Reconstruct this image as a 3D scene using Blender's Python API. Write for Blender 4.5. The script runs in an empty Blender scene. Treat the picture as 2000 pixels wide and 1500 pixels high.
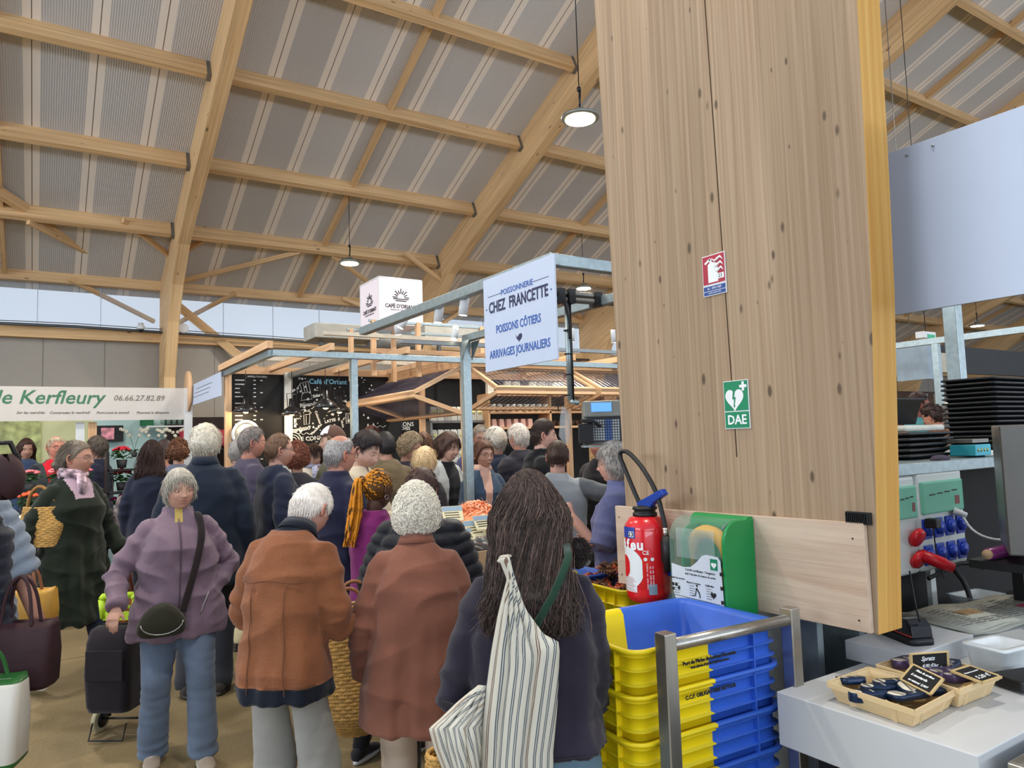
import bpy, bmesh, math, random
import numpy as np
from mathutils import Vector, Matrix, noise, Quaternion
SC = bpy.context.scene
COL = SC.collection
PI = math.pi
# ---------------------------------------------------------------- camera
F = 1421.0                      # focal length in pixels of the 2000x1500 frame
EYE = 1.68
def _n(v): return v / np.linalg.norm(v)
def _pix(x, y): return np.array([x - 1000.0, 750.0 - y, -F])
_Y = _n(_pix(80, 890)); _X = _pix(3200, 792); _X = _n(_X - _X.dot(_Y) * _Y); _Z = np.cross(_X, _Y)
CAMROT = np.stack([_X, _Y, _Z])
cam_data = bpy.data.cameras.new('camera'); cam = bpy.data.objects.new('camera', cam_data); COL.objects.link(cam)
mw = Matrix([list(r) for r in CAMROT]).to_4x4(); mw.translation = Vector((0, 0, EYE)); cam.matrix_world = mw
cam_data.sensor_width = 36; cam_data.lens = F / 2000 * 36; cam_data.clip_start = 0.05; cam_data.clip_end = 300
SC.camera = cam
def _ray(x, y): return CAMROT @ _pix(x, y)
def onX(x, y, X0): r = _ray(x, y); return Vector(r * (X0 / r[0]) + [0, 0, EYE])
def onY(x, y, Y0): r = _ray(x, y); return Vector(r * (Y0 / r[1]) + [0, 0, EYE])
def onZ(x, y, Z0): r = _ray(x, y); return Vector(r * ((Z0 - EYE) / r[2]) + [0, 0, EYE])
def atd(x, y, d): return Vector(_ray(x, y) / F * d + [0, 0, EYE])
# ---------------------------------------------------------------- view, world, light
SC.view_settings.view_transform = 'Standard'; SC.view_settings.look = 'None'
SC.view_settings.gamma = 1.0; SC.view_settings.use_curve_mapping = False
SC.view_settings.exposure = 0.14
SC.cycles.max_bounces = 6; SC.cycles.diffuse_bounces = 4; SC.cycles.glossy_bounces = 3; SC.cycles.transmission_bounces = 5
SC.cycles.transparent_max_bounces = 8; SC.cycles.use_denoising = True
SC.cycles.sample_clamp_indirect = 4.0; SC.cycles.caustics_reflective = False; SC.cycles.caustics_refractive = False
W = bpy.data.worlds.new('sky'); SC.world = W; W.use_nodes = True
_nt = W.node_tree; _bg = _nt.nodes['Background']
_tc = _nt.nodes.new('ShaderNodeTexCoord'); _nz = _nt.nodes.new('ShaderNodeTexNoise'); _nz.inputs['Scale'].default_value = 1.6
_cr = _nt.nodes.new('ShaderNodeValToRGB'); _cr.color_ramp.elements[0].position = .35; _cr.color_ramp.elements[1].position = .7
_cr.color_ramp.elements[0].color = (.60, .74, .93, 1); _cr.color_ramp.elements[1].color = (.78, .85, .95, 1)
_nt.links.new(_tc.outputs['Generated'], _nz.inputs['Vector']); _nt.links.new(_nz.outputs['Fac'], _cr.inputs['Fac']); _nt.links.new(_cr.outputs['Color'], _bg.inputs['Color'])
_bg.inputs['Strength'].default_value = 0.86
def area_light(name, loc, rot, size, power, color=(1, 1, 1), sy=None):
    l = bpy.data.lights.new(name, 'AREA'); l.energy = power; l.color = color; l.size = size
    if sy: l.shape = 'RECTANGLE'; l.size_y = sy
    o = bpy.data.objects.new(name, l); o.location = loc; o.rotation_euler = rot; COL.objects.link(o); return o
area_light('ceiling_fill_rear', (9, -9.5, 3.0), (math.radians(90 + 26), 0, 0), 40, 1500, (.84, .92, 1), 1.6)      # added unseen fill behind the camera, brightens the roof underside
area_light('rafter_fill_left', (-14, 5, 4.5), (math.radians(90 + 26), 0, math.radians(-90)), 16, 1500, (.84, .92, 1), 2.0)  # second added fill, out of view, lifts the left faces of the rafters
LAMP_POWER = 110.0
# ---------------------------------------------------------------- mesh building
rnd = random.Random(7)
class MB:
    """collects shapes, then links them as ONE mesh object"""
    def __init__(s): s.v = []; s.f = []; s.m = []; s.sm = []; s.g = []; s.c = []
    def add(s, vs, fs, m=0, smooth=False, grain=(0, 0, 1), col=None):
        b = len(s.v); s.v += [tuple(v) for v in vs]; off = rnd.random() * 7
        for f in fs:
            s.f.append([i + b for i in f]); s.m.append(m); s.sm.append(smooth); s.g.append((grain, off))
        s.c += [col or (1, 1, 1)] * len(vs)
        return s
    def box(s, c, d, m=0, rot=None, grain=None, col=None, taper=1.0):
        hx, hy, hz = d[0] / 2, d[1] / 2, d[2] / 2
        vs = [Vector((x * hx * (taper if z > 0 else 1), y * hy * (taper if z > 0 else 1), z * hz)) for z in (-1, 1) for x, y in ((-1, -1), (1, -1), (1, 1), (-1, 1))]
        if grain is None:
            k = max(range(3), key=lambda i: d[i]); grain = [0, 0, 0]; grain[k] = 1; grain = Vector(grain)
        R = Matrix.Identity(3)
        if rot is not None: R = rot if isinstance(rot, Matrix) else Matrix.Rotation(rot, 3, 'Z')
        c = Vector(c); grain = R @ Vector(grain)
        return s.add([R @ v + c for v in vs], [(0, 3, 2, 1), (4, 5, 6, 7), (0, 1, 5, 4), (1, 2, 6, 5), (2, 3, 7, 6), (3, 0, 4, 7)], m, False, grain, col)
    def bar(s, a, b, w, h, m=0, up=(0, 0, 1), col=None):
        a, b = Vector(a), Vector(b); d = (b - a); L = d.length; d.normalize(); up = Vector(up)
        sd = d.cross(up)
        if sd.length < 1e-4: sd = d.cross(Vector((1, 0, 0)))
        sd.normalize(); u = sd.cross(d)
        R = Matrix((sd, d, u)).transposed()
        return s.box((a + b) / 2, (w, L, h), m, R, (0, 1, 0), col)
    def tube(s, pts, r, n=8, m=0, smooth=True, caps=True, col=None, flat=None, up=(0, 0, 1)):
        pts = [Vector(p) for p in pts]; k = len(pts)
        rs = list(r) if isinstance(r, (list, tuple)) else [r] * k
        if len(rs) != k:
            o = [x if isinstance(x, (list, tuple)) else (x, x * (flat or 1)) for x in rs]; g_ = np.linspace(0, len(o) - 1, k)
            rs = list(zip(np.interp(g_, range(len(o)), [x[0] for x in o]), np.interp(g_, range(len(o)), [x[1] for x in o])))
        vs = []; prev = None
        for i, p in enumerate(pts):
            t = (pts[min(i + 1, k - 1)] - pts[max(i - 1, 0)])
            if t.length < 1e-9: t = Vector((0, 0, 1))
            t.normalize()
            if prev is None:
                a = t.cross(Vector(up))
                if a.length < 1e-3: a = t.cross(Vector((1, 0, 0)))
            else: a = prev - t * prev.dot(t)
            if a.length < 1e-6: a = t.orthogonal()
            a.normalize(); prev = a; b = t.cross(a)
            ra, rb = (rs[i] if isinstance(rs[i], (tuple, list)) else (rs[i], rs[i] * (flat or 1)))
            for j in range(n):
                q = 2 * PI * j / n; vs.append(p + a * (math.cos(q) * ra) + b * (math.sin(q) * rb))
        fs = [(i * n + j, i * n + (j + 1) % n, (i + 1) * n + (j + 1) % n, (i + 1) * n + j) for i in range(k - 1) for j in range(n)]
        if caps: fs += [tuple(range(n - 1, -1, -1)), tuple((k - 1) * n + j for j in range(n))]
        d = pts[-1] - pts[0]; g = d.normalized() if d.length > 1e-6 else Vector((0, 0, 1))
        return s.add(vs, fs, m, smooth, g, col)
    def rings(s, rings, m=0, smooth=True, caps=True, closed=False, col=None):
        n = len(rings[0]); k = len(rings); vs = [Vector(p) for r in rings for p in r]
        fs = [(i * n + j, i * n + (j + 1) % n, ((i + 1) % k) * n + (j + 1) % n, ((i + 1) % k) * n + j) for i in range(k if closed else k - 1) for j in range(n)]
        if caps and not closed: fs += [tuple(range(n - 1, -1, -1)), tuple((k - 1) * n + j for j in range(n))]
        return s.add(vs, fs, m, smooth, (0, 0, 1), col)
    def lathe(s, prof, c=(0, 0, 0), n=24, m=0, R=None, smooth=True, col=None):
        rg = [[Vector((r * math.cos(2 * PI * j / n), r * math.sin(2 * PI * j / n), z)) for j in range(n)] for r, z in prof]
        c = Vector(c)
        rg = [[(R @ p if R else p) + c for p in r] for r in rg]
        return s.rings(rg, m, smooth, col=col)
    def prism(s, poly, o, ux, uy, t, m=0, grain=None, col=None):
        """poly in plane (ux, uy) from o, extruded by vector t"""
        o, ux, uy, t = Vector(o), Vector(ux), Vector(uy), Vector(t); n = len(poly)
        a = [o + ux * p[0] + uy * p[1] for p in poly]; b = [p + t for p in a]
        fs = [tuple(range(n)), tuple(range(2 * n - 1, n - 1, -1))] + [(j, j + n, (j + 1) % n + n, (j + 1) % n) for j in range(n)]
        return s.add(a + b, fs, m, False, grain or uy, col)
    def quad(s, a, b, c, d, m=0, grain=(0, 0, 1), col=None): return s.add([a, b, c, d], [(0, 1, 2, 3)], m, False, grain, col)
    def ball(s, c, r, n=12, m=0, col=None, R=None):
        r = r if isinstance(r, (tuple, list)) else (r, r, r); c = Vector(c); rg = []
        k = max(4, n // 2)
        for i in range(k + 1):
            t = -PI / 2 + PI * i / k; cr = max(math.cos(t), 1e-3)
            rg.append([c + (R @ Vector((r[0] * cr * math.cos(2 * PI * j / n), r[1] * cr * math.sin(2 * PI * j / n), r[2] * math.sin(t))) if R else Vector((r[0] * cr * math.cos(2 * PI * j / n), r[1] * cr * math.sin(2 * PI * j / n), r[2] * math.sin(t)))) for j in range(n)])
        return s.rings(rg, m, True, col=col)
    def build(s, name, mats, parent=None, bevel=0, seg=2, fix=True, loc=None, uv=True, usecol=False):
        me = bpy.data.meshes.new(name); me.from_pydata([tuple(v) for v in s.v], [], s.f)
        for m in (mats if isinstance(mats, (list, tuple)) else [mats]): me.materials.append(m)
        me.polygons.foreach_set('material_index', s.m); me.polygons.foreach_set('use_smooth', s.sm)
        me.update()
        if fix:
            bm = bmesh.new(); bm.from_mesh(me); bmesh.ops.recalc_face_normals(bm, faces=bm.faces); bm.to_mesh(me); bm.free()
        if uv and len(s.f) < 60000:
            ul = me.uv_layers.new(name='uv').data
            for p in me.polygons:
                g, off = s.g[p.index]; g = Vector(g); nrm = p.normal; v = nrm.cross(g)
                if v.length < 0.3: g2 = nrm.orthogonal(); v = nrm.cross(g2)
                else: g2 = g
                v = v.normalized()
                for li in p.loop_indices:
                    q = me.vertices[me.loops[li].vertex_index].co; ul[li].uv = (q.dot(g2) + off, q.dot(v) + off * 3)
        if usecol:
            ca = me.color_attributes.new('tint', 'FLOAT_COLOR', 'POINT')
            ca.data.foreach_set('color', [x for c in s.c for x in (c[0], c[1], c[2], 1)])
        o = bpy.data.objects.new(name, me); COL.objects.link(o)
        if parent: o.parent = parent
        if loc is not None: o.location = loc
        if bevel:
            b = o.modifiers.new('bevel', 'BEVEL'); b.width = bevel; b.segments = seg; b.limit_method = 'ANGLE'; b.angle_limit = 0.7
        return o
def tag(o, label=None, cat=None, group=None, kind=None):
    if label: o['label'] = label
    if cat: o['category'] = cat
    if group: o['group'] = group
    if kind: o['kind'] = kind
    return o
def thing(name, label, cat, loc=(0, 0, 0), rotz=0, group=None):
    o = bpy.data.objects.new(name, None); COL.objects.link(o); o.location = loc; o.rotation_euler = (0, 0, rotz); o.empty_display_size = .1
    return tag(o, label, cat, group)
def local(parent, p):
    """world point into the parent's frame (root empties only)"""
    return Matrix.LocRotScale(parent.location, parent.rotation_euler, None).inverted() @ Vector(p)
def copy_tree(o, parent=None):
    c = o.copy(); COL.objects.link(c)
    if parent: c.parent = parent
    for ch in list(o.children): copy_tree(ch, c)
    return c
def text(s, name, size, mat, parent, M, ext=.001, bold=0, shear=0, align='CENTER', sx=1, sp=1.0, font=None):
    cu = bpy.data.curves.new(name, 'FONT'); cu.body = s; cu.size = size; cu.extrude = ext; cu.offset = bold; cu.shear = shear
    cu.align_x = align; cu.align_y = 'CENTER'; cu.space_character = sp; cu.resolution_u = 2; cu.materials.append(mat)
    o = bpy.data.objects.new(name, cu); COL.objects.link(o); o.parent = parent
    o.matrix_local = M @ Matrix.Diagonal((sx, 1, 1, 1)); return o
def frame(o, x, y, z=None):
    """4x4 matrix with given local x (right), y (up) axes"""
    x = Vector(x).normalized(); y = Vector(y); y = (y - x * y.dot(x)).normalized(); zz = x.cross(y)
    m = Matrix((x, y, zz)).transposed().to_4x4(); m.translation = Vector(o); return m
def smooth(pts, it=2):
    pts = [Vector(p) for p in pts]
    for _ in range(it):
        o = [pts[0]]
        for a, b in zip(pts, pts[1:]): o += [a * .75 + b * .25, a * .25 + b * .75]
        pts = o + [pts[-1]]
    return pts
# ---------------------------------------------------------------- materials
MATS = {}
def srgb(r, g, b):
    f = lambda c: (c / 255 / 12.92) if c <= 10 else ((c / 255 + .055) / 1.055) ** 2.4
    return (f(r), f(g), f(b), 1)
def mat(name, rgb, rough=.6, metal=0, var=0.12, scale=8, bump=0.0, bscale=60, spec=.5, emit=None, es=1, tint=False, stretch=None, alpha=None, trans=0, coat=0, sheen=0, ior=1.45):
    if name in MATS: return MATS[name]
    m = bpy.data.materials.new(name); m.use_nodes = True; nt = m.node_tree; N = nt.nodes; L = nt.links; b = N['Principled BSDF']
    c = srgb(*rgb); b.inputs['Roughness'].default_value = rough; b.inputs['Metallic'].default_value = metal
    b.inputs['Specular IOR Level'].default_value = spec; b.inputs['Coat Weight'].default_value = coat; b.inputs['IOR'].default_value = ior
    if sheen: b.inputs['Sheen Weight'].default_value = sheen
    if trans: b.inputs['Transmission Weight'].default_value = trans
    if alpha is not None: b.inputs['Alpha'].default_value = alpha
    tc = N.new('ShaderNodeTexCoord'); out = 'Object'; src = tc.outputs[out]
    if stretch:
        mp = N.new('ShaderNodeMapping'); mp.inputs['Scale'].default_value = stretch; L.new(src, mp.inputs['Vector']); src = mp.outputs['Vector']
    nz = N.new('ShaderNodeTexNoise'); nz.inputs['Scale'].default_value = scale; nz.inputs['Detail'].default_value = 3; L.new(src, nz.inputs['Vector'])
    rr = N.new('ShaderNodeMapRange'); rr.inputs['From Min'].default_value = .3; rr.inputs['From Max'].default_value = .7
    rr.inputs['To Min'].default_value = 1 - var; rr.inputs['To Max'].default_value = 1 + var; L.new(nz.outputs['Fac'], rr.inputs['Value'])
    mx = N.new('ShaderNodeMix'); mx.data_type = 'RGBA'; mx.blend_type = 'MULTIPLY'; mx.inputs['Factor'].default_value = 1; mx.inputs['A'].default_value = c
    L.new(rr.outputs['Result'], mx.inputs['B']); last = mx.outputs['Result']
    if tint:
        at = N.new('ShaderNodeAttribute'); at.attribute_name = 'tint'
        m2 = N.new('ShaderNodeMix'); m2.data_type = 'RGBA'; m2.blend_type = 'MULTIPLY'; m2.inputs['Factor'].default_value = 1
        L.new(last, m2.inputs['A']); L.new(at.outputs['Color'], m2.inputs['B']); last = m2.outputs['Result']
    L.new(last, b.inputs['Base Color'])
    if emit:
        b.inputs['Emission Color'].default_value = srgb(*emit); b.inputs['Emission Strength'].default_value = es
    if bump:
        n2 = N.new('ShaderNodeTexNoise'); n2.inputs['Scale'].default_value = bscale; n2.inputs['Detail'].default_value = 4; L.new(src, n2.inputs['Vector'])
        bp = N.new('ShaderNodeBump'); bp.inputs['Strength'].default_value = bump; bp.inputs['Distance'].default_value = .01; L.new(n2.outputs['Fac'], bp.inputs['Height']); L.new(bp.outputs['Normal'], b.inputs['Normal'])
    MATS[name] = m; return m
def nodes(name):
    m = bpy.data.materials.new(name); m.use_nodes = True; MATS[name] = m
    return m, m.node_tree.nodes, m.node_tree.links, m.node_tree.nodes['Principled BSDF']
def wood(name, light, dark, knots=1.0, lam=0.0, rough=.62, knot_scale=3.2, grain=38, contrast=1.0):
    """glued timber; u runs along the grain in metres"""
    if name in MATS: return MATS[name]
    m, N, L, b = nodes(name); b.inputs['Roughness'].default_value = rough; b.inputs['Specular IOR Level'].default_value = .3
    uv = N.new('ShaderNodeUVMap'); uv.uv_map = 'uv'
    def mapping(sx, sy):
        mp = N.new('ShaderNodeMapping'); mp.inputs['Scale'].default_value = (sx, sy, 1); L.new(uv.outputs['UV'], mp.inputs['Vector']); return mp.outputs['Vector']
    def tex(vec, scale, detail=4, dist=0):
        t = N.new('ShaderNodeTexNoise'); t.inputs['Scale'].default_value = scale; t.inputs['Detail'].default_value = detail; t.inputs['Distortion'].default_value = dist; L.new(vec, t.inputs['Vector']); return t.outputs['Fac']
    def ramp(fac, p0, p1, c0, c1):
        r = N.new('ShaderNodeValToRGB'); e = r.color_ramp.elements; e[0].position = p0; e[1].position = p1; e[0].color = c0; e[1].color = c1; L.new(fac, r.inputs['Fac']); return r.outputs['Color']
    def mix(a, bb, fac, mode='MIX'):
        x = N.new('ShaderNodeMix'); x.data_type = 'RGBA'; x.blend_type = mode
        if isinstance(fac, (int, float)): x.inputs['Factor'].default_value = fac
        else: L.new(fac, x.inputs['Factor'])
        for k, v in (('A', a), ('B', bb)):
            if isinstance(v, tuple): x.inputs[k].default_value = v
            else: L.new(v, x.inputs[k])
        return x.outputs['Result']
    base = ramp(tex(mapping(.8, grain), 1.0, 5, .4 if grain > 12 else 2.2), .33, .68, srgb(*dark), srgb(*light))
    big = ramp(tex(mapping(.5, 3), 1.0, 2), .35, .65, (.86, .84, .82, 1), (1.05, 1.04, 1.02, 1)); base = mix(base, big, .8 * contrast, 'MULTIPLY')
    if lam:
        sep = N.new('ShaderNodeSeparateXYZ'); L.new(uv.outputs['UV'], sep.inputs[0])
        mt = N.new('ShaderNodeMath'); mt.operation = 'DIVIDE'; mt.inputs[1].default_value = lam; L.new(sep.outputs['Y'], mt.inputs[0])
        fl = N.new('ShaderNodeMath'); fl.operation = 'FLOOR'; L.new(mt.outputs[0], fl.inputs[0])
        wn = N.new('ShaderNodeTexWhiteNoise'); wn.noise_dimensions = '1D'; L.new(fl.outputs[0], wn.inputs['W'])
        lamc = ramp(wn.outputs['Value'], 0, 1, (.86, .85, .84, 1), (1.06, 1.05, 1.04, 1)); base = mix(base, lamc, .8, 'MULTIPLY')
    # knots
    vo = N.new('ShaderNodeTexVoronoi'); vo.inputs['Scale'].default_value = knot_scale; vo.inputs['Randomness'].default_value = 1; L.new(mapping(.55, 1.35), vo.inputs['Vector'])
    wn2 = N.new('ShaderNodeTexWhiteNoise'); L.new(vo.outputs['Position'], wn2.inputs['Vector'])
    thr = N.new('ShaderNodeMapRange'); thr.inputs['From Min'].default_value = .25; thr.inputs['From Max'].default_value = 1; thr.inputs['To Min'].default_value = 0.001; thr.inputs['To Max'].default_value = .2 * knots; L.new(wn2.outputs['Value'], thr.inputs['Value'])
    dv = N.new('ShaderNodeMath'); dv.operation = 'DIVIDE'; L.new(vo.outputs['Distance'], dv.inputs[0]); L.new(thr.outputs['Result'], dv.inputs[1])
    kf = ramp(dv.outputs[0], .55, 1.0, (1, 1, 1, 1), (0, 0, 0, 1))
    kcol = tuple(c * .38 for c in srgb(*dark)[:3]) + (1,)
    base = mix(base, kcol, kf)
    L.new(base, b.inputs['Base Color'])
    bp = N.new('ShaderNodeBump'); bp.inputs['Strength'].default_value = .12; bp.inputs['Distance'].default_value = .01; L.new(tex(mapping(1, 80), 1, 3), bp.inputs['Height']); L.new(bp.outputs['Normal'], b.inputs['Normal'])
    return m
WOOD = wood('glulam_spruce', (232, 198, 152), (208, 168, 120), knots=.9, lam=.045, knot_scale=5)
WOODP = wood('pale_glulam_spruce', (172, 150, 125), (147, 123, 98), knots=1.1, lam=.042, knot_scale=14, contrast=.6, grain=75)
WOODE = wood('yellow_spruce_edge', (218, 172, 92), (200, 146, 66), knots=.9, knot_scale=3)
LATH = wood('sawn_batten_wood', (226, 190, 152), (200, 156, 116), knots=.6)
PLY = wood('poplar_plywood', (210, 190, 170), (190, 164, 144), knots=.25, grain=5)
GALV = mat('galvanised_steel', (160, 174, 178), .42, .75, var=.12, scale=30)
STEEL = mat('brushed_stainless_steel', (176, 172, 164), .33, .95, var=.08, scale=4, stretch=(40, 1, 1))
DARKM = mat('black_powder_coat', (20, 20, 22), .5)
BLACK = mat('black_board', (16, 16, 18), .8, var=.3)
WHITE = mat('white_paint', (214, 216, 218), .5, var=.03)
# ================================================================= the hall
def roofz(Y): return 7.17 + .43 * (10.85 - Y)
XF = [2.03 + 5.32 * k for k in range(-2, 11)]; XF = [x - .08 for x in XF]     # left faces of the portal frames
# floor
m, N, L, b = nodes('concrete_floor'); b.inputs['Roughness'].default_value = .55
tc = N.new('ShaderNodeTexCoord'); n1 = N.new('ShaderNodeTexNoise'); n1.inputs['Scale'].default_value = 1.3; n1.inputs['Detail'].default_value = 8; L.new(tc.outputs['Object'], n1.inputs['Vector'])
r1 = N.new('ShaderNodeValToRGB'); r1.color_ramp.elements[0].position = .3; r1.color_ramp.elements[1].position = .7; r1.color_ramp.elements[0].color = srgb(112, 98, 70); r1.color_ramp.elements[1].color = srgb(142, 124, 90)
L.new(n1.outputs['Fac'], r1.inputs['Fac'])
n2 = N.new('ShaderNodeTexVoronoi'); n2.inputs['Scale'].default_value = 9; n2.feature = 'DISTANCE_TO_EDGE'; L.new(tc.outputs['Object'], n2.inputs['Vector'])
n3 = N.new('ShaderNodeTexNoise'); n3.inputs['Scale'].default_value = 60; n3.inputs['Detail'].default_value = 4; L.new(tc.outputs['Object'], n3.inputs['Vector'])
r3 = N.new('ShaderNodeMapRange'); r3.inputs['From Min'].default_value = .3; r3.inputs['From Max'].default_value = .7; r3.inputs['To Min'].default_value = .82; r3.inputs['To Max'].default_value = 1.12; L.new(n3.outputs['Fac'], r3.inputs['Value'])
mx = N.new('ShaderNodeMix'); mx.data_type = 'RGBA'; mx.blend_type = 'MULTIPLY'; mx.inputs['Factor'].default_value = 1; L.new(r1.outputs['Color'], mx.inputs['A']); L.new(r3.outputs['Result'], mx.inputs['B']); L.new(mx.outputs['Result'], b.inputs['Base Color'])
bp = N.new('ShaderNodeBump'); bp.inputs['Strength'].default_value = .15; bp.inputs['Distance'].default_value = .01; L.new(n3.outputs['Fac'], bp.inputs['Height']); L.new(bp.outputs['Normal'], b.inputs['Normal'])
CONC = m
q = MB(); q.box((22, 5, -.1), (84, 40, .2)); tag(q.build('floor', CONC), kind='structure')
q = MB()
for y in (3.2, 7.2, 11.2): q.box((22, y, .001), (84, .006, .002))
for x in (-4, -.2, 3.6, 7.4): q.box((x, 5, .001), (.006, 40, .002))
tag(q.build('floor_joint_line', mat('floor_joint', (92, 84, 68), .8)), kind='structure')
# ceiling lining with pale bands running up the slope
m, N, L, b = nodes('ribbed_roof_lining'); b.inputs['Roughness'].default_value = .55; b.inputs['Specular IOR Level'].default_value = .3
tc = N.new('ShaderNodeTexCoord'); sp = N.new('ShaderNodeSeparateXYZ'); L.new(tc.outputs['Object'], sp.inputs[0])
def mth(op, a, bb=None):
    t = N.new('ShaderNodeMath'); t.operation = op
    for i, v in enumerate((a, bb)):
        if v is None: continue
        if isinstance(v, (int, float)): t.inputs[i].default_value = v
        else: L.new(v, t.inputs[i])
    return t.outputs[0]
PITCH = 5.32 / 7
xx = mth('ADD', sp.outputs['X'], 100 * PITCH - (XF[2] + .14)); xm = mth('ABSOLUTE', mth('SUBTRACT', mth('MODULO', xx, PITCH), PITCH / 2))
dist = mth('SUBTRACT', PITCH / 2, xm)                       # distance to a band centre
band = mth('LESS_THAN', dist, .1); line = mth('LESS_THAN', dist, .006)
cell = mth('FLOOR', mth('DIVIDE', xx, PITCH)); wn = N.new('ShaderNodeTexWhiteNoise'); wn.noise_dimensions = '1D'; L.new(cell, wn.inputs['W'])
cr = N.new('ShaderNodeValToRGB'); cr.color_ramp.elements[0].color = srgb(196, 193, 192); cr.color_ramp.elements[1].color = srgb(206, 203, 202); L.new(wn.outputs['Value'], cr.inputs['Fac'])
def mixc(a, bb, f):
    x = N.new('ShaderNodeMix'); x.data_type = 'RGBA'; L.new(f, x.inputs['Factor'])
    for k, v in (('A', a), ('B', bb)):
        if isinstance(v, tuple): x.inputs[k].default_value = v
        else: L.new(v, x.inputs[k])
    return x.outputs['Result']
c1 = mixc(cr.outputs['Color'], srgb(240, 230, 220), band); c2 = mixc(c1, srgb(112, 100, 90), line); L.new(c2, b.inputs['Base Color'])
rib = mth('SINE', mth('MULTIPLY', sp.outputs['X'], 2 * PI / .03)); bp = N.new('ShaderNodeBump'); bp.inputs['Strength'].default_value = .35; bp.inputs['Distance'].default_value = .006
L.new(mth('MULTIPLY', rib, mth('SUBTRACT', 1, band)), bp.inputs['Height']); L.new(bp.outputs['Normal'], b.inputs['Normal'])
LINING = m
Y0, Y1 = 16.0, -2.5
q = MB(); q.prism([(Y0 + .3, roofz(Y0 + .3)), (Y1, roofz(Y1)), (Y1, roofz(Y1) + .12), (Y0 + .3, roofz(Y0 + .3) + .12)], (-16, 0, 0), (0, 1, 0), (0, 0, 1), (74, 0, 0)); tag(q.build('ceiling', LINING), kind='structure')
# wall_back with the clerestory
PANEL = mat('insulated_wall_panel', (158, 150, 140), .55, var=.02)
q = MB(); q.box((20, 16.02, 1.93), (74, .1, 3.86)); tag(q.build('wall_back', PANEL), kind='structure')
q = MB()
for k in range(60): q.box((-12 + k * 1.0, 15.968, 1.95), (.008, .01, 3.8))
tag(q.build('trim_1', mat('panel_joint', (122, 116, 108), .6)), kind='structure')
q = MB(); q.box((20, 15.86, 3.94), (74, .2, .2), grain=(1, 0, 0)); tag(q.build('trim_2', WOOD), kind='structure')
POLY = mat('frosted_polycarbonate', (222, 232, 244), .35, alpha=.12, spec=.2, var=.01)
nb = 0
for i in range(len(XF) - 1):
    x0, x1 = XF[i] + .2, XF[i + 1]
    nb += 1
    q = MB(); q.box(((x0 + x1) / 2, 15.98, 4.5), (x1 - x0, .012, .96)); w = q.build('window_%d' % nb, POLY); tag(w, kind='structure')
    q = MB()
    for k in range(1, 5): q.box((x0 + k * (x1 - x0) / 5, 15.965, 4.5), (.01, .015, .96))
    q.build('glazing_bar', mat('glazing_bar', (176, 190, 206), .5), w)
# portal frames
INNER = [(15.35, 0), (15.2, 3.1), (14.75, 4.1), (14.3, 4.72), (13.6, 5.3), (12.7, 5.72), (11.5, 6.22), (10, 6.86), (8.5, 7.52), (Y1, 7.52 + .43 * (8.5 - Y1))]
OUTER = [(Y1, roofz(Y1)), (15.9, roofz(15.9)), (15.9, 0)]
for i, x in enumerate(XF):
    if x < -4: continue
    q = MB(); q.prism(INNER + OUTER, (x, 0, 0), (0, 1, 0), (0, 0, 1), (.2, 0, 0), grain=(0, .92, -.39)); o = tag(q.build('rafter_beam', WOOD), kind='structure')
# purlins
PY = [15.72, 14.1, 12.46, 10.74, 9.08, 7.58, 5.94, 4.3, 2.66, 1.0, -.6]
dn = Vector((0, .395, -.919)) * -1
SHOE = mat('galvanised_bracket', (128, 126, 122), .45, .7)
for i in range(len(XF) - 1):
    x0, x1 = XF[i] + .2, XF[i + 1]
    for k, y in enumerate(PY):
        if x1 < -1 or (x0 > 9 and y < 2) or (x0 > 30): 
            if k > 4: continue
        hh = .26 if k else .24
        c = Vector((0, y, roofz(y))) - Vector((0, .395, .919)) * (hh / 2)
        if k == 0: c = Vector((0, 15.82, 4.98 + .02))
        q = MB(); 
        q.bar((x0, c.y, c.z), (x1, c.y, c.z), .1 if k else .16, hh, 0, up=(0, .395, .919) if k else (0, 0, 1))
        o = tag(q.build('purlin_beam', WOOD), kind='structure')
        if 0 < k < 7 and x0 < 12:
            z = MB()
            for xe in (x0 + .03, x1 - .03): z.bar((xe - .028, c.y, c.z - .01), (xe + .028, c.y, c.z - .01), .115, hh + .03, 0, up=(0, .395, .919))
            z.build('joist_hanger', SHOE, o)
    # slender rafter at mid-bay, between the purlins
    xm = (x0 + x1) / 2
    q = MB(); q.bar((xm, 15.7, roofz(15.7) - .07), (xm, Y1, roofz(Y1) - .07), .07, .13, 0, up=(0, .395, .919)); tag(q.build('rafter_beam', WOOD), kind='structure')
# knee braces and wind braces
def brace(a, b, w=.06, h=.1, mt=None):
    q = MB(); q.bar(a, b, w, h); return tag(q.build('brace_beam', mt or WOOD), kind='structure')
def rp(x, y, off=.16):
    r = _ray(x, y); k = 7.17 + .43 * 10.85 - off; t = (k - EYE) / (r[2] + .43 * r[1]); return Vector(r * t + [0, 0, EYE])
brace(rp(-40, 350, .2), onX(302, 572, 1.96), .1, .16)
brace(rp(55, 432, .3), onX(302, 560, 1.97), .06, .1)
a_ = onX(336, 588, 2.2); b_ = onY(480, 706, 15.6); brace(a_, b_ + (b_ - a_) * 1.6, .1, .17)
brace(onY(135, 545, 15.7), onX(301, 628, 1.94), .06, .08); brace(onX(330, 640, 2.2), onY(460, 572, 15.7), .06, .08)
brace(rp(240, 430, .15), onX(330, 498, 1.97), .05, .09); brace(rp(404, 464, .2), onX(352, 496, 2.17), .05, .09)
brace(onX(342, 552, 2.17), rp(586, 492, .25), .05, .09)
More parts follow.
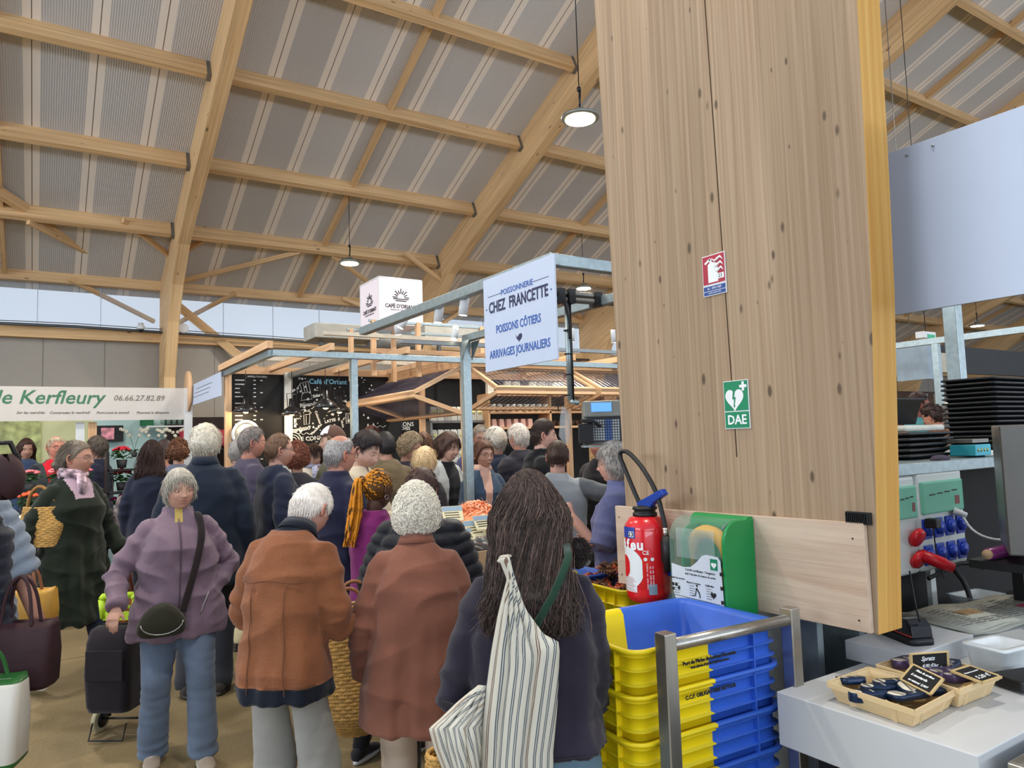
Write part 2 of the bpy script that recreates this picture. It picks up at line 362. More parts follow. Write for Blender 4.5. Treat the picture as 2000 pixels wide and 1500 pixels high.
brace(rp(790, 494, .2), onX(862, 548, 7.28), .05, .09); brace(rp(650, 500, .25), onX(800, 612, 7.2), .05, .09); brace(onY(670, 583, 15.7), onX(820, 640, 7.2), .06, .08)
brace(onX(850, 640, 7.5), onY(912, 600, 15.7), .06, .08); brace(rp(1075, 560, .2), onX(1135, 620, 12.5), .05, .09)
# conduit along the clerestory, camera dome and siren
q = MB(); q.tube([onY(x, y, 15.5) for x, y in ((-30, 630), (150, 638), (330, 650), (520, 662), (700, 676), (900, 692), (1200, 705))], .028, 8, flat=1)
q.tube([onY(x, y - 6, 15.52) for x, y in ((-30, 630), (150, 638), (330, 650), (520, 662), (700, 676), (900, 692))], .008, 6)
tag(q.build('conduit_pipe', mat('dark_conduit', (82, 84, 86), .5, .3)), 'dark conduit pipe running along the foot of the high windows', 'pipe')
c = onX(275, 640, 1.9); c = onY(275, 640, 15.2); t = thing('security_camera', 'white dome security camera under the conduit beside the left timber column', 'camera', c)
q = MB(); q.lathe([(.03, .09), (.045, .09), (.05, .04), (.07, .03), (.07, -.02), (.06, -.03)], n=16); q.build('housing', WHITE, t)
q = MB(); q.ball((0, 0, -.04), (.055, .055, .055), 14); q.build('dome', mat('smoked_dome', (30, 32, 36), .15), t)
q = MB(); q.box((0, .34, .07), (.04, .66, .04)); q.build('bracket', WHITE, t)
c = onY(358, 641, 15.3); t = thing('wifi_antenna', 'round white disc antenna on an arm right of the left timber column', 'antenna', c)
q = MB(); q.lathe([(.005, -.02), (.09, -.02), (.1, 0), (.09, .02), (.005, .03)], n=24, R=Matrix.Rotation(PI / 2, 3, 'X')); q.build('disc', WHITE, t, bevel=.004)
q = MB(); q.tube([(0, 0, 0), (-.15, .1, 0), (-.3, .25, .02)], .015, 8); q.build('arm', SHOE, t)
# hanging high-bay lamps
LAMPM = mat('lit_lamp_lens', (255, 250, 220), .3, emit=(255, 246, 214), es=9)
RIM = mat('lamp_rim', (140, 142, 134), .4, .5)
def highbay(px, py, dist_on, label, real=True, r=.2, power=1.0):
    c = dist_on; t = thing('highbay_lamp', label, 'lamp', c, 0, 'high-bay lamps hanging from the roof')
    q = MB(); q.lathe([(.03, .11), (.06, .1), (.07, .05), (r * .8, .04), (r, .025), (r, 0), (r * .85, -.005)], n=28); q.build('housing', RIM, t)
    q = MB(); q.lathe([(.001, -.008), (r * .78, -.008), (r * .78, -.018), (.001, -.026)], n=28); q.build('lens', LAMPM, t)
    q = MB(); q.tube([(0, 0, .13), (.01, 0, .3)], .012, 6); top = roofz(c[1]) - c[2] - .05; q.tube([(0, 0, .3), (0, 0, .34)], .022, 6); q.tube([(0, 0, .3), (0, 0, top)], .006, 5); q.build('cable', DARKM, t)
    l = area_light('lamp_light', (0, 0, -.06), (0, 0, 0), r * 1.4, LAMP_POWER * power, (1, .93, .8)); l.parent = t; l.data.shape = 'DISK'
    return t
def hb(px, py, X): return onX(px, py, X)
highbay(0, 0, onX(683, 514, 4.7), 'lit round high-bay lamp hanging left of the white café cube sign')
highbay(0, 0, onX(1133, 232, 4.7), 'largest lit high-bay lamp, hanging just left of the big timber column')
highbay(0, 0, onX(1140, 563, 10.05), 'lit high-bay lamp behind the hanging fish stall sign, left of the column')
highbay(0, 0, onX(4, 434, -.65), 'lit high-bay lamp cut by the left edge of the picture')
highbay(0, 0, onX(1909, 636, 20.7), 'small lit high-bay lamp seen far away under the blank blue sign')
for x, y, z in ((-.65, 4.6, 6.0), (4.7, 7.9, 5.6), (-.65, 8.5, 5.7), (10.05, 7.2, 5.8), (1.4, 1.0, 6.6), (10.05, 3.5, 6.4)):
    l = area_light('lamp_light', (x, y, z), (0, 0, 0), .3, LAMP_POWER * (1.0 if x < 9 else .8), (1, .93, .8)); l.data.shape = 'DISK'
# the big timber column with its steel foot
XC = 2.03; TH = .125
def colY(x, y): return onX(x, y, XC)
P = [colY(1716, 1236), colY(1711, 975), colY(1702, 560), colY(1690, 300), colY(1674, 0), colY(1650, -420), colY(1085, -420), colY(1160, 0), colY(1192, 500), colY(1222, 990), colY(1233, 1130)]
P[0].z = 1.09; P[-1].z = 1.09
q = MB(); q.prism([(p.y, p.z) for p in P], (XC, 0, 0), (0, 1, 0), (0, 0, 1), (TH, 0, 0), grain=(0, 0, 1))
for i, f in enumerate(q.f): q.m[i] = 0 if i < 2 else 1
o = tag(q.build('column_timber', [WOODP, WOODE], bevel=.004), kind='structure')
q = MB(); a, b2 = colY(1380, 0), colY(1455, 1000); q.bar((XC - .0005, colY(1375, 20).y, 3.6), (XC - .0005, colY(1440, 900).y, 1.6), .003, .003); q.build('drying_crack', mat('crack', (70, 48, 30), .9), o)
for c, d in (((XC + .06, 1.62, .56), (.03, .3, 1.12)), ((2.27, 1.52, .56), (.03, .16, 1.12)), ((2.16, 1.75, .56), (.2, .03, 1.12))): q = MB(); q.box(c, d); q.build('steel_foot', GALV, o)
yb = [onX(1201, 988, XC - .02), onX(1686, 1022, XC - .02), onX(1701, 1238, XC - .02), onX(1208, 1138, XC - .02)]
q = MB(); q.prism([(p.y, p.z) for p in yb], (XC - .02, 0, 0), (0, 1, 0), (0, 0, 1), (.018, 0, 0), grain=(0, 1, 0))
t = tag(q.build('plywood_panel', PLY, bevel=.0015), 'pale plywood board screwed across the big timber column behind the extinguisher', 'board')
for x, y in ((1209, 1010), (1665, 1052), (1678, 1212), (1215, 1122)):
    p = onX(x, y, XC - .021); q = MB(); q.ball(p, (.002, .003, .003), 8); q.build('screw', DARKM, t)

q = MB(); c = onX(1668, 1013, XC - .03); q.box((XC + .01, c.y, c.z), (.05, .075, .035))
for k in range(12): q.box((XC - .017, c.y - .034 + k * .006, c.z), (.008, .002, .030))
tag(q.build('scrubbing_brush', DARKM), 'small black brush lying on top of the plywood board', 'brush')
# ================================================================= things in front: crates, cart, extinguisher, cabinet, signs
YEL = mat('yellow_crate_plastic', (232, 206, 18), .45, var=.06); BLU = mat('blue_crate_plastic', (52, 98, 196), .45, var=.12)
GRN = mat('green_crate_plastic', (66, 160, 40), .45, var=.05); BLP = mat('black_crate_plastic', (18, 20, 24), .4)
INK = mat('black_print', (26, 26, 22), .7); WPR = mat('white_print', (232, 234, 236), .6, var=.02)
def rrect(w, l, r, z, xs=None, n=5, c=(0, 0)):
    pts = []
    for (sx, sy, a0) in ((1, 1, 0), (-1, 1, 90), (-1, -1, 180), (1, -1, 270)):
        cx, cy = sx * (w / 2 - r), sy * (l / 2 - r)
        for k in range(n + 1):
            a = math.radians(a0 + 90 * k / n); pts.append(Vector((c[0] + cx + r * math.cos(a), c[1] + cy + r * math.sin(a), z)))
        if xs is not None and sy == 1 and sx == 1: pts.append(Vector((xs, l / 2 + c[1], z)))
        if xs is not None and sy == -1 and sx == -1: pts.append(Vector((xs, -l / 2 + c[1], z)))
    return pts
def crate(label, w, l, h, mats, xs=None, loc=(0, 0, 0), rotz=0, group=None, ribs=4, lettering=None, name='fish_crate', vstep=.075):
    t = thing(name, label, 'crate', loc, rotz, group)
    q = MB(); prof = [(0, -.025), (h * .15, -.02)]
    for k in range(ribs):
        z = h * (.16 + .74 * k / ribs); dz = h * .74 / ribs
        prof += [(z, -.012), (z + dz - .005, -.012), (z + dz - .0045, .003), (z + dz - .002, .003), (z + dz - .0015, -.012)]
    prof += [(h * .93, -.008), (h * .935, .012), (h, .012), (h, -.004), (h * .9, -.018), (.02, -.035), (.012, -.06)]
    rg = [rrect(w + 2 * d, l + 2 * d, max(.045 + d, .012), z, xs) for z, d in prof]
    q.rings(rg, caps=True)
    for s in (-1, 1):                                          # upright ribs
        for i in range(int(l / vstep) - 1): q.box((s * (w / 2 - .004), -l / 2 + vstep * (i + 1), h * .52), (.016, .004, h * .8))
        for x in ((w / 2 - .11), -(w / 2 - .11)): q.box((x, s * (l / 2 - .004), h * .52), (.004, .016, h * .8))
    if xs is not None:
        for i, f in enumerate(q.f):
            cx = sum(q.v[j][0] for j in f) / len(f); q.m[i] = 0 if cx < xs else 1
    q.build('shell', mats, t, fix=True)
    if lettering:
        for s, z, sz in lettering: text(s, 'lettering', sz, INK, t, frame((xs - .01, -l / 2 - .004, z), (1, 0, 0), (0, 0, 1)), bold=.0006, ext=.0006, sx=.95)
    return t
# tall stack behind the steel handle
z = 1.13; ZS = []
CW, CL = .545, .40
nst = 0
while z > .3:
    h = .15; nst += 1
    ZS.append(z - h); z -= .116
for k, zb in enumerate(ZS):
    names = ['top yellow and blue fish crate of the tall stack, empty and open', 'second crate down in the tall yellow and blue stack', 'third crate down in the tall yellow and blue stack', 'fourth crate down in the tall yellow and blue stack', 'fifth crate down in the tall yellow and blue stack', 'sixth crate down in the tall yellow and blue stack']
    lt = [('Port de Pêche de Lorient Keroman', .092, .0145), ('Toute utilisation illégale fera l’objet de poursuites', .078, .0075)] if k == 0 else ([('C.C.F. OBLIGATOIRE RETOUR', .118, .015)] if k == 1 else None)
    crate(names[min(k, 5)], CW, CL, .15, [YEL, BLU], .0, (1.565, 1.635 + .003 * (k % 2), zb), math.radians(-3 + (.4 if k % 2 else 0)), 'yellow and blue fish crates in the tall stack', 3, lt)
t = thing('crate_trolley', 'brushed steel trolley with square handle frame carrying the tall crate stack', 'trolley', (1.582, 1.395, 0))
q = MB(); q.box((-.235, 0, .59), (.04, .04, 1.18), grain=(0, 0, 1)); q.build('handle_post', STEEL, t, bevel=.003)
q = MB(); q.box((.265, 0, .585), (.04, .04, 1.17), grain=(0, 0, 1)); q.build('handle_post', STEEL, t, bevel=.003)
q = MB(); q.tube([(-.215, 0, 1.145), (.245, 0, 1.135)], .0165, 16); q.build('handle_bar', STEEL, t)
q = MB(); q.box((.015, .26, .17), (.56, .48, .03)); q.build('deck', STEEL, t, bevel=.003)
for sx in (-.22, .24):
    for sy in (.06, .44):
        q = MB(); q.tube([(sx - .015, sy, .062), (sx + .015, sy, .062)], .06, 20); q.build('wheel', DARKM, t, bevel=.004)
        q = MB(); q.box((sx, sy, .13), (.05, .05, .05)); q.build('wheel_fork', GALV, t)
# crates of the fish stall front
SHELL = mat('crab_shell', (176, 92, 52), .4, var=.5, scale=40)
def pile(c, sx, sy, h, n, fn, seed=1):
    r = random.Random(seed); out = []
    for i in range(n):
        a = r.random() * 2 * PI; d = math.sqrt(r.random()); x, y = sx * d * math.cos(a), sy * d * math.sin(a)
        out.append((Vector((c[0] + x, c[1] + y, c[2] + h * (1 - d * d) * (.6 + .4 * r.random()))), r))
    return [fn(p, rr) for p, rr in out]
green = crate('plain green crate under the crate of crabs', .5, .55, .2, [GRN], None, (2.62, 3.0, .585), math.radians(-2), ribs=1, vstep=.3)
crate('yellow and blue crate full of crabs left of the plywood board', .5, .6, .16, [YEL, BLU], -.02, (2.62, 3.0, .785), math.radians(-2), ribs=2, lettering=[('Pêche de Lorient', .125, .02)])
crate('lower yellow and blue crate standing on the floor under the green crate', .5, .6, .585, [YEL, BLU], -.02, (2.62, 3.0, 0), math.radians(-2), ribs=8)
CR = [mat('crab_red', (196, 84, 48), .35, var=.4, scale=60), mat('crab_brown', (120, 84, 56), .4, var=.4, scale=60)]
r = random.Random(5)
for i in range(46):
    a = r.random() * 2 * PI; d = math.sqrt(r.random()); p = Vector((2.62 + .19 * d * math.cos(a), 3.0 + .23 * d * math.sin(a), .90 + .1 * (1 - d * d)))
    q = MB(); R = Matrix.Rotation(r.random() * 6.3, 3, 'Z') @ Matrix.Rotation(r.uniform(-.7, .7), 3, 'X')
    q.ball((0, 0, 0), (.032, .024, .012), 10)
    for s in (-1, 1):
        for k in range(4):
            y0 = -.012 + .009 * k; q.tube([(s * .02, y0, 0), (s * .048, y0 * 1.8, .014), (s * .062, y0 * 2.4, -.008)], [.0045, .0035, .0015], 5)
        q.tube([(s * .02, .018, 0), (s * .042, .036, .004), (s * .03, .055, .004)], [.006, .007, .004], 6)
    o = q.build('crab', CR[i % 2], loc=p); o.rotation_euler = R.to_euler()
    tag(o, 'brown and red crab heaped in the crate beside the plywood board', 'crab', 'crabs heaped in the crate')
mus = crate('yellow and blue crate of dark mussels left of the long-haired woman', .56, .5, .17, [YEL, BLU], .03, (2.27, 3.28, .80), 0, ribs=1, vstep=.2)
crate('yellow crate under the crate of mussels', .56, .5, .2, [YEL, YEL], .03, (2.27, 3.28, .60), 0, ribs=1, vstep=.2)
crate('lowest yellow crate under the mussels, on the floor', .56, .5, .6, [YEL, YEL], .03, (2.27, 3.28, 0), 0, ribs=3, vstep=.2)
MU = mat('mussel_shell', (22, 24, 34), .25, var=.3)
q = MB(); r = random.Random(9)
for i in range(330):
    a = r.random() * 2 * PI; d = math.sqrt(r.random()); p = Vector((2.27 + .22 * d * math.cos(a), 3.28 + .19 * d * math.sin(a), .875 + .085 * (1 - d * d)))
    R = Matrix.Rotation(r.random() * 6.3, 3, 'Z') @ Matrix.Rotation(r.uniform(-1, 1), 3, 'X'); q.ball(p, (.028, .013, .010), 8, R=R)
tag(q.build('mussels', MU), 'heap of shiny black mussels in the yellow crate', 'mussels', kind='stuff')
# fire extinguisher on the plywood
RED = mat('extinguisher_red', (206, 20, 32), .28, var=.03, coat=.5)
bx = onX(1262, 1100, XC - .13); bx = Vector((XC - .125, bx.y, 1.105))
def ez(y): return onX(1262, y, XC - .125).z
zb, zt = ez(1172), ez(1008)
t = thing('fire_extinguisher', 'red fire extinguisher hanging on the left end of the plywood board', 'fire extinguisher', (bx.x, bx.y, zb))
H = zt - zb; R0 = .079
q = MB(); q.lathe([(R0 * .72, 0), (R0 * .95, .012), (R0, .03), (R0 * .985, .05), (R0 * .985, .056), (R0, .06), (R0, H - .055), (R0 * .985, H - .05), (R0 * .985, H - .045), (R0 * .96, H - .03), (R0 * .75, H - .005), (R0 * .45, H + .004)], n=40); q.build('cylinder', RED, t)
q = MB(); q.lathe([(.045, H), (.046, H + .012), (.040, H + .014), (.040, H + .024), (.047, H + .026), (.044, H + .036), (.02, H + .04)], n=28); q.build('collar', DARKM, t)
HB = mat('blue_handle', (22, 60, 150), .35)
q = MB(); q.prism([(-.03, H + .035), (-.03, H + .05), (.03, H + .075), (.10, H + .105), (.115, H + .085), (.06, H + .055), (.04, H + .035)], (-.012, 0, 0), (-.0, -1, 0), (0, 0, 1), (.026, 0, 0)); q.build('lever', HB, t, bevel=.003)
q = MB(); q.box((0, .0, H + .045), (.022, .05, .03)); q.build('valve', DARKM, t, bevel=.003)
hp = [(0, .03, H + .05), (0, .06, H + .10), (.0, .11, H + .19), (-.0, .13, H + .225), (-.0, .115, H + .245), (0, .075, H + .24), (0, .0, H + .18), (0, -.07, H + .09), (0, -.098, H - .01), (0, -.105, H - .04)]
q = MB(); q.tube(smooth(hp), .0088, 12); q.build('hose', DARKM, t)
q = MB(); q.tube([(0, -.105, H - .035), (0, -.105, H - .07)], .011, 12); q.build('hose_ferrule', STEEL, t)
q = MB(); q.tube([(0, -.105, H - .065), (0.0, -.11, H - .12), (0, -.105, H - .19)], [.016, .019, .013], 12); q.box((.02, -.09, H - .12), (.05, .02, .08)); q.build('spray_gun', DARKM, t)
q = MB(); q.box((.06, -.07, H - .2), (.05, .05, .03)); q.build('wall_hook', HB, t)
q = MB(); q.tube([(.0, -.02, .01), (0, -.02, -.06)], .0025, 6); q.build('seal_cord', mat('pale_cord', (200, 204, 200), .6), t)
def cyl_label(parent, a0, a1, z0, z1, rr, m, name, n=10, poly=None, off=.0006):
    q = MB()
    if poly is None: poly = [(0, 0), (1, 0), (1, 1), (0, 1)]
    # poly in unit space, wrapped
    q2 = []
    cols = 24
    ys = lambda u: None
    def span(u):
        ints = []
        k = len(poly)
        for i in range(k):
            (x1, y1), (x2, y2) = poly[i], poly[(i + 1) % k]
            if (x1 <= u < x2) or (x2 <= u < x1): ints.append(y1 + (y2 - y1) * (u - x1) / (x2 - x1))
        return (min(ints), max(ints)) if ints else None
    for i in range(cols):
        u0, u1 = (i + .001) / cols, (i + .999) / cols; s0, s1 = span(u0), span(u1)
        if not s0 or not s1: continue
        vs = []
        for u, (lo, hi) in ((u0, s0), (u1, s1)):
            a = a0 + (a1 - a0) * u
            for v in (lo, hi): vs.append((rr * math.cos(a), rr * math.sin(a), z0 + (z1 - z0) * v))
        q.add([vs[0], vs[2], vs[3], vs[1]], [(0, 1, 2, 3)], smooth=True)
    return q.build(name, m, parent)
# the camera sees the cylinder from direction theta
th = math.atan2(-(bx.y), -(bx.x)); rr = R0 + .0008; LB = mat('label_blue', (38, 60, 150), .5); LW = mat('label_white', (220, 224, 226), .5, var=.03); LR = mat('label_red', (206, 20, 32), .45)
D = math.radians
# increasing angle about +z runs to the right as seen from outside; th is the middle of the visible half
circ = [(.5 + .5 * math.cos(a), .5 + .5 * math.sin(a)) for a in [2 * PI * (k + .5) / 28 for k in range(28)]]
cyl_label(t, th - D(88), th - D(30), H * .76, H * .89, rr, LB, 'rating_label')
cyl_label(t, th - D(52), th - D(34), H * .775, H * .84, rr + .0005, LW, 'number_patch')
cyl_label(t, th - D(120), th - D(8), H * .16, H * .66, rr, LW, 'round_label', poly=circ)
cyl_label(t, th - D(88), th - D(30), H * .14, H * .28, rr, LW, 'text_label')
cyl_label(t, th - D(96), th - D(50), H * .3, H * .56, rr + .0006, LR, 'red_disc', poly=circ)
def cyl_text(s, ang, z, size, m, bold=.0, rad=None, vertical=False, adv=.62):
    """letters set one by one round the cylinder"""
    w = size * adv
    for i, ch in enumerate(s):
        if ch == ' ': continue
        k = (i - (len(s) - 1) / 2) * w
        a = ang + (0 if vertical else k / R0); zz = z + (k if vertical else 0)
        o = Vector((math.cos(a), math.sin(a), 0)); xr = Vector((-math.sin(a), math.cos(a), 0)); up = Vector((0, 0, 1))
        if vertical: xr, up = Vector((0, 0, 1)), -xr
        text(ch, 'lettering', size, m, t, frame(o * ((rad or rr) + .0006) + Vector((0, 0, zz)), xr, up), bold=bold, ext=.0003)
cyl_text('ôfeu', th - D(46), H * .685, .052, WPR, .0018, adv=.52)
cyl_text('23', th - D(43), H * .807, .022, INK, .0004, rr + .001)
cyl_text('CE', th - D(2), H * .6, .02, WPR, .0003)
for z, s in ((.505, .008), (.46, .006)):
    for a in (-4, 14): cyl_label(t, th + D(a - 5), th + D(a + 5), H * z, H * z + .013, rr, LW, 'approval_mark', poly=circ)
    break
for a in (0, 8, 15): cyl_text('FABRIQUE EN FRANCE'[: 14 if a else 18], th + D(a), H * .33, .0075, WPR, 0, vertical=True, adv=.7)
cyl_label(t, th + D(2), th + D(24), H * .12, H * .24, rr, mat('label_grey_blue', (120, 140, 160), .5), 'maker_badge')
for k in range(9): cyl_label(t, th - D(84), th - D(34 + (k % 3) * 4), H * .15 + k * .006, H * .15 + k * .006 + .0015, rr + .0006, INK if k % 2 else LR, 'small_print')
# defibrillator cabinet
pA, pB = onX(1312, 1100, XC - .16), onX(1478, 1100, XC - .03)
yc0, yc1 = onX(1418, 1150, XC - .17).y, onX(1310, 1100, XC - .17).y
zb, zt = onX(1400, 1203, XC - .15).z, onX(1440, 1008, XC - .05).z
t = thing('defibrillator_cabinet', 'green wall cabinet with frosted clear cover holding a yellow defibrillator', 'cabinet', (XC - .022, (yc0 + yc1) / 2, zb))
Wd = yc1 - yc0; Hh = zt - zb; Dp = .15
GC = mat('cabinet_green', (10, 140, 72), .3, var=.04, coat=.3)
def side(depth, top, r=.06, inset=0):
    pts = [(0, 0), (-depth * .9, 0), (-depth, .02)]
    for k in range(9): a = PI + (PI / 2) * -k / 8; pts.append((-depth + r + r * math.cos(a) if 0 else -depth + r - r * math.cos(k * PI / 16), top - r + r * math.sin(k * PI / 16)))
    pts.append((0, top)); return pts
q = MB(); q.prism(side(.045, Hh, .03), (0, -Wd / 2, 0), (1, 0, 0), (0, 0, 1), (0, Wd, 0)); 
q.prism([(p[0], p[1]) for p in side(Dp, Hh - .008, .07)], (0, -Wd / 2 - .003, 0), (1, 0, 0), (0, 0, 1), (0, .012, 0))
q.prism([(p[0], p[1]) for p in side(Dp - .012, Hh - .03, .06)], (0, Wd / 2 - .05, 0), (1, 0, 0), (0, 0, 1), (0, .008, 0))
q.build('back_case', GC, t, bevel=.003)
FC = mat('frosted_clear_plastic', (150, 190, 176), .2, alpha=.13, spec=.6, var=.01)
q = MB(); sp_ = side(Dp, Hh - .006, .075)
n = len(sp_); vs = []
for yy in (-Wd / 2 + .012, Wd / 2): vs += [(p[0], yy, p[1]) for p in sp_[1:]]
k = n - 1; q.add(vs, [(i, i + 1, i + 1 + k, i + k) for i in range(k - 1)], smooth=False)
q.add([(p[0], Wd / 2, p[1]) for p in sp_], [tuple(range(n))])
o = q.build('cover', FC, t); sm = o.modifiers.new('s', 'SOLIDIFY'); sm.thickness = .002
q = MB(); q.prism([(-.085, -.05), (.085, -.05), (.085, .05), (-.085, .05)], (-Dp - .004, 0, Hh * .72), (0, 1, 0), (0, 0, 1), (.004, 0, 0)); q.build('handle_recess', mat('clear_ridge', (190, 214, 210), .15, alpha=.22), t, bevel=.006)
AY = mat('defibrillator_yellow', (236, 172, 36), .5)
q = MB(); arc = [(-.085, .088 * math.cos(a), .165 + .10 * math.sin(a)) for a in [PI * k / 14 for k in range(15)]]
q.tube([(-.085, .088, .05)] + arc + [(-.085, -.088, .05)], .024, 12); q.box((-.06, 0, .09), (.05, .15, .12)); q.build('defibrillator', AY, t, bevel=.004)
q = MB(); q.box((-.075, 0, .11), (.055, .1, .13)); q.build('defibrillator_screen', mat('dark_blue_case', (44, 50, 84), .4), t, bevel=.004)
# instruction panel with its stepped outline
PN = mat('instruction_panel', (206, 214, 222), .4, var=.02)
w2 = Wd / 2 - .012
pp = [(-w2, .155), (-w2 * .5, .148), (-w2 * .2, .152), (w2 * .05, .17), (w2 * .3, .195), (w2 * .45, .2), (w2 * .9, .198), (w2, .185), (w2 + .008, .03), (w2, .01), (w2 * .85, .008), (w2 * .72, .03), (-w2 * .5, .036), (-w2 * .72, .022), (-w2 * .9, .04), (-w2, .075)]
q = MB(); q.prism([(-p[0], p[1]) for p in pp], (-Dp - .006, 0, 0), (0, 1, 0), (0, 0, 1), (.002, 0, 0)); o = q.build('instruction_panel', PN, t)
def onp(u, v): return frame((-Dp - .0068, -u, v), (0, -1, 0), (0, 0, 1))
for s, u, v, sz in (("L’arrêt cardiaque : l’urgence", .02, .142, .0115), ('vital 3 fois plus de chance de survie', .02, .128, .0095), ('Appeler les secours', -.085, .108, .009), ('Masser la victime', -.01, .1, .009), ('Défibriller', .06, .1, .009)):
    text(s, 'lettering', sz, INK, t, onp(u, v), ext=.0002, bold=.0001)
GS = mat('sign_green', (0, 128, 86), .5, var=.03)
q = MB(); q.box((-Dp - .0068, -.083, .172), (.001, .03, .036)); q.build('heart_symbol_patch', GS, t)
def heart(s=1.0):
    out = []
    for k in range(40):
        a = 2 * PI * k / 40; out.append((s * .0625 * 16 * math.sin(a) ** 3 / 1.0 / 1.0, s * .0625 * (13 * math.cos(a) - 5 * math.cos(2 * a) - 2 * math.cos(3 * a) - math.cos(4 * a))))
    return out
q = MB(); q.prism([(-.083 + p[0] * .011, .17 + p[1] * .011) for p in heart()], (-Dp - .0076, 0, 0), (0, -1, 0) if 0 else (0, 1, 0), (0, 0, 1), (.0004, 0, 0)); q.build('heart_symbol', WPR, t)
q = MB(); q.prism([(-.075 + p[0] * .012, .072 + p[1] * .012) for p in heart()], (-Dp - .007, 0, 0), (0, 1, 0), (0, 0, 1), (.0004, 0, 0)); q.build('heart_symbol', INK, t)
q = MB(); X0 = -Dp - .0069
for a, b2, w in (((.0, .085), (.012, .07), .005), ((.0, .085), (-.006, .06), .003), ((-.006, .06), (-.02, .058), .003), ((.012, .07), (.015, .055), .004)): q.bar((X0, -a[0] - .002, a[1]), (X0, -b2[0] - .002, b2[1]), .0006, w)
q.ball((X0, -.004, .093), (.0006, .004, .004), 8)
for k in range(5):
    for u0 in (-.1, -.03, .045):
        q.bar((X0, -u0 - 0, .09 - k * .008), (X0, -u0 - .022 - .006 * (k % 2), .09 - k * .008), .0004, .0012)
for u, v in ((-.105, .085), (-.09, .085), (-.105, .07), (-.078, .075)): q.lathe([(.0045, -.0002), (.006, 0), (.0045, .0002)], (X0, -u, v), 12, R=Matrix.Rotation(PI / 2, 3, 'Y'))
for k, v in enumerate((.145, .1, .055)):
    q.bar((X0, -.118, v), (X0, -.106, v), .0004, .012)
q.bar((X0, .1, .05), (X0, -.1, .046), .0004, .0015)
q.build('pictogram', INK, t)
q = MB(); q.ball((-.085, -Wd / 2 + .02, Hh - .03), (.045, .006, .014), 14); q.build('side_latch', mat('latch_grey', (120, 134, 130), .3), t)
# safety signs on the column
XS = XC - .003
def sgn(name, label, pts):
    P = [onX(x, y, XS) for x, y in pts]; y0 = (P[0].y + P[3].y) / 2; y1 = (P[1].y + P[2].y) / 2; zt = (P[0].z + P[1].z) / 2; zb = (P[2].z + P[3].z) / 2
    t = thing(name, label, 'sign', (XS, (y0 + y1) / 2, (zt + zb) / 2)); return t, abs(y0 - y1), zt - zb
t, w, h = sgn('fire_extinguisher_sign', 'red fire extinguisher sign with a blue strip on the timber column', [(1370, 503), (1416, 490), (1420, 570), (1376, 582)])
q = MB(); q.box((0, 0, 0), (.004, w, h)); q.build('plate', WHITE, t, bevel=.001)
SR = mat('sign_red', (168, 34, 58), .5, var=.03); SB = mat('sign_blue', (34, 70, 140), .5, var=.03)
q = MB(); q.box((-.0024, 0, h * .13), (.001, w * .93, h * .69)); q.build('red_field', SR, t)
q = MB(); q.box((-.0024, 0, -h * .32), (.001, w * .93, h * .11)); q.box((-.0024, 0, -h * .435), (.001, w * .93, h * .085)); q.build('blue_strip', SB, t)
X1 = -.0032
q = MB()
q.prism([(.012 + w * .13, -h * .18), (-.012 + w * .21 - .03, -h * .18), (-.012 + w * .21 - .03, h * .26), (w * .1, h * .33), (.012 + w * .13, h * .26)], (X1, 0, 0), (0, 1, 0), (0, 0, 1), (.0004, 0, 0))
q.box((X1, w * .12, h * .36), (.0006, .012, h * .08)); q.bar((X1, w * .12, h * .4), (X1, w * .36, h * .3), .0006, .008)
for k, s in enumerate((1, .9, .75)):
    yy = -w * .17; zz = h * (.40 - .13 * k); fl = [(-.018, 0), (-.006, .01), (.012 * s, .004), (.022 * s, .018), (.008 * s, .03), (-.002, .022), (-.014, .03)]
    q.tube([(X1, yy - .026 + .05 * u * s, zz - .012 + .009 * math.sin(u * 6.3) + .012 * u) for u in (0, .25, .5, .75, 1)], [.001, .0045, .005, .004, .0008], 6, flat=None)
q.box((X1, -w * .25, -h * .06), (.0006, w * .36, h * .13)); q.build('extinguisher_symbol', WPR, t)
text('23', 'lettering', h * .12, INK, t, frame((X1 - .0006, -w * .28, -h * .06), (0, -1, 0), (0, 0, 1)), ext=.0002)
text('6L - EAU ABF', 'lettering', h * .08, WPR, t, frame((X1, 0, -h * .32), (0, -1, 0), (0, 0, 1)), ext=.0002, sx=.95)
text('1.BASIS 2.PERCUTER', 'lettering', h * .045, WPR, t, frame((X1, 0, -h * .435), (0, -1, 0), (0, 0, 1)), ext=.0002)
t, w, h = sgn('defibrillator_sign', 'green DAE defibrillator sign with a white heart on the timber column', [(1412, 745), (1461, 741), (1467, 837), (1418, 838)])
q = MB(); q.box((0, 0, 0), (.004, w, h)); q.build('plate', WHITE, t, bevel=.001)
q = MB(); q.box((-.0024, 0, h * .18), (.001, w * .94, h * .61)); q.box((-.0024, 0, -h * .315), (.001, w * .94, h * .33)); q.build('green_field', GS, t)
X1 = -.0032
q = MB(); q.prism([(p[0] * w * .36 + w * .06, p[1] * w * .4 + h * .12) for p in heart()], (X1, 0, 0), (0, 1, 0), (0, 0, 1), (.0005, 0, 0)); q.box((X1, -w * .3, h * .37), (.0008, w * .28, w * .09)); q.box((X1, -w * .3, h * .37 + w * .095), (.0008, w * .09, w * .1)); q.box((X1, -w * .3, h * .37 - w * .095), (.0008, w * .09, w * .1)); q.build('heart_and_cross', WPR, t)
bolt = [(.0, .5), (.14, .42), (.06, .1), (.2, .12), (.08, -.42), (.14, -.4), (.05, -.6), (-.02, -.38), (.02, -.4), (.06, -.02), (-.08, -.02)]
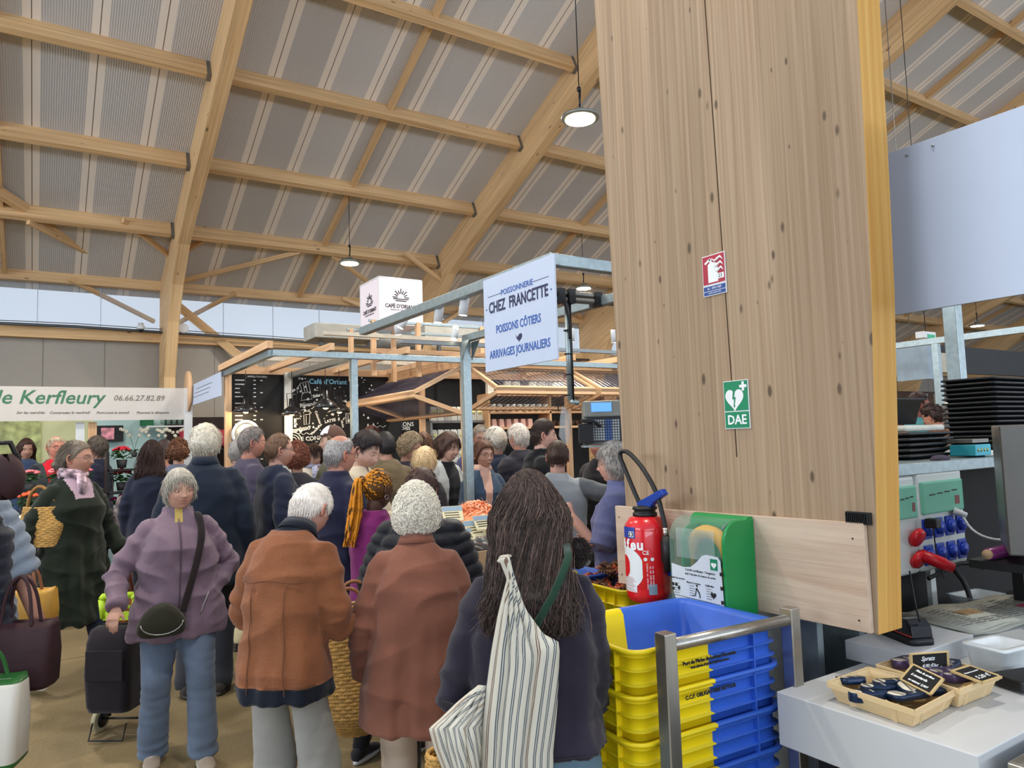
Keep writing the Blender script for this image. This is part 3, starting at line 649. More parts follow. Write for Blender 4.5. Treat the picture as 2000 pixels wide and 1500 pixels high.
q = MB(); q.prism([(-p[0] * w * .5 + w * .1, p[1] * w * .5 + h * .12) for p in bolt], (X1 - .0008, 0, 0), (0, 1, 0), (0, 0, 1), (.0004, 0, 0)); q.build('lightning_bolt', GS, t)
text('DAE', 'lettering', h * .27, WPR, t, frame((X1, 0, -h * .32), (0, -1, 0), (0, 0, 1)), bold=.001, ext=.0003, sx=.95)
# ================================================================= the stalls
HB = 2.6
SIGNW = mat('sign_panel_white', (188, 200, 222), .45, var=.015); SBL = mat('sign_letter_blue', (52, 92, 170), .5, var=.02); SNV = mat('sign_letter_navy', (44, 48, 84), .5, var=.02)
# --- fish stall frame
t = thing('stall_frame', 'galvanised steel frame of the fish stall carrying the big hanging sign', 'frame', (2.12, 2.87, 0))
def L(p): return Vector(p) - Vector((2.12, 2.87, 0))
q = MB(); q.bar(L((2.12, 2.84, HB - .03)), L((2.10, 5.36, HB - .03)), .06, .06); q.build('beam', GALV, t, bevel=.004)
q = MB(); q.bar(L((2.14, 2.87, HB - .03)), L((4.6, 2.87, HB - .03)), .05, .06); q.build('beam', GALV, t, bevel=.004)
q = MB(); q.bar(L((3.07, 2.9, HB - .03)), L((3.06, 5.45, HB - .03)), .06, .06); q.build('beam', GALV, t, bevel=.004)
q = MB(); q.bar(L((3.056, 5.437, 0)), L((3.056, 5.437, HB - .06)), .07, .07, up=(0, 1, 0)); q.build('post', GALV, t, bevel=.004)
q = MB(); q.bar(L((4.56, 2.87, 0)), L((4.56, 2.87, HB - .06)), .06, .06, up=(0, 1, 0)); q.build('post', GALV, t, bevel=.004)
for x_ in (3.10, 3.0): q = MB(); q.prism([(0, 0), (.14, 0), (0, -.16)], L((x_, 5.41, HB - .06)), (0, -1, 0), (0, 0, 1), (.006, 0, 0)); q.build('corner_plate', GALV, t)
q = MB(); q.bar(L((2.45, 5.45, HB - .08)), L((4.9, 5.45, HB - .08)), .05, .03); q.build('lighting_track', mat('grey_track', (150, 154, 156), .4, .5), t)
SPOT = mat('spotlight_white', (216, 218, 220), .4); LIT = mat('lit_spot', (255, 248, 226), .3, emit=(255, 246, 220), es=14)
def spot(p, aim, label):
    p, aim = Vector(p), Vector(aim).normalized(); t = thing('spotlight', label, 'spotlight', p, 0, 'white track spotlights of the fish stall')
    R = aim.to_track_quat('-Z', 'Y').to_matrix(); t.scale = (.8, .8, .8)
    q = MB(); q.lathe([(.03, .09), (.036, .085), (.036, -.07), (.03, -.07)], n=20, R=R); q.build('spot_head', SPOT, t)
    q = MB(); q.lathe([(.001, -.068), (.031, -.068), (.031, -.071), (.001, -.071)], n=20, R=R); q.build('lens', LIT, t)
    q = MB(); q.tube([(0, 0, 0), (0, .03, .09)], .008, 8); q.build('stem', SPOT, t)
Hs = lambda px, py, Y: onY(px, py, Y)
spot(onY(777, 640, 5.4), (.1, .1, -1), 'leftmost white spotlight on the stall track, above the corrugated awning')
spot(onY(788, 628, 5.2), (-.5, .2, -1), 'second white spotlight from the left, tilted outward')
spot(onX(857, 613, 2.14), (-.1, .1, -1), 'white spotlight under the rising beam, behind the café cube sign')
spot(onX(906, 598, 2.14), (-.1, .1, -1), 'white spotlight hanging just left of the big fish stall sign')
spot(onY(888, 652, 5.42), (-.35, -.3, -1), 'white spotlight tilted beside the top of the galvanised post')
spot(onY(1116, 656, 5.42), (.1, .1, -1), 'white spotlight right of the big fish stall sign')
spot(onY(1199, 658, 5.42), (.1, .1, -1), 'rightmost white spotlight, at the edge of the timber column')
# hanging sign
a, b = onX(1084, 496, 2.11), onX(944, 549, 2.11); zt, zb = onX(1084, 496, 2.11).z, onX(1095, 701, 2.11).z; zb2 = onX(954.5, 726.5, 2.11).z
XSg = 2.08; a, b = onX(1083, 495, XSg), onX(945, 549, XSg); c1, d1 = onX(1095, 701, XSg), onX(954.5, 726.5, XSg)
sw = b.y - a.y; sh = ((a.z - c1.z) + (b.z - d1.z)) / 2; sc_ = Vector((XSg, (a.y + b.y) / 2, (a.z + b.z + c1.z + d1.z) / 4))
t = thing('hanging_shop_sign', 'pale blue hanging sign of the fish stall with blue and navy lettering', 'sign', sc_)
q = MB(); q.box((0, 0, 0), (.01, sw, sh)); q.build('panel', SIGNW, t, bevel=.001)
def st(s, u, v, size, m, bold=0, sx=1, sp=1): text(s, 'lettering', size, m, t, frame((-.0062, -u * sw, v * sh), (0, -1, 0), (0, 0, 1)), ext=.0004, bold=bold, sx=sx, sp=sp)
st('POISSONNERIE', 0.0, .30, sh * .082, SBL, 0.0003, 1.08)
st('CHEZ  FRANCETTE', 0.0, .17, sh * .165, SNV, .0022, .77)
st('POISSONS CÔTIERS', .0, -.075, sh * .12, SBL, .0009, .78)
st('ARRIVAGES JOURNALIERS', .0, -.33, sh * .12, SBL, .0009, .80)
q = MB(); q.box((-.0062, sw * .33, sh * .30), (.0006, sw * .2, .0025)); q.box((-.0062, -sw * .33, sh * .30), (.0006, sw * .2, .0025)); q.build('rule_line', SNV, t)
q = MB(); 
for s in (-1, 1): q.lathe([(.0001, -.0002), (.005, 0), (.0001, .0004)], (-.0062, s * sw * .455, sh * .17 - (0)), 12, R=Matrix.Rotation(PI / 2, 3, 'Y'))
q.build('dot', SBL, t)
q = MB(); q.prism([(-.03, .018), (-.018, .0), (-.01, .004), (.0, .012), (.012, .018), (.028, .014), (.03, 0), (.018, -.014), (.006, -.018), (.002, -.026), (-.004, -.018), (-.018, -.01), (-.026, .004)], (-.0064, -.01, -.205 * sh), (0, -1, 0), (0, 0, 1), (.0005, 0, 0)); q.build('fish_emblem', SNV, t)
# scale hung on its pole
t = thing('price_scale', 'grey market price scale with a blue screen hung from a steel pole', 'scale', atd(1165, 862, 4.55)); T0 = t.location.copy()
right = Vector((.84, -.54, 0)); fw = Vector((.54, .84, 0)); RS = Matrix((right, fw, Vector((0, 0, 1)))).transposed()
def S(u, v, w=0): return RS @ Vector((u, v, w))
q = MB(); q.box(S(.045, 0, .20), (.25, .14, .10), rot=RS); q.box(S(.045, .02, .07), (.25, .1, .18), rot=RS); q.build('housing', mat('scale_grey', (128, 130, 124), .45), t, bevel=.008)
q = MB(); q.box(S(.03, -.072, .21), (.125, .004, .055), rot=RS); q.build('screen', mat('blue_screen', (90, 150, 240), .3, emit=(96, 156, 250), es=.8), t)
q = MB(); q.box(S(.05, -.034, .07), (.21, .012, .15), rot=RS); q.build('keypad_panel', mat('dark_keypad', (44, 46, 56), .5), t)
q = MB(); q2 = MB()
for i in range(11):
    for j in range(8): (q2 if 4 < i < 8 else q).box(S(-.02 + i * .0155, -.042, .012 + j * .0165), (.011, .006, .012), rot=RS)
q.build('key', mat('grey_keys', (170, 176, 178), .5), t); q2.build('key', mat('blue_keys', (70, 100, 160), .5), t)
q = MB(); q.box(S(-.07, -.05, .05), (.09, .05, .12), rot=RS); q.tube([S(-.1, -.08, .13), S(-.02, -.1, .12), S(.02, -.07, .09)], .012, 8); q.build('printer', DARKM, t, bevel=.004)
q = MB(); q.box(S(.045, 0, -.03), (.27, .16, .012), rot=RS); q.build('tray', GALV, t)
q = MB(); q.tube([S(-.155, 0, .26), S(-.155, 0, .90)], .016, 14); q.tube([S(-.155, 0, .26), S(-.10, 0, .24)], .016, 10); q.build('pole', GALV, t)
q = MB(); q.tube([S(-.134, -.01, .26), S(-.134, -.01, .9)], .006, 8); q.tube(smooth([S(-.13, 0, .28), S(-.18, -.02, .30), S(-.24, -.02, .27), S(-.23, 0, .2)]), .004, 6); q.build('power_cable', DARKM, t)
q = MB()
for z in (.42, .55, .7): q.tube([S(-.155, 0, z), S(-.155, 0, z + .008)], .026, 12)
q.build('cable_tie', DARKM, t)
q = MB(); q.tube([S(-.20, -.02, .22), S(-.19, -.02, .16), S(-.20, -.02, .04), S(-.19, -.02, -.01)], [.014, .034, .036, .012], 12); 
tag(q.build('plastic_bag', mat('clear_bag', (206, 212, 214), .25, alpha=.3), None, loc=T0), 'bunch of clear plastic bags hanging left of the price scale', 'plastic bags')
p0 = T0 + S(-.155, 0, .9); t = thing('cross_rail', 'dark steel rail with clamps over the price scale', 'rail', p0)
q = MB(); q.tube([(-.1, 0, .0), (.9, 0, .02)], .02, 10); q.tube([(-.25, 0, .04), (.95, 0, .05)], .018, 10); q.build('tube', SHOE, t)
for x in (-.06, .02, .24): q = MB(); q.box((x, 0, .02), (.05, .08, .09)); q.build('clamp', DARKM, t)
q = MB(); q.tube(smooth([(-.06, -.03, .03), (-.02, -.05, -.12), (.0, -.02, -.25)]), .008, 8); q.build('cable', DARKM, t)
# --- fish display
FX0, FX1, FY0, FY1 = 2.03, 2.96, 3.76, 5.62
CARD = mat('brown_cardboard', (196, 164, 128), .75, var=.05); ICE = mat('crushed_ice', (206, 214, 216), .4, var=.15, bump=.8, bscale=40)
t = thing('fish_counter', 'market counter covered in ice and trays, edged with cardboard', 'counter', (2.5, 4.7, 0))
q = MB(); q.box((0, 0, .46), (.88, 1.82, .92)); q.build('body', mat('counter_grey', (120, 124, 126), .5), t)
q = MB(); q.prism([(-.93, .93), (.93, 1.05), (.93, 1.0), (-.93, .88)], (-.44, 0, 0), (0, 1, 0), (0, 0, 1), (.88, 0, 0)); q.build('ice_bed', ICE, t)
q = MB(); q.box((-.225, -.945, .975), (.46, .012, .13)); q.box((.235, -.946, .985), (.45, .012, .13)); q.build('cardboard_edge', CARD, t)
q = MB(); q.box((-.45, .7, 1.12), (.008, .4, .16)); q.build('glass_screen', mat('stall_glass', (190, 214, 214), .08, alpha=.3), t)
def fz(y): return .93 + .12 * ((y - 4.7) + .93) / 1.86
# pink shrimps
SHR = [mat('cooked_prawn', (246, 156, 112), .35, var=.25, scale=60), mat('cooked_prawn_light', (252, 192, 156), .35, var=.2, scale=60)]
def shrimp_mesh():
    q = MB(); pts = [(.021 * math.cos(a), 0, .018 * math.sin(a)) for a in [PI * k / 6 for k in range(7)]]
    q.tube(pts, [.003, .0062, .0072, .0068, .006, .0045, .0026], 7); q.tube([pts[0], (.046, 0, -.012), (.05, .01, .012)], [.0025, .001, .0006], 4); q.tube([pts[-1], (-.036, 0, -.008)], [.004, .009], 6, flat=.35)
    for k in (1, 2, 3): q.tube([pts[k], (pts[k][0] * .5, 0, -.006)], [.0018, .0008], 4)
    return q
r = random.Random(3); protos = [shrimp_mesh().build('prawn', SHR[k]) for k in range(2)]
cs = onZ(925, 992, 1.13); SC0 = Vector((2.90, 5.05, 0))
NSH = 290; first = [True, True]
for i in range(NSH):
    a = r.random() * 2 * PI; d = math.sqrt(i / NSH); x, y = SC0.x + .20 * d * math.cos(a), SC0.y + .30 * d * math.sin(a); 
    k = i % 2; o = protos[k] if first[k] else protos[k].copy()
    if not first[k]: COL.objects.link(o)
    first[k] = False; o.location = (x, y, fz(y) + .03 + .15 * (1 - d * d) + r.uniform(-.01, .01)); o.rotation_euler = (r.uniform(-.9, .9), r.uniform(-.9, .9), r.random() * 6.3)
    tag(o, 'cooked pink prawn in the heap on the fish counter', 'prawn', 'cooked prawns heaped on the counter')
q = MB(); q.ball((SC0.x, SC0.y, fz(5.2) + .0), (.22, .32, .14), 20)
for i, v in enumerate(q.v): q.v[i] = (v[0], v[1], max(v[2], fz(v[1]) + .002) + .02 * noise.noise(Vector(v) * 30))
tag(q.build('prawn_heap', SHR[0]), 'cooked pink prawns lying under the visible ones', 'prawns', kind='stuff')
# trays of fish and price cards
FISH = [mat('fish_silver', (132, 136, 140), .25, .3, var=.3, scale=30), mat('fish_dark', (62, 56, 60), .3, var=.4, scale=30), mat('fish_pink', (190, 140, 128), .35, var=.2, scale=30)]
def fish(L_, m, p, rz, lab, cat='fish', grp=None, R=.5):
    q = MB(); n = 9; pts = [(L_ * (k / n - .5), .004 * math.sin(k), .012) for k in range(n + 1)]
    rad = [(.006 + L_ * .13 * math.sin(PI * min(1, (k / n) ** .7 * 1.02)) ** .8 * .5, .006 + L_ * .1 * math.sin(PI * (k / n) ** .7) * .4) if k < n else (.005, .004) for k in range(n + 1)]
    q.tube(pts, rad, 10); q.prism([(0, 0), (.035, .03), (.028, 0), (.035, -.03)], (L_ * .5 - .008, 0, .012), (1, 0, 0), (0, 1, 0), (0, 0, .002)); q.prism([(-.02, 0), (.03, 0), (.0, .025)], (0, L_ * .04, .012), (1, 0, 0), (0, 1, 0), (0, 0, .002))
    o = q.build('fish', m, loc=p); o.rotation_euler = (.06, 0, rz); return tag(o, lab, cat, grp)
for row, (y0, m, lab, grp) in enumerate(((3.95, FISH[2], 'pinkish grey fish laid at the front edge of the counter', 'fish at the front edge of the counter'), (4.25, FISH[1], 'dark fish laid in the middle of the counter', 'dark fish in the middle of the counter'), (4.55, FISH[0], 'silvery fish laid before the prawn heap', 'silver fish before the prawns'))):
    for k in range(9):
        x = FX0 + .1 + k * .095; fish(.3, m, (x, y0 + .03 * math.sin(k * 2.1), fz(y0) + .01), math.radians(80 + 9 * math.sin(k * 5)), lab, 'fish', grp)
CARDM = mat('price_card', (232, 226, 190), .6, var=.02); CARDB = mat('price_card_band', (150, 176, 200), .6, var=.02)
def pcard(px, py, z, w, h, lab, rz=.2):
    p = onZ(px, py, z); t = thing('price_card', lab, 'price card', p, 0); R = Matrix.Rotation(-.4 + rz, 3, 'Z') @ Matrix.Rotation(math.radians(55), 3, 'X')
    q = MB(); q.box((0, 0, 0), (w, h, .003), rot=R); q.build('card', CARDM, t)
    q = MB(); q.box(R @ Vector((0, h * .32, .002)), (w * .98, h * .3, .002), rot=R); q.build('blue_band', CARDB, t)
    q = MB(); [q.box(R @ Vector((w * (-.05 + .02 * k), h * (.05 - .16 * k), .0022)), (w * .7, .006, .001), rot=R) for k in range(3)]; q.build('handwriting', INK, t)
    q = MB(); q.tube([R @ Vector((0, -h * .45, -.002)), R @ Vector((0, -h * .45, -.002)) + Vector((0, .01, -.09))], .003, 5); q.build('skewer', STEEL, t)
pcard(884, 1003, 1.14, .16, .13, 'yellow and blue price card at the left of the prawn heap', .1)
pcard(927, 1032, 1.08, .16, .13, 'yellow and blue price card right in front of the prawns', .5)
pcard(946, 1020, 1.12, .16, .11, 'yellow and blue price card nearest to the long-haired woman', .4)
pcard(912, 1044, 1.05, .12, .09, 'yellow price card lying lowest among the fish', .7)
# --- diagonal service board and stall of the café
t = thing('cafe_structure', 'galvanised and timber frame of the café stall', 'frame', (1.8, 6.88, 0))
def L(p): return Vector(p) - Vector((1.8, 6.88, 0))
def gb(a, b, w=.06, h=.06, m=None, nm='beam', up=(0, 0, 1)): q = MB(); q.bar(L(a), L(b), w, h, up=up); q.build(nm, m or GALV, t, bevel=.003 if m is None else 0)
gb((1.8, 6.88, 2.57), (7.4, 6.88, 2.57)); gb((1.8, 6.9, 2.57), (1.8, 9.0, 2.57)); gb((2.6, 6.9, 2.565), (2.55, 8.97, 2.565)); gb((2.6, 6.9, 0), (2.6, 6.9, 2.54), .065, .065, up=(0, 1, 0), nm='post'); gb((7.3, 6.9, 0), (7.3, 6.9, 2.54), .065, .065, up=(0, 1, 0), nm='post')
gb((1.76, 6.8, 2.64), (1.76, 9.02, 2.64), .05, .07, LATH, 'batten')
gb((1.8, 9.0, 2.62), (7.4, 9.0, 2.62), .06, .09, LATH, 'batten'); gb((2.1, 8.9, 2.76), (7.4, 8.9, 2.76), .05, .05, mat('pale_conduit', (186, 176, 160), .5), 'batten')
for x in (2.35, 3.15, 3.9, 4.6, 5.3, 6.0): gb((x, 6.8, 2.645), (x - .02, 9.02, 2.645), .045, .07, LATH, 'batten')
for x, z in ((3.3, 2.64), (3.3, 3.1)): pass
gb((1.83, 8.95, 0), (1.83, 8.95, 2.6), .07, .07, LATH, 'post', (0, 1, 0))
# lattice that carries the cube sign
for x, y in ((3.1, 7.6), (3.65, 7.6), (3.1, 8.3), (3.65, 8.3), (4.5, 7.6), (5.1, 7.6)): gb((x, y, 2.45), (x, y, 3.08), .05, .05, LATH, 'post', (0, 1, 0))
gb((3.05, 7.6, 3.07), (5.2, 7.6, 3.07), .03, .03, None, 'rail'); gb((3.05, 8.3, 3.07), (5.2, 8.3, 3.07), .03, .03, None, 'rail'); gb((3.1, 7.5, 2.72), (5.2, 7.5, 2.72), .04, .05, LATH, 'batten')
gb((2.45, 7.35, 2.86), (5.4, 7.35, 2.86), .05, .04, mat('pale_conduit', (186, 176, 160), .5), 'batten')
# ventilation ducts above the café
t2 = thing('ventilation_duct', 'pale grey ventilation boxes above the café lattice', 'duct', (4.2, 9.6, 3.2)); q = MB(); q.box((-.75, 0, .02), (.9, .5, .2)); q.box((1.2, 0, .1), (1.6, .5, .24)); q.build('box', mat('duct_grey', (168, 166, 158), .5), t2, bevel=.01); q = MB(); q.tube([(-.4, -.1, -.05), (.4, -.1, -.05)], .12, 16); q.build('round_duct', mat('duct_round', (150, 152, 150), .4, .4), t2)
for x in (-1.0, .8, 1.7): q = MB(); q.box((x, .1, -1.6), (.05, .05, 3.2)); q.build('stand_post', SHOE, t2)
# cube sign
cy0 = 8.0; a = onY(740, 540, cy0); b = onY(823, 547, cy0); bt = onY(740, 631, cy0); cw = b.x - a.x; ch = a.z - bt.z
LBX = mat('lightbox_white', (226, 216, 224), .4, var=.02, emit=(236, 226, 232), es=.12)
t = thing('cube_sign', 'white café cube sign with a black rising sun emblem', 'sign', (a.x + cw / 2, cy0 + .3, bt.z))
q = MB(); q.box((0, 0, ch / 2), (cw, .6, ch)); q.build('lightbox', LBX, t, bevel=.006)
q = MB()
for x in (-1, 1):
    for y in (-1, 1): q.box((x * (cw / 2), y * .3, ch / 2), (.014, .014, ch + .01))
for z in (0, 1):
    for s in (-1, 1): q.box((0, s * .3, z * ch), (cw + .01, .014, .014)); q.box((s * cw / 2, 0, z * ch), (.014, .6, .014))
q.build('edge_trim', WHITE, t)
def emblem(M, s):
    q = MB()
    for k in range(9):
        a = PI * k / 8; r0, r1 = .045 * s, (.11 if k % 2 == 0 else .09) * s; q.bar(M @ Vector((r0 * math.cos(a), r0 * math.sin(a) + .02 * s, 0)), M @ Vector((r1 * math.cos(a), r1 * math.sin(a) + .02 * s, 0)), .012 * s, .002, up=M.to_3x3() @ Vector((0, 0, 1)))
    for k, w in ((0, .1), (-.022, .07)): q.bar(M @ Vector((-w * s, k * s, 0)), M @ Vector((w * s, k * s, 0)), .011 * s, .002, up=M.to_3x3() @ Vector((0, 0, 1)))
    q.build('sun_emblem', INK, t)
for M, s in ((frame((0, -.304, ch * .55), (1, 0, 0), (0, 0, 1)), 1), (frame((-cw / 2 - .004, .0, ch * .5), (0, -1, 0), (0, 0, 1)), 1)):
    emblem(M, 1.0)
    text('CAFÉ D’ORIANT', 'lettering', .066, INK, t, M @ Matrix.Translation((0, -.09, 0)), bold=.0014, ext=.0006, sx=.86)
    text('MAISON DE TORRÉFACTION', 'lettering', .024, INK, t, M @ Matrix.Translation((0, -.135, 0)), ext=.0006, sx=.9)
# --- café back wall: menu board, chalkboard
t = thing('menu_board', 'tall black menu panel with white price lines and a round clock below', 'menu board', (2.17, 8.98, 0))
q = MB(); q.box((0, .02, 1.3), (.66, .04, 2.58)); q.build('panel', BLACK, t)
q = MB(); r = random.Random(2)
for k in range(19):
    z = 2.50 - .049 * k - (.03 if k > 4 else 0) - (.03 if k > 12 else 0)
    w = .05 + .06 * r.random(); q.box((-.255 + w / 2, -.003, z), (w, .002, .013)); q.box((-.03, -.003, z), (.03, .002, .012)); 
    if k % 3 == 0: q.box((.05, -.003, z), (.03, .002, .012))
q.build('price_lines', mat('chalk_grey', (190, 190, 192), .8), t); text('SIMPLE / DOUBLE', 'lettering', .03, WPR, t, frame((-.0, -.004, 2.545), (1, 0, 0), (0, 0, 1)), ext=.0005)
p = onY(480, 848, 8.9); t = thing('wall_clock', 'large white rimmed round clock on the black menu wall', 'clock', p)
q = MB(); q.lathe([(.10, .0), (.155, 0), (.165, .02), (.155, .035), (.135, .03), (.13, .01)], n=40, R=Matrix.Rotation(PI / 2, 3, 'X')); q.build('rim', WHITE, t)
q = MB(); q.lathe([(.0005, .008), (.135, .008), (.135, .012), (.0005, .012)], n=40, R=Matrix.Rotation(PI / 2, 3, 'X')); q.build('face', mat('speckled_face', (186, 186, 178), .6, var=.35, scale=60), t)
q = MB(); q.box((.0, -.015, .03), (.006, .003, .07)); q.box((.02, -.015, -.01), (.05, .003, .005)); q.build('hands', DARKM, t)
CHK = mat('chalk_white', (214, 216, 214), .9, var=.15); CHB = mat('chalk_blue', (130, 190, 220), .9, var=.1)
t = thing('chalkboard', 'large black chalkboard covered in white café drawings and words', 'chalkboard', (3.3, 8.98, 0))
q = MB(); q.box((0, .02, 1.72), (1.5, .04, 1.84)); q.build('panel', BLACK, t)
def bd(px, py): p = onY(px, py, 8.955); return p.x - 3.3, p.z
def ctext(s, px, py, size, m=CHK, rot=0, bold=.001):
    u, v = bd(px, py); a = math.radians(rot); text(s, 'lettering', size * .84, m, t, frame((u, -.024, v), (math.cos(a), 0, math.sin(a)), (-math.sin(a), 0, math.cos(a))), ext=.001, bold=bold)
ctext('Café d’Oriant', 641, 746, .105, CHB, 0, .0015); ctext('Rwanda', 603, 790, .085, rot=10); ctext('ESPRESSO', 589, 839, .062, rot=10, bold=.002); ctext('LE COMPTOIR', 618, 856, .085, rot=2); ctext('LATTE', 645, 822, .06, rot=12, bold=.002); ctext('Honduras', 618, 838, .055, rot=45); ctext('FILTRE', 577, 826, .045, rot=90, bold=.002); ctext('Colombie', 621, 815, .05, rot=-70); ctext('Sidamo', 622, 772, .06, rot=14, bold=.002); ctext('mi', 673, 783, .06); ctext('Moka', 669, 828, .05, rot=-75)
q = MB(); r = random.Random(11)
def cl(pts, w=.0035): q.tube([Vector((p[0], -.024, p[1])) for p in pts], w, 4, smooth=False)
def cp(px, py, dx=0, dy=0): u, v = bd(px, py); return (u + dx, v + dy)
# moka pot, glasses, cup and waves
u, v = bd(597, 765)
for pts in ([(-.07, .1), (.03, .13), (.06, .0), (-.04, -.02), (-.07, .1)], [(-.04, -.02), (.06, 0), (.08, -.09), (-.06, -.11), (-.04, -.02)], [(-.03, .1), (-.01, 0)], [(.0, .11), (.02, 0)], [(-.07, .09), (-.11, .04), (-.1, -.02)]): cl([(u + p[0], v + p[1]) for p in pts])
for gx, gy in ((598, 820), (680, 818)):
    u, v = bd(gx, gy); 
    for pts in ([(-.03, .1), (-.025, -.06), (.04, -.05), (.05, .11), (-.03, .1)], [(-.03, .06), (.045, .07)], [(-.0, .05), (0, -.05)]): cl([(u + p[0], v + p[1]) for p in pts])
for gx, gy in ((590, 801), (596, 847), (740, 833)):
    u, v = bd(gx, gy); cl([(u - .08 + .02 * k, v + .012 * math.sin(k * 1.6)) for k in range(10)])
u, v = bd(572, 862)
for rr in (.05, .08, .11): cl([(u + rr * math.cos(a), v + rr * math.sin(a)) for a in [PI * k / 10 for k in range(11)]], .006)
for i in range(150):
    px, py = r.uniform(572, 745), r.uniform(735, 868); u, v = bd(px, py)
    if 610 < px < 690 and 735 < py < 756: continue
    k = i % 4; s = r.uniform(.008, .018)
    if k == 0: q.lathe([(s * .6, -.001), (s, 0), (s * .6, .001)], (u, -.024, v), 10, R=Matrix.Rotation(PI / 2, 3, 'X'))
    elif k == 1: q.prism([(-s, -s), (s, -s), (0, s)], (u, -.024, v), (1, 0, 0), (0, 0, 1), (0, .002, 0))
    elif k == 2: [cl([(u, v), (u + s * math.cos(a), v + s * math.sin(a))], .0025) for a in (0, 1.25, 2.5, 3.75, 5)]
    else: cl([(u - s, v), (u, v + s), (u + s, v)], .003)
q.build('chalk_drawing', CHK, t)
t = thing('drinks_chalkboard', 'smaller chalkboard reading cold drinks between the awning posts', 'chalkboard', (4.45, 9.0, 0))
q = MB(); q.box((0, .01, 1.85), (.75, .02, 1.5)); q.box((.25, .02, 1.35), (5.1, .01, 2.5)); q.build('panel', BLACK, t)
for s, px, py, z in (('BOISSONS', 784, 829, .08), ('FRAICHES', 784, 837, .06), ('CITRONNADE', 793, 856, .05), ('LIMONADE', 793, 868, .05)):
    p = onY(px, py, 8.98); text(s, 'lettering', z, CHK, t, frame((p.x - 4.45, -.012, p.z), (1, 0, 0), (0, 0, 1)), ext=.001, bold=.001)
# pale mast between the boards
p = onY(563, 790, 8.93); q = MB(); q.box((p.x, 8.93, 1.3), (.09, .04, 2.6)); o = q.build('cable_mast', mat('pale_mast', (210, 208, 200), .5)); tag(o, 'pale cable mast between the menu panel and the chalkboard', 'mast')
t = thing('bar_counter', 'café counter with a wooden front and pale worktop', 'counter', (3.2, 8.2, 0))
q = MB(); q.box((0, 0, .5), (2.6, .08, 1.0)); q.build('front_panel', wood('counter_wood', (176, 110, 66), (130, 74, 40), knots=.4), t); q = MB(); q.box((0, .15, 1.02), (2.7, .45, .04)); q.build('worktop', mat('worktop_cream', (206, 196, 180), .4), t)
# black dome pendants
def pendant(px, py, X, lab):
    p = onX(px, py, X); t = thing('dome_pendant_lamp', lab, 'lamp', p, 0, 'black dome lamps of the café')
    q = MB(); q.lathe([(.02, .2), (.03, .2), (.035, .11), (.06, .09), (.11, .055), (.15, .0), (.146, 0), (.1, .05), (.02, .08)], n=28); q.build('lamp_shade', mat('black_enamel', (24, 24, 28), .3, coat=.4), t)
    q = MB(); q.ball((0, 0, .02), (.035, .035, .03), 12); q.build('bulb', mat('warm_bulb', (255, 214, 150), .3, emit=(255, 206, 130), es=6), t)
    q = MB(); q.tube([(0, 0, .2), (0, 0, 2.6 - p.z)], .004, 5); q.tube([(-.05, 0, .1), (-.06, 0, .26), (.06, 0, .26), (.05, 0, .1)], .005, 6); q.build('cable', DARKM, t)
    l = bpy.data.lights.new('pendant_light', 'POINT'); l.energy = 6; l.color = (1, .75, .45); l.shadow_soft_size = .04; lo = bpy.data.objects.new('pendant_light', l); COL.objects.link(lo); lo.parent = t; lo.location = (0, 0, -.04)
pendant(480, 806, 2.0, 'black dome lamp in front of the menu panel, leftmost of the four'); pendant(570, 811, 2.52, 'black dome lamp beside the pale cable mast')
pendant(636, 798, 2.62, 'largest black dome lamp, in front of the chalkboard'); pendant(663, 806, 3.0, 'black dome lamp just right of the largest one')
# --- corrugated awnings
AW = mat('clear_corrugated_sheet', (64, 60, 76), .14, alpha=.3, spec=.7, var=.05)
def awning(lab, A, B, out, drop1, drop2, po, corr=.066):
    """A,B ends of the hinge line on top; out vector of the protruding edge; the lower flap folds back"""
    t = thing('corrugated_awning', lab, 'awning', A, 0, 'corrugated awnings of the café'); A0 = Vector(A); B = Vector(B) - A0; o_ = Vector(out); L_ = B.length; d = B.normalized()
    E0 = o_ + Vector((0, 0, -drop1)); Z0 = Vector((0, 0, -drop2 - .0)); up1 = d.cross(E0).normalized()
    for nm, P0, P1 in (('upper_sheet', Vector((0, 0, 0)), E0), ('lower_sheet', E0 + Vector((0, 0, -.05)), Z0)):
        q = MB(); n = int(L_ / corr) * 4; up = d.cross(P1 - P0).normalized(); vs = []
        for i in range(n + 1):
            w = .016 * math.sin(2 * PI * i / 4); vs += [P0 + d * (L_ * i / n) + up * w, P1 + d * (L_ * i / n) + up * w]
        q.add(vs, [(2 * i, 2 * i + 2, 2 * i + 3, 2 * i + 1) for i in range(n)], smooth=True); q.build(nm, AW, t, fix=False)
        for s in (d * .02, B - d * .02, *([B * po] if nm == 'lower_sheet' and po else [])):
            q = MB(); q.bar(P0 + s, P1 + s, .035, .045, up=up); q.build('side_rail', LATH, t)
        for P in (P0, P1):
            q = MB(); q.bar(P, P + B, .045, .035, up=up); q.build('edge_rail', LATH, t)
zT = 2.5
awning('corrugated awning on the left side of the café, nearest the chalkboard', (3.85, 9.12, zT), (3.85, 6.95, zT), (-.55, 0, 0), .27, .50, .33)
awning('middle corrugated awning under the hanging fish stall sign', (3.97, 7.0, zT), (5.3, 7.0, zT), (0, -.55, 0), .26, .45, 0)
awning('right corrugated awning, partly hidden by the timber column', (5.38, 7.0, zT), (6.9, 7.0, zT), (0, -.55, 0), .26, .45, 0)
t = thing('cafe_kiosk', 'timber kiosk of the café with posts and black back wall', 'kiosk', (5.4, 8.0, 0))
for x, y in ((-1.5, -1.0), (-1.5, .05), (-1.5, 1.05), (-.07, -1.0), (1.5, -1.0)): q = MB(); q.box((x, y, 1.28), (.06, .06, 2.56)); q.build('post', LATH, t)
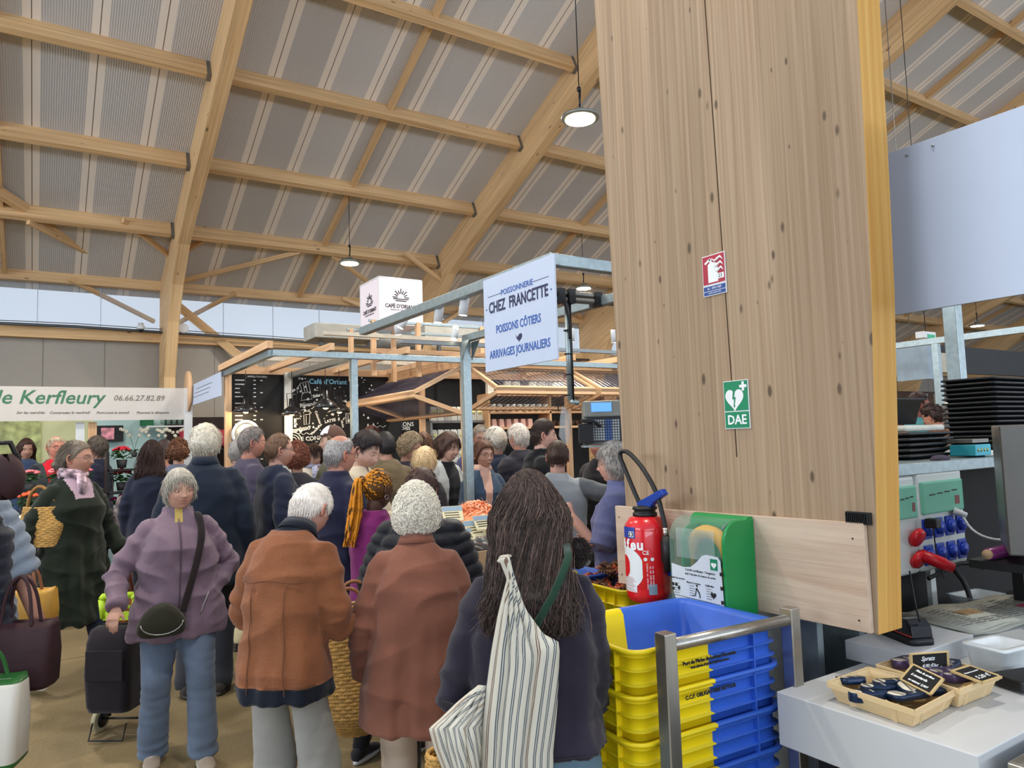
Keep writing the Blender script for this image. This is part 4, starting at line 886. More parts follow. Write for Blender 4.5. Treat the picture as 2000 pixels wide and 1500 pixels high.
q = MB(); q.box((0, -1.0, 2.56), (3.1, .07, .09), grain=(1, 0, 0)); q.build('top_rail', LATH, t); q = MB(); q.box((-1.5, 0, 2.56), (.07, 2.1, .09), grain=(0, 1, 0)); q.build('top_rail', LATH, t)
q = MB(); q.box((0, -.95, .5), (3.0, .06, 1.0)); q.build('counter_front', wood('kiosk_front', (206, 130, 60), (160, 92, 40), knots=.5), t); q = MB(); q.box((0, -.8, 1.03), (3.0, .45, .04)); q.build('worktop', LATH, t)
# shelves with coffee
def shelfunit(lab, x0, x1, y, zs, m, d=.3, up=None):
    t = thing('shelf', lab, 'shelf', ((x0 + x1) / 2, y, 0)); w = x1 - x0
    for z in zs: q = MB(); q.box((0, 0, z), (w, d, .03), grain=(1, 0, 0)); q.build('board', m, t)
    for s in (-1, 0, 1) if w > 1.3 else (-1, 1): q = MB(); q.box((s * w / 2, 0, (zs[0] + zs[-1]) / 2), (.03, d, zs[-1] - zs[0]), grain=(0, 0, 1)); q.build('upright', m, t)
    return t
x0, x1 = onY(836, 830, 8.7).x, onY(950, 830, 8.7).x
zsA = [onY(890, y, 8.7).z for y in (945, 905, 868, 824)]
shelfunit('grey metal shelf of white coffee bags behind the café counter', x0, x1, 8.75, zsA, SHOE)
BAGW = mat('white_coffee_bag', (214, 214, 204), .5, var=.05); BAGL = mat('yellow_bag_label', (226, 222, 150), .5); BAGK = mat('black_coffee_bag', (30, 30, 30), .5)
def bag(p, w, h, lab, grp, m, ml):
    t = thing('coffee_bag', lab, 'bag', p, 0, grp); q = MB(); q.box((0, 0, h * .45), (w, .06, h * .9), taper=.92); q.box((0, 0, h * .93), (w * .9, .015, h * .12)); q.build('pouch', m, t, bevel=.006)
    q = MB(); q.lathe([(.0005, 0), (w * .3, 0), (w * .3, .002), (.0005, .002)], (0, -.034, h * .6), 16, R=Matrix.Rotation(PI / 2, 3, 'X')); q.build('round_label', ml, t); return t
base = None
for ri, z in enumerate(zsA):
    n = 9; hh = .19
    for k in range(n):
        p = (x0 + .07 + (x1 - x0 - .1) * k / (n - 1), 8.68, z + .015); rows = ('lowest', 'lower middle', 'upper middle', 'top')
        lab = 'white coffee bag with yellow label, %s board of the grey shelf' % rows[ri]
        if base is None: base = bag(p, .095, hh, lab, 'coffee bags on the lowest board', BAGW, BAGL)
        else: c = copy_tree(base); c.location = p; c['label'] = lab; c['group'] = 'coffee bags on the %s board' % rows[ri]
x0, x1 = onY(948, 800, 8.6).x, onY(1175, 800, 8.6).x; zsB = [onY(1000, y, 8.6).z for y in (836, 806, 772)]
shelfunit('wooden box shelf behind the café with cups and packets', x0, x1, 8.65, zsB, LATH)
x2, x3 = onY(1195, 800, 8.6).x, onY(1195, 800, 8.6).x + .8; shelfunit('second wooden shelf behind the café, beside the timber column', x2, x3, 8.65, zsB, LATH)
CUPW = mat('white_cup', (220, 220, 216), .35); PNK = mat('pink_packet', (214, 170, 156), .5); GLS = mat('brown_glass', (90, 66, 52), .12, alpha=.6)
for k in range(9):
    q = MB(); q.lathe([(.03, 0), (.042, .1), (.04, .1), (.03, .01)], n=14); tag(q.build('paper_cup', CUPW, loc=(x0 + .1 + k * .11, 8.56, zsB[1] - .30 * 0 + .016)), 'white paper cup in the row on the middle board of the wooden shelf', 'cup', 'paper cups on the wooden shelf')
for k in range(6):
    q = MB(); q.box((0, 0, .055), (.08, .08, .11), taper=.8); tag(q.build('pink_packet', PNK, loc=(x0 + .12 + k * .12, 8.6, zsB[0] + .016)), 'small pink packet on the lowest board of the wooden shelf', 'packet', 'pink packets on the wooden shelf')
for k in range(8):
    q = MB(); q.lathe([(.03, 0), (.038, .08), (.036, .08), (.028, .006)], n=12); tag(q.build('drinking_glass', GLS, loc=(x0 + 1.15 + k * .085, 8.6, zsB[0] + .016)), 'brown tinted glass in the row on the wooden shelf, right half', 'glass', 'glasses on the wooden shelf')
for k in range(13):
    m_ = (BAGW, BAGK, BAGW)[k % 3]; q = MB(); q.box((0, 0, .09), (.1, .07, .18), taper=.9); q.box((0, -.037, .09), (.06, .002, .06)); tag(q.build('coffee_packet', m_, loc=(x0 + .08 + k * .145, 8.6, zsB[2] + .016)), ('black' if k % 3 == 1 else 'white') + ' coffee packet standing on the top board of the wooden shelf', 'packet', ('black' if k % 3 == 1 else 'white') + ' packets on top of the wooden shelf')
# --- flower stall at the left
WB = mat('banner_cloth', (206, 200, 194), .6, var=.02); LG = mat('banner_green', (66, 120, 88), .6); LGY = mat('banner_grey', (120, 112, 106), .6)
YB = 11.0; a, b, c = onY(-60, 755, YB), onY(363, 757, YB), onY(363, 818, YB)
t = thing('banner', 'white flower stall banner with green lettering and a phone number', 'banner', ((a.x + b.x) / 2, YB, (a.z + c.z) / 2)); O = t.location
w, h = b.x - a.x, b.z - c.z; q = MB(); q.box((0, 0, 0), (w, .01, h)); q.build('cloth', WB, t)
def bt(s, x, y, size, m, shear=0, bold=0, sx=1): p = onY(x, y, YB - .007); text(s, 'lettering', size, m, t, frame((p.x - O.x, -.007, p.z - O.z), (1, 0, 0), (0, 0, 1)), ext=.0006, shear=shear, bold=bold, sx=sx)
bt('de Kerfleury', 93, 777, .245, LG, .25, .003, 1.0); bt('06.66.27.82.89', 272, 778, .105, LGY, .2, .001, 1.0)
bt('Sur les marchés:', 60, 806, .046, LGY, .35, .001, 1.0); bt('Concarneau le vendredi', 136, 806, .046, LGY, .35, .001, 1.0); bt('Port-Louis le samedi', 220, 806, .046, LGY, .35, .001); bt('Ploermel le dimanche', 298, 806, .046, LGY, .35, .001)
t = thing('flower_stall', 'flower stall booth with white posts, cream and pale blue back walls', 'stall', (0, YB, 0))
q = MB(); q.box((1.72, 0, 1.28), (.1, .08, 2.56)); q.build('post', WHITE, t); 
px_ = onY(180, 870, YB + .1).x; q = MB(); q.box((px_, .1, 1.05), (.1, .06, 2.1)); q.build('post', LATH, t)
q = MB(); q.box((px_ - .14, .1, 1.05), (.1, .06, 2.1)); q.build('post', WHITE, t)
YW2 = 13.6; xa = onY(80, 850, YW2).x; xb = onY(155, 850, YW2).x
CRM = mat('cream_wall', (206, 206, 164), .6, var=.02); PBL = mat('pale_blue_wall', (176, 206, 206), .6, var=.02); LEAF = mat('leaf_print', (170, 176, 120), .6, var=.5, scale=7)
q = MB(); q.box(((xa + xb) / 2 + .25, 2.6, 1.2), (xb - xa + .5, .05, 2.4)); q.build('cream_wall', CRM, t)
q = MB(); q.box((xa - 1.3, 2.58, 1.2), (2.6, .05, 2.4)); q.build('leaf_mural', LEAF, t)
q = MB(); xc_ = onY(183, 850, 12.4).x; xd = onY(366, 850, 12.4).x; q.box(((xc_ + xd) / 2, 1.4, 1.2), (xd - xc_, .05, 2.4)); q.build('blue_wall', PBL, t)
q = MB(); q.box((xc_ - .02, 2.0, 1.2), (.06, 1.2, 2.4)); q.build('side_wall', CRM, t)
p = onY(213, 847, 12.3); t = thing('television', 'small television on the pale blue wall of the flower stall', 'television', p); q = MB(); q.box((0, 0, 0), (.37, .04, .24)); q.build('casing', DARKM, t, bevel=.004)
q = MB(); q.box((-.02, -.022, .0), (.17, .003, .17)); q.build('screen', mat('tv_picture', (190, 120, 130), .4, var=.9, scale=14, emit=(150, 110, 120), es=.4), t)
t = thing('wall_shelf', 'white wall shelf with green boxes above the orchids', 'shelf', onY(330, 833, 12.2)); q = MB(); q.box((0, 0, 0), (.62, .25, .025)); q.build('board', WHITE, t)
for c_, d_ in (((-.3, .05, .085), (.18, .1, .14)), ((.0, .05, .075), (.12, .1, .12))): q = MB(); q.box(c_, d_); tag(q.build('green_box', mat('dark_green_box', (22, 96, 62), .5), loc=t.location), 'dark green box at the left end of the white wall shelf' if c_[0] else 'smaller dark green box on the middle of the white wall shelf', 'box')
for k in range(5):
    p = onY(318 + k * 11, 829, 12.15); q = MB(); q.lathe([(.03, 0), (.035, .09), (.03, .09)], n=10); tag(q.build('glass_vase', mat('vase_glass', (120, 150, 140), .2, alpha=.6), loc=p), 'small glass vase in the row on the white wall shelf', 'vase', 'vases on the wall shelf')
PETW = mat('orchid_white', (232, 228, 210), .5); LEAFG = mat('leaf_green', (44, 84, 40), .5, var=.3); POT = mat('plant_pot_dark', (60, 60, 58), .6); 
def plant(p, kind, col, lab, cat, grp, s=1.0, seed=0, potc=None):
    r = random.Random(seed); t = thing({'orchid': 'orchid_pot', 'bush': 'potted_flower'}[kind], lab, cat, p, 0, grp)
    q = MB(); q.lathe([(.045 * s, 0), (.06 * s, .1 * s), (.055 * s, .1 * s)], n=14); q.build('pot', potc or POT, t)
    if kind == 'orchid':
        q = MB(); q3 = MB()
        for k in range(2):
            x = .12 * (k - .5) * 2; pts = smooth([(0, 0, .1), (x * .3, 0, .3), (x, 0, .5), (x * 2, 0, .55)]); q.tube([Vector(v) * s for v in pts], .004 * s, 5)
            for v in pts[len(pts) // 2::2]:
                for a in range(5): q3.ball(Vector(v) * s + Vector((math.cos(a * 1.26) * .018, -.01, math.sin(a * 1.26) * .018)) * s, (.016 * s, .005 * s, .016 * s), 6)
        for k in range(5): a = k * 1.3; q.tube([(0, 0, .1 * s), (.08 * s * math.cos(a), .08 * s * math.sin(a), .15 * s), (.16 * s * math.cos(a), .16 * s * math.sin(a), .1 * s)], [.01 * s, .02 * s, .003], 6, flat=.2)
        q.build('stem_and_leaves', LEAFG, t); q3.build('blossom', col, t)
    else:
        q = MB(); q3 = MB()
        for k in range(40):
            a = r.random() * 6.3; e = r.random(); d = .11 * s * math.sqrt(r.random()); q.ball((d * math.cos(a), d * math.sin(a), s * (.12 + .09 * e)), (.028 * s, .022 * s, .006 * s), 6, R=Matrix.Rotation(a, 3, 'Z') @ Matrix.Rotation(r.uniform(-.8, .8), 3, 'Y'))
        for k in range(26):
            a = r.random() * 6.3; d = .1 * s * math.sqrt(r.random()); q3.ball((d * math.cos(a), d * math.sin(a), s * (.21 + .05 * (1 - d / .1 / s) + .01 * r.random())), (.02 * s, .02 * s, .014 * s), 7)
        q.build('foliage', LEAFG, t); q3.build('blossom', col, t)
    return t
for i, (x, lab) in enumerate(((262, 'white orchid in a pot, leftmost before the pale blue wall'), (300, 'white orchid second from the left under the wall shelf'), (332, 'white orchid under the right end of the wall shelf'), (352, 'white orchid beside the white corner post of the flower stall'))):
    plant(onY(x, 893, 11.9), 'orchid', PETW, lab, 'orchid', 'white orchids in the flower stall', .75, i)
FC_ = {'pink': mat('petal_pink', (236, 128, 134), .5), 'red': mat('petal_red', (190, 24, 44), .5), 'magenta': mat('petal_magenta', (224, 60, 140), .5), 'orange': mat('petal_orange', (236, 96, 50), .5), 'white': mat('petal_white', (226, 222, 206), .5), 'yellow': mat('petal_yellow', (236, 200, 40), .5), 'lime': mat('petal_lime', (200, 214, 130), .5)}
t = thing('flower_table', 'black tiered flower table of the flower stall at the far left', 'table', onY(40, 1000, 8.6)); t.location.z = 0
for z, y in ((.86, 0), (1.05, .35), (1.28, .7)): q = MB(); q.box((.0, y, z), (1.5, .36, .03)); q.build('tier', DARKM, t)
for sx in (-.7, .7):
    for y, z in ((-.15, .86), (.85, 1.28)): q = MB(); q.box((sx, y, z / 2), (.04, .04, z)); q.build('leg', LATH, t)
T1 = t.location
n = 0
for row, (yy, zz, cols) in enumerate(((0, .875, ('white', 'lime', 'white', 'lime', 'white')), (.35, 1.065, ('red', 'orange', 'orange', 'red', 'white')), (.7, 1.295, ('pink', 'pink', 'pink', 'pink', 'pink')))):
    for k, cn in enumerate(cols):
        cnm = {'lime': 'pale yellow'}.get(cn, cn); plant((T1.x - .42 + k * .24, T1.y + yy, zz), 'bush', FC_[cn], '%s flowers in a pot on the %s tier of the flower table' % (cnm, ('lowest', 'middle', 'top')[row]), 'potted flower', '%s flowers, %s tier' % (cnm, ('lowest', 'middle', 'top')[row]), .95, n); n += 1
t = thing('flower_rack', 'tall dark rack of red and pink potted flowers left of the woman in navy', 'rack', onY(243, 1000, 8.9)); t.location.z = 0
for z in (.7, .98, 1.26, 1.5): q = MB(); q.box((0, 0, z), (.34, .3, .02)); q.build('board', DARKM, t)
for s in (-1, 1): q = MB(); q.box((s * .17, 0, .85), (.025, .3, 1.7)); q.build('upright', DARKM, t)
T2 = t.location
for z, cn, k in ((.72, 'yellow', 0), (1.0, 'magenta', 1), (1.28, 'red', 2), (1.52, 'red', 3), (1.0, 'red', 4)):
    plant((T2.x + (.07 if k == 4 else -.03), T2.y - .05 * (k == 4), z), 'bush', FC_[cn], ['yellow flowers on the lowest board of the flower rack', 'magenta flowers in the middle of the flower rack', 'red flowers on the upper board of the flower rack', 'red flowers on top of the flower rack', 'small red flowers beside the magenta ones on the rack'][k], 'potted flower', None, .9, 30 + k)
# café side sign at the corner of the flower stall
a, b = onX(432, 726, 1.75), onX(371, 748, 1.75); c = onX(432, 773, 1.75)
t = thing('hanging_shop_sign', 'pale blue stall sign seen edge-on between the flower stall and the café', 'sign', (1.75, (a.y + b.y) / 2, (a.z + c.z) / 2)); q = MB(); q.box((0, 0, 0), (.01, abs(b.y - a.y), a.z - c.z)); q.build('panel', SIGNW, t)
q = MB(); [q.box((-.006, .1 * k, .06 - .05 * k), (.001, 1.1, .006)) for k in range(3)]; q.build('lettering_line', SNV, t)
p = onX(367, 765, 1.72); t = thing('round_wooden_sign', 'round wooden sign seen edge-on at the corner of the banner', 'sign', p); q = MB(); q.lathe([(.001, -.015), (.29, -.015), (.29, .015), (.001, .015)], n=40, R=Matrix.Rotation(PI / 2, 3, 'Y') @ Matrix.Rotation(0, 3, 'Z')); q.build('disc', LATH, t)
# dark booth with red awning between flower stall and café
t = thing('market_booth', 'dark booth with a red awning behind the tall man in navy', 'booth', (1.95, 11.6, 0)); q = MB(); q.box((.25, .6, 1.1), (1.2, .1, 2.2)); q.build('back_wall', mat('brown_dark', (44, 32, 30), .7), t); q = MB(); q.prism([(0, 2.0), (-.7, 1.78), (-.7, 1.74), (0, 1.95)], (-.2, .5, 0), (0, 1, 0), (0, 0, 1), (1.0, 0, 0)); q.build('awning', mat('red_awning', (150, 24, 50), .7), t); q = MB(); q.box((.25, -.1, .6), (1.0, .5, 1.2)); q.build('counter', mat('beige_counter', (190, 176, 158), .6), t)
# ================================================================= right side: back counter, table, electrics, far restaurant
t = thing('back_counter', 'high black counter with a galvanised steel top behind the column', 'counter', (4.32, 2.1, 0))
q = MB(); q.box((0, 0, .74), (3.9, .6, 1.48)); q.build('body', BLACK, t); q = MB(); q.box((0, 0, 1.505), (4.0, .8, .05)); q.build('worktop', GALV, t, bevel=.004)
# electrical distribution boxes
EB = mat('box_light_grey', (214, 218, 214), .4, var=.02); EG = mat('green_clear_lid', (122, 206, 176), .15, alpha=.75, var=.03); SBU = mat('socket_blue', (30, 62, 170), .35); CRD = mat('plug_red', (200, 28, 40), .35)
YE = 1.79
def ebox(name, label, x0, x1, z0, z1, cols):
    t = thing(name, label, 'electrical box', ((x0 + x1) / 2, YE, z0)); w, h = x1 - x0, z1 - z0
    q = MB(); q.box((0, -.045, h / 2), (w, .09, h)); q.build('housing', EB, t, bevel=.018, seg=3)
    q = MB(); q.box((0, -.094, h * .73), (w * .88, .02, h * .33)); q.build('clear_lid', EG, t, bevel=.008)
    q = MB(); q.box((0, -.091, h * .72), (w * .7, .002, h * .12)); q.build('breaker_row', mat('breaker', (196, 204, 196), .5), t)
    q = MB(); [q.box((w * (-.25 + .16 * k), -.1045, h * (.76 + .008 * k)), (w * .12, .001, .005)) for k in range(4)]; q.build('label_marks', INK, t)
    q = MB(); q.box((w * .28, -.1045, h * .68), (w * .1, .001, h * .09)); q.build('warning_patch', mat('warning_dark_red', (120, 50, 50), .5), t)
    for r_ in range(2):
        for k in range(cols):
            c = (-w * .36 + w * .24 * k if cols > 1 else 0, -.092, h * (.42 - .26 * r_)); q = MB(); q.box(c, (w * .17, .014, h * .2)); f = q.build('socket', SBU, t, bevel=.004)
            q = MB(); q.lathe([(.001, .0), (w * .075, 0), (w * .075, .014), (.001, .02)], (c[0], c[1] - .004, c[2]), 18, R=Matrix.Rotation(PI / 2, 3, 'X')); q.build('socket_cap', SBU, f)
    return t
zb = onY(1820, 1100, YE).z; zt = onY(1820, 915, YE).z
bA = ebox('distribution_box', 'white electrical box with a green lid and eight blue sockets', onY(1793, 1000, YE - .09).x, onY(1884, 1000, YE - .09).x, zb, zt, 4)
x1_ = onY(1791, 1000, YE - .09).x
bB = ebox('distribution_box', 'electrical box with red industrial sockets, half hidden by the timber column', x1_ - .22, x1_, zb, zt - .01, 0)
for z, r0 in ((.16, .036), (.07, .036)):
    q = MB(); R = Matrix.Rotation(PI / 2 + .5, 3, 'X'); q.lathe([(.001, 0), (.04, 0), (.042, .014), (.036, .026), (.001, .028)], (.06, -.10, z), 20, R=R); q.build('industrial_socket', CRD, bB)
pl = bB.location + Vector((.10, -.15, .06))
t = thing('industrial_plug', 'red industrial plug pushed into the left electrical box', 'plug', pl); q = MB(); q.tube([(-.04, .03, .025), (.02, -.02, -.01), (.05, -.05, -.03)], [.024, .026, .02], 16); q.build('plug_body', CRD, t)
q = MB(); q.tube(smooth([(.05, -.05, -.03), (.09, -.08, -.10), (.10, -.1, -.26), (.04, -.15, -.36)]), .011, 8); q.build('cable', DARKM, t)
q = MB(); q.tube(smooth([(.06, .06, -.09), (.14, .03, -.06), (.24, .0, -.03), (.36, -.02, -.07)]), .009, 8); q.build('cable', DARKM, t)
pw = bA.location; t = thing('white_power_cable', 'white cable sagging from the right socket out of the picture', 'cable', pw); a = onY(1876, 1002, YE - .12) - pw; q = MB(); pts = [onX(1876, 1002, a.x + pw.x) - pw, onY(1900, 1040, 1.62) - pw, onY(1950, 1058, 1.5) - pw, onY(2010, 1046, 1.35) - pw]; q.tube(smooth([Vector(p) for p in pts]), .0055, 8); q.build('cable', WHITE, t); q = MB(); q.tube([pts[0] + Vector((-.02, .02, .01)), pts[0] + Vector((.01, -.02, -.01))], [.018, .012], 12); q.build('plug_body', WHITE, t)
t = thing('black_adapter', 'black plug adapter in the upper left blue socket', 'plug', onY(1822, 1022, YE - .13)); q = MB(); q.box((0, 0, 0), (.045, .05, .04)); q.build('plug_body', DARKM, t, bevel=.005); q = MB(); q.tube(smooth([(0, 0, -.02), (.01, 0, -.14), (.02, -.02, -.23)]), .003, 6); q.build('cable', DARKM, t)
p = onY(1818, 1120, 1.74); q = MB(); q.box((p.x, 1.74, p.z - .09), (.04, .02, .26), rot=Matrix.Rotation(-.03, 3, 'Y')); tag(q.build('cable_trunking', EB), 'short white cable duct on the black wall below the electrical boxes', 'cable duct')
# stainless cabinet on its dark shelf
def stdf(s): return s
mX0 = 2.86; t = thing('steel_appliance', 'stainless steel appliance cut by the right edge of the picture', 'appliance', (2.88, 1.25, 1.19), math.radians(-63))
q = MB(); q.box((.35, .2, .26), (.7, .4, .46)); DST = mat('dull_stainless_steel', (116, 114, 110), .4, .9, var=.1, scale=4); q.build('housing', DST, t, bevel=.006); q = MB(); q.box((.38, -.004, .25), (.6, .008, .42)); q.build('door', DST, t, bevel=.003)
for x in (.06, .6):
    for y in (.05, .35): q = MB(); q.tube([(x, y, -.0), (x, y, .04)], .02, 12); q.build('foot', DARKM, t)
t = thing('steel_shelf', 'dark steel shelf carrying the stainless appliance and the wrap roll', 'shelf', (3.33, 1.25, 1.165)); q = MB(); q.box((0, 0, 0), (.76, .34, .03)); q.build('board', mat('dark_steel', (70, 70, 70), .35, .7), t)
for x in (-.05, .35): q = MB(); q.box((x, .14, -.59), (.04, .04, 1.14)); q.build('leg', DARKM, t)
p = atd(1905, 1115, 2.75); t = thing('wrap_roll', 'roll of purple cling wrap on the dark steel shelf', 'wrap roll', (2.97, 1.36, 1.204)); q = MB(); q.tube([(0, 0, 0), (.4, -.02, 0)], .022, 16); q.build('roll', mat('purple_film', (120, 48, 110), .25), t); q = MB(); q.tube([(-.012, -.003, 0), (.0, 0, 0)], .018, 14); q.build('core', CARD, t)
# black trays stacked on the counter
def tray(name, label, grp, w, l, h, loc, rz=0):
    t = thing(name, label, 'tray', loc, rz, grp); q = MB(); q.rings([rrect(w + 2 * d, l + 2 * d, .03, z) for z, d in ((0, -.02), (h - .012, -.004), (h - .011, .012), (h, .012), (h, 0), (.01, -.03))]); q.build('tray_body', BLP, t); return t
p = onY(1882, 865, 1.95); X_ = p.x + .42; z = 1.53; base = None; k = 0
zt = onY(1890, 742, 1.85).z; n = 15; dz = (zt - z) / n
base = tray('stacking_tray', 'black stacking tray in the tall stack right of the galvanised post', 'black stacking trays', .56, .26, .05, (X_, 1.98, z))
for k in range(1, n): c = copy_tree(base); c.location = (X_ + .004 * (k % 3), 1.98, z + k * dz)
p = onY(1782, 890, 2.0); Xl = p.x - .06
base = tray('flat_tray', 'flat black tray in the low pile beside the timber column', 'flat black trays beside the column', .42, .3, .025, (Xl, 2.03, 1.53))
for k in range(1, 5): c = copy_tree(base); c.location = (Xl + .003 * k, 2.03, 1.53 + k * .026)
q = MB(); q.box((Xl - .02, 2.0, 1.53 + 5 * .026 + .02), (.36, .24, .03)); tag(q.build('folded_cloth', mat('white_cloth', (206, 206, 196), .8, bump=.4), bevel=.012), 'folded white cloth between the black trays and the black tub', 'cloth')
t = thing('black_tub', 'deep black plastic tub on top of the flat trays beside the column', 'tub', (Xl - .03, 2.1, 1.70)); q = MB(); q.rings([rrect(.36 + 2 * d, .28 + 2 * d, .03, z) for z, d in ((0, -.03), (.12, -.01), (.12, .012), (.13, .012), (.13, 0), (.01, -.035))]); q.build('tub_body', BLP, t)
t = thing('kitchen_scale', 'small turquoise kitchen scale with coloured buttons on the counter', 'scale', (onY(1869, 866, 1.86).x, 1.80, 1.535)); q = MB(); q.box((0, 0, .03), (.155, .12, .055)); q.build('housing', mat('turquoise_plastic', (60, 176, 196), .4), t, bevel=.004); q = MB(); q.box((0, .02, .075), (.16, .14, .018)); q.build('pan', SHOE, t)
q = MB(); [q.lathe([(.001, 0), (.008, 0), (.001, .003)], (-.05 + .03 * k, -.062, .03), 10, R=Matrix.Rotation(PI / 2, 3, 'X')) for k in range(4)]; q.build('buttons', mat('button_yellow', (220, 210, 120), .5), t)
q = MB(); q.box((onY(1925, 890, 1.85).x, 1.87, 1.542), (.36, .2, .02)); tag(q.build('paper_stack', mat('paper_white', (230, 226, 214), .6), bevel=.002), 'flat white and yellow packing paper on the steel counter top', 'paper')
t = thing('dark_cloth', 'dark crumpled cloth at the end of the black trays', 'cloth', (onY(1836, 896, 1.76).x, 1.76, 1.535)); q = MB(); q.ball((0, 0, .0), (.06, .035, .02), 14); q.build('cloth', mat('purple_grey_cloth', (72, 64, 80), .8, bump=1, bscale=20), t)
# blank back of the neighbouring sign
XR = 2.375; a, c = onX(1715, 308, XR), onX(1742, 617, XR); t = thing('blank_sign', 'large blank pale blue sign hanging right of the timber column', 'sign', (XR, a.y - .6, (a.z + c.z) / 2)); h = a.z - c.z
q = MB(); q.box((0, 0, 0), (.012, 1.2, h)); q.build('panel', SIGNW, t, bevel=.001)
for k, (x, y) in enumerate(((1772, 303), (1822, 284))): p = onX(x, y, XR - .008) - t.location; q = MB(); q.ball(p, (.004, .005, .005), 8); q.build('bolt', GALV, t)
t = thing('stall_frame', 'galvanised frame of the stall on the right with a tall post', 'frame', (4.44, 2.12, 0))
q = MB(); q.box((0, 0, 1.3), (.075, .075, 2.6)); q.build('post', GALV, t, bevel=.004); 
q = MB(); q.bar((3.28, 4.4, 2.57), (3.28, -1.5, 2.57), .07, .06); q.build('beam', GALV, t); q = MB(); q.box((3.28, 1.75, 1.28), (.06, .06, 2.56)); q.build('post', GALV, t)
# far restaurant stall
YR = 5.6; x0 = onY(1823, 700, YR).x; a, b = onY(1823, 674, YR), onY(1823, 727, YR)
t = thing('restaurant_stall', 'far restaurant stall with a black fascia and warm shelves', 'stall', (x0, YR, 0))
q = MB(); q.box((3.5, 0, (a.z + b.z) / 2), (7, .1, a.z - b.z)); q.build('fascia', mat('dark_fascia', (34, 38, 42), .6), t)
for x in (.25, .62): q = MB(); q.box((x, .3, 1.1), (.07, .07, 2.2)); q.build('post', mat('dull_post', (110, 106, 98), .5, .4), t)
q = MB(); q.box((1.5, 3.2, 1.25), (9.5, .1, 2.5)); q.build('back_wall', mat('brown_back_wall', (70, 44, 28), .7, var=.5, scale=2), t)
q = MB(); q.box((-.4, 1.6, 2.05), (.9, .6, .12)); q.build('extractor_hood', GALV, t); q = MB(); q.box((.1, 2.4, 1.75), (1.2, .3, .5)); q.build('steel_unit', STEEL, t)
q = MB(); q.box((-.55, 2.6, 2.1), (.5, .3, .5)); q.box((-1.1, 2.7, 1.75), (.3, .25, .35)); q.build('wooden_box', WOODE, t)
q = MB(); q.box((1.2, .2, 1.5), (4, .9, .05)); q.build('bar_top', mat('bar_top', (150, 146, 140), .4), t)
for x in (.8, 1.9, 3.0):
    l = bpy.data.lights.new('shelf_light', 'POINT'); l.energy = 22; l.color = (1, .72, .4); l.shadow_soft_size = .1; lo = bpy.data.objects.new('shelf_light', l); COL.objects.link(lo); lo.parent = t; lo.location = (x - .9, 1.7, 1.98)
for x in (.6, 1.2, 1.9): q = MB(); q.box((x, .5, 2.06), (.16, .05, .03)); q.build('lit_strip', mat('warm_strip', (255, 214, 150), .4, emit=(255, 200, 130), es=6), t)
a, b = onY(1770, 690, 5.0), onY(1822, 730, 5.0); t = thing('air_unit', 'beige ventilation unit and grey duct left of the black fascia', 'ventilation unit', ((a.x + b.x) / 2, 5.0, (a.z + b.z) / 2)); q = MB(); q.box((0, 0, 0), (b.x - a.x, .4, a.z - b.z)); q.build('unit', mat('unit_beige', (178, 172, 156), .5), t); q = MB(); q.box((-.32, -.1, -.02), (.12, .4, .42)); q.build('duct_box', mat('duct_blue_grey', (140, 156, 170), .5), t); q = MB(); q.tube([(0, .1, .1), (0, .1, roofz(5.1) - t.location.z - .05)], .006, 5); q.build('hanger', SHOE, t)
p = onX(1808, 655, 9.5); t = thing('exit_sign', 'small green and white exit box hanging far off under the blue sign', 'exit sign', p); q = MB(); q.box((0, 0, 0), (.3, .1, .08)); q.build('casing', WHITE, t); q = MB(); q.box((.03, -.052, -.02), (.18, .004, .05)); q.build('green_face', mat('exit_green', (60, 170, 130), .5), t); q = MB(); q.tube([(0, 0, .04), (0, 0, roofz(p.y) - p.z)], .005, 5); q.build('cable', DARKM, t)
# white table board with the baskets
WT = mat('worn_white_laminate', (196, 198, 200), .5, var=.04, scale=3); ZT = .95
t = thing('white_table', 'worn white table top with a deep front board at lower right', 'table', (2.4, 1.125, 0))
q = MB(); q.box((.06, 0, ZT - .073), (1.4, .53, .146)); q.build('table_top', WT, t, bevel=.003)
for x in (-.5, .6):
    for y in (-.2, .2): q = MB(); q.box((x, y, .4), (.05, .05, .8)); q.build('leg', DARKM, t)
t = thing('black_side_table', 'black table behind the white one, under the newspapers', 'table', (3.1, 1.5, 0)); q = MB(); q.box((0, 0, ZT - .03), (1.3, .22, .03)); q.build('table_top', mat('black_table', (36, 34, 34), .4), t)
q = MB(); q.box((.15, -.2, ZT - .45), (1.0, .06, .85)); q.build('front_panel', BLACK, t)
p = onZ(1800, 1255, ZT); q = MB(); q.box((0, 0, .03), (.36, .22, .06)); o = q.build('white_box', WT, loc=(onZ(1880, 1270, ZT + .06).x + .02, 1.335, ZT), bevel=.003); tag(o, 'low white box behind the price slates, under the card terminal', 'box')
wbx = o.location
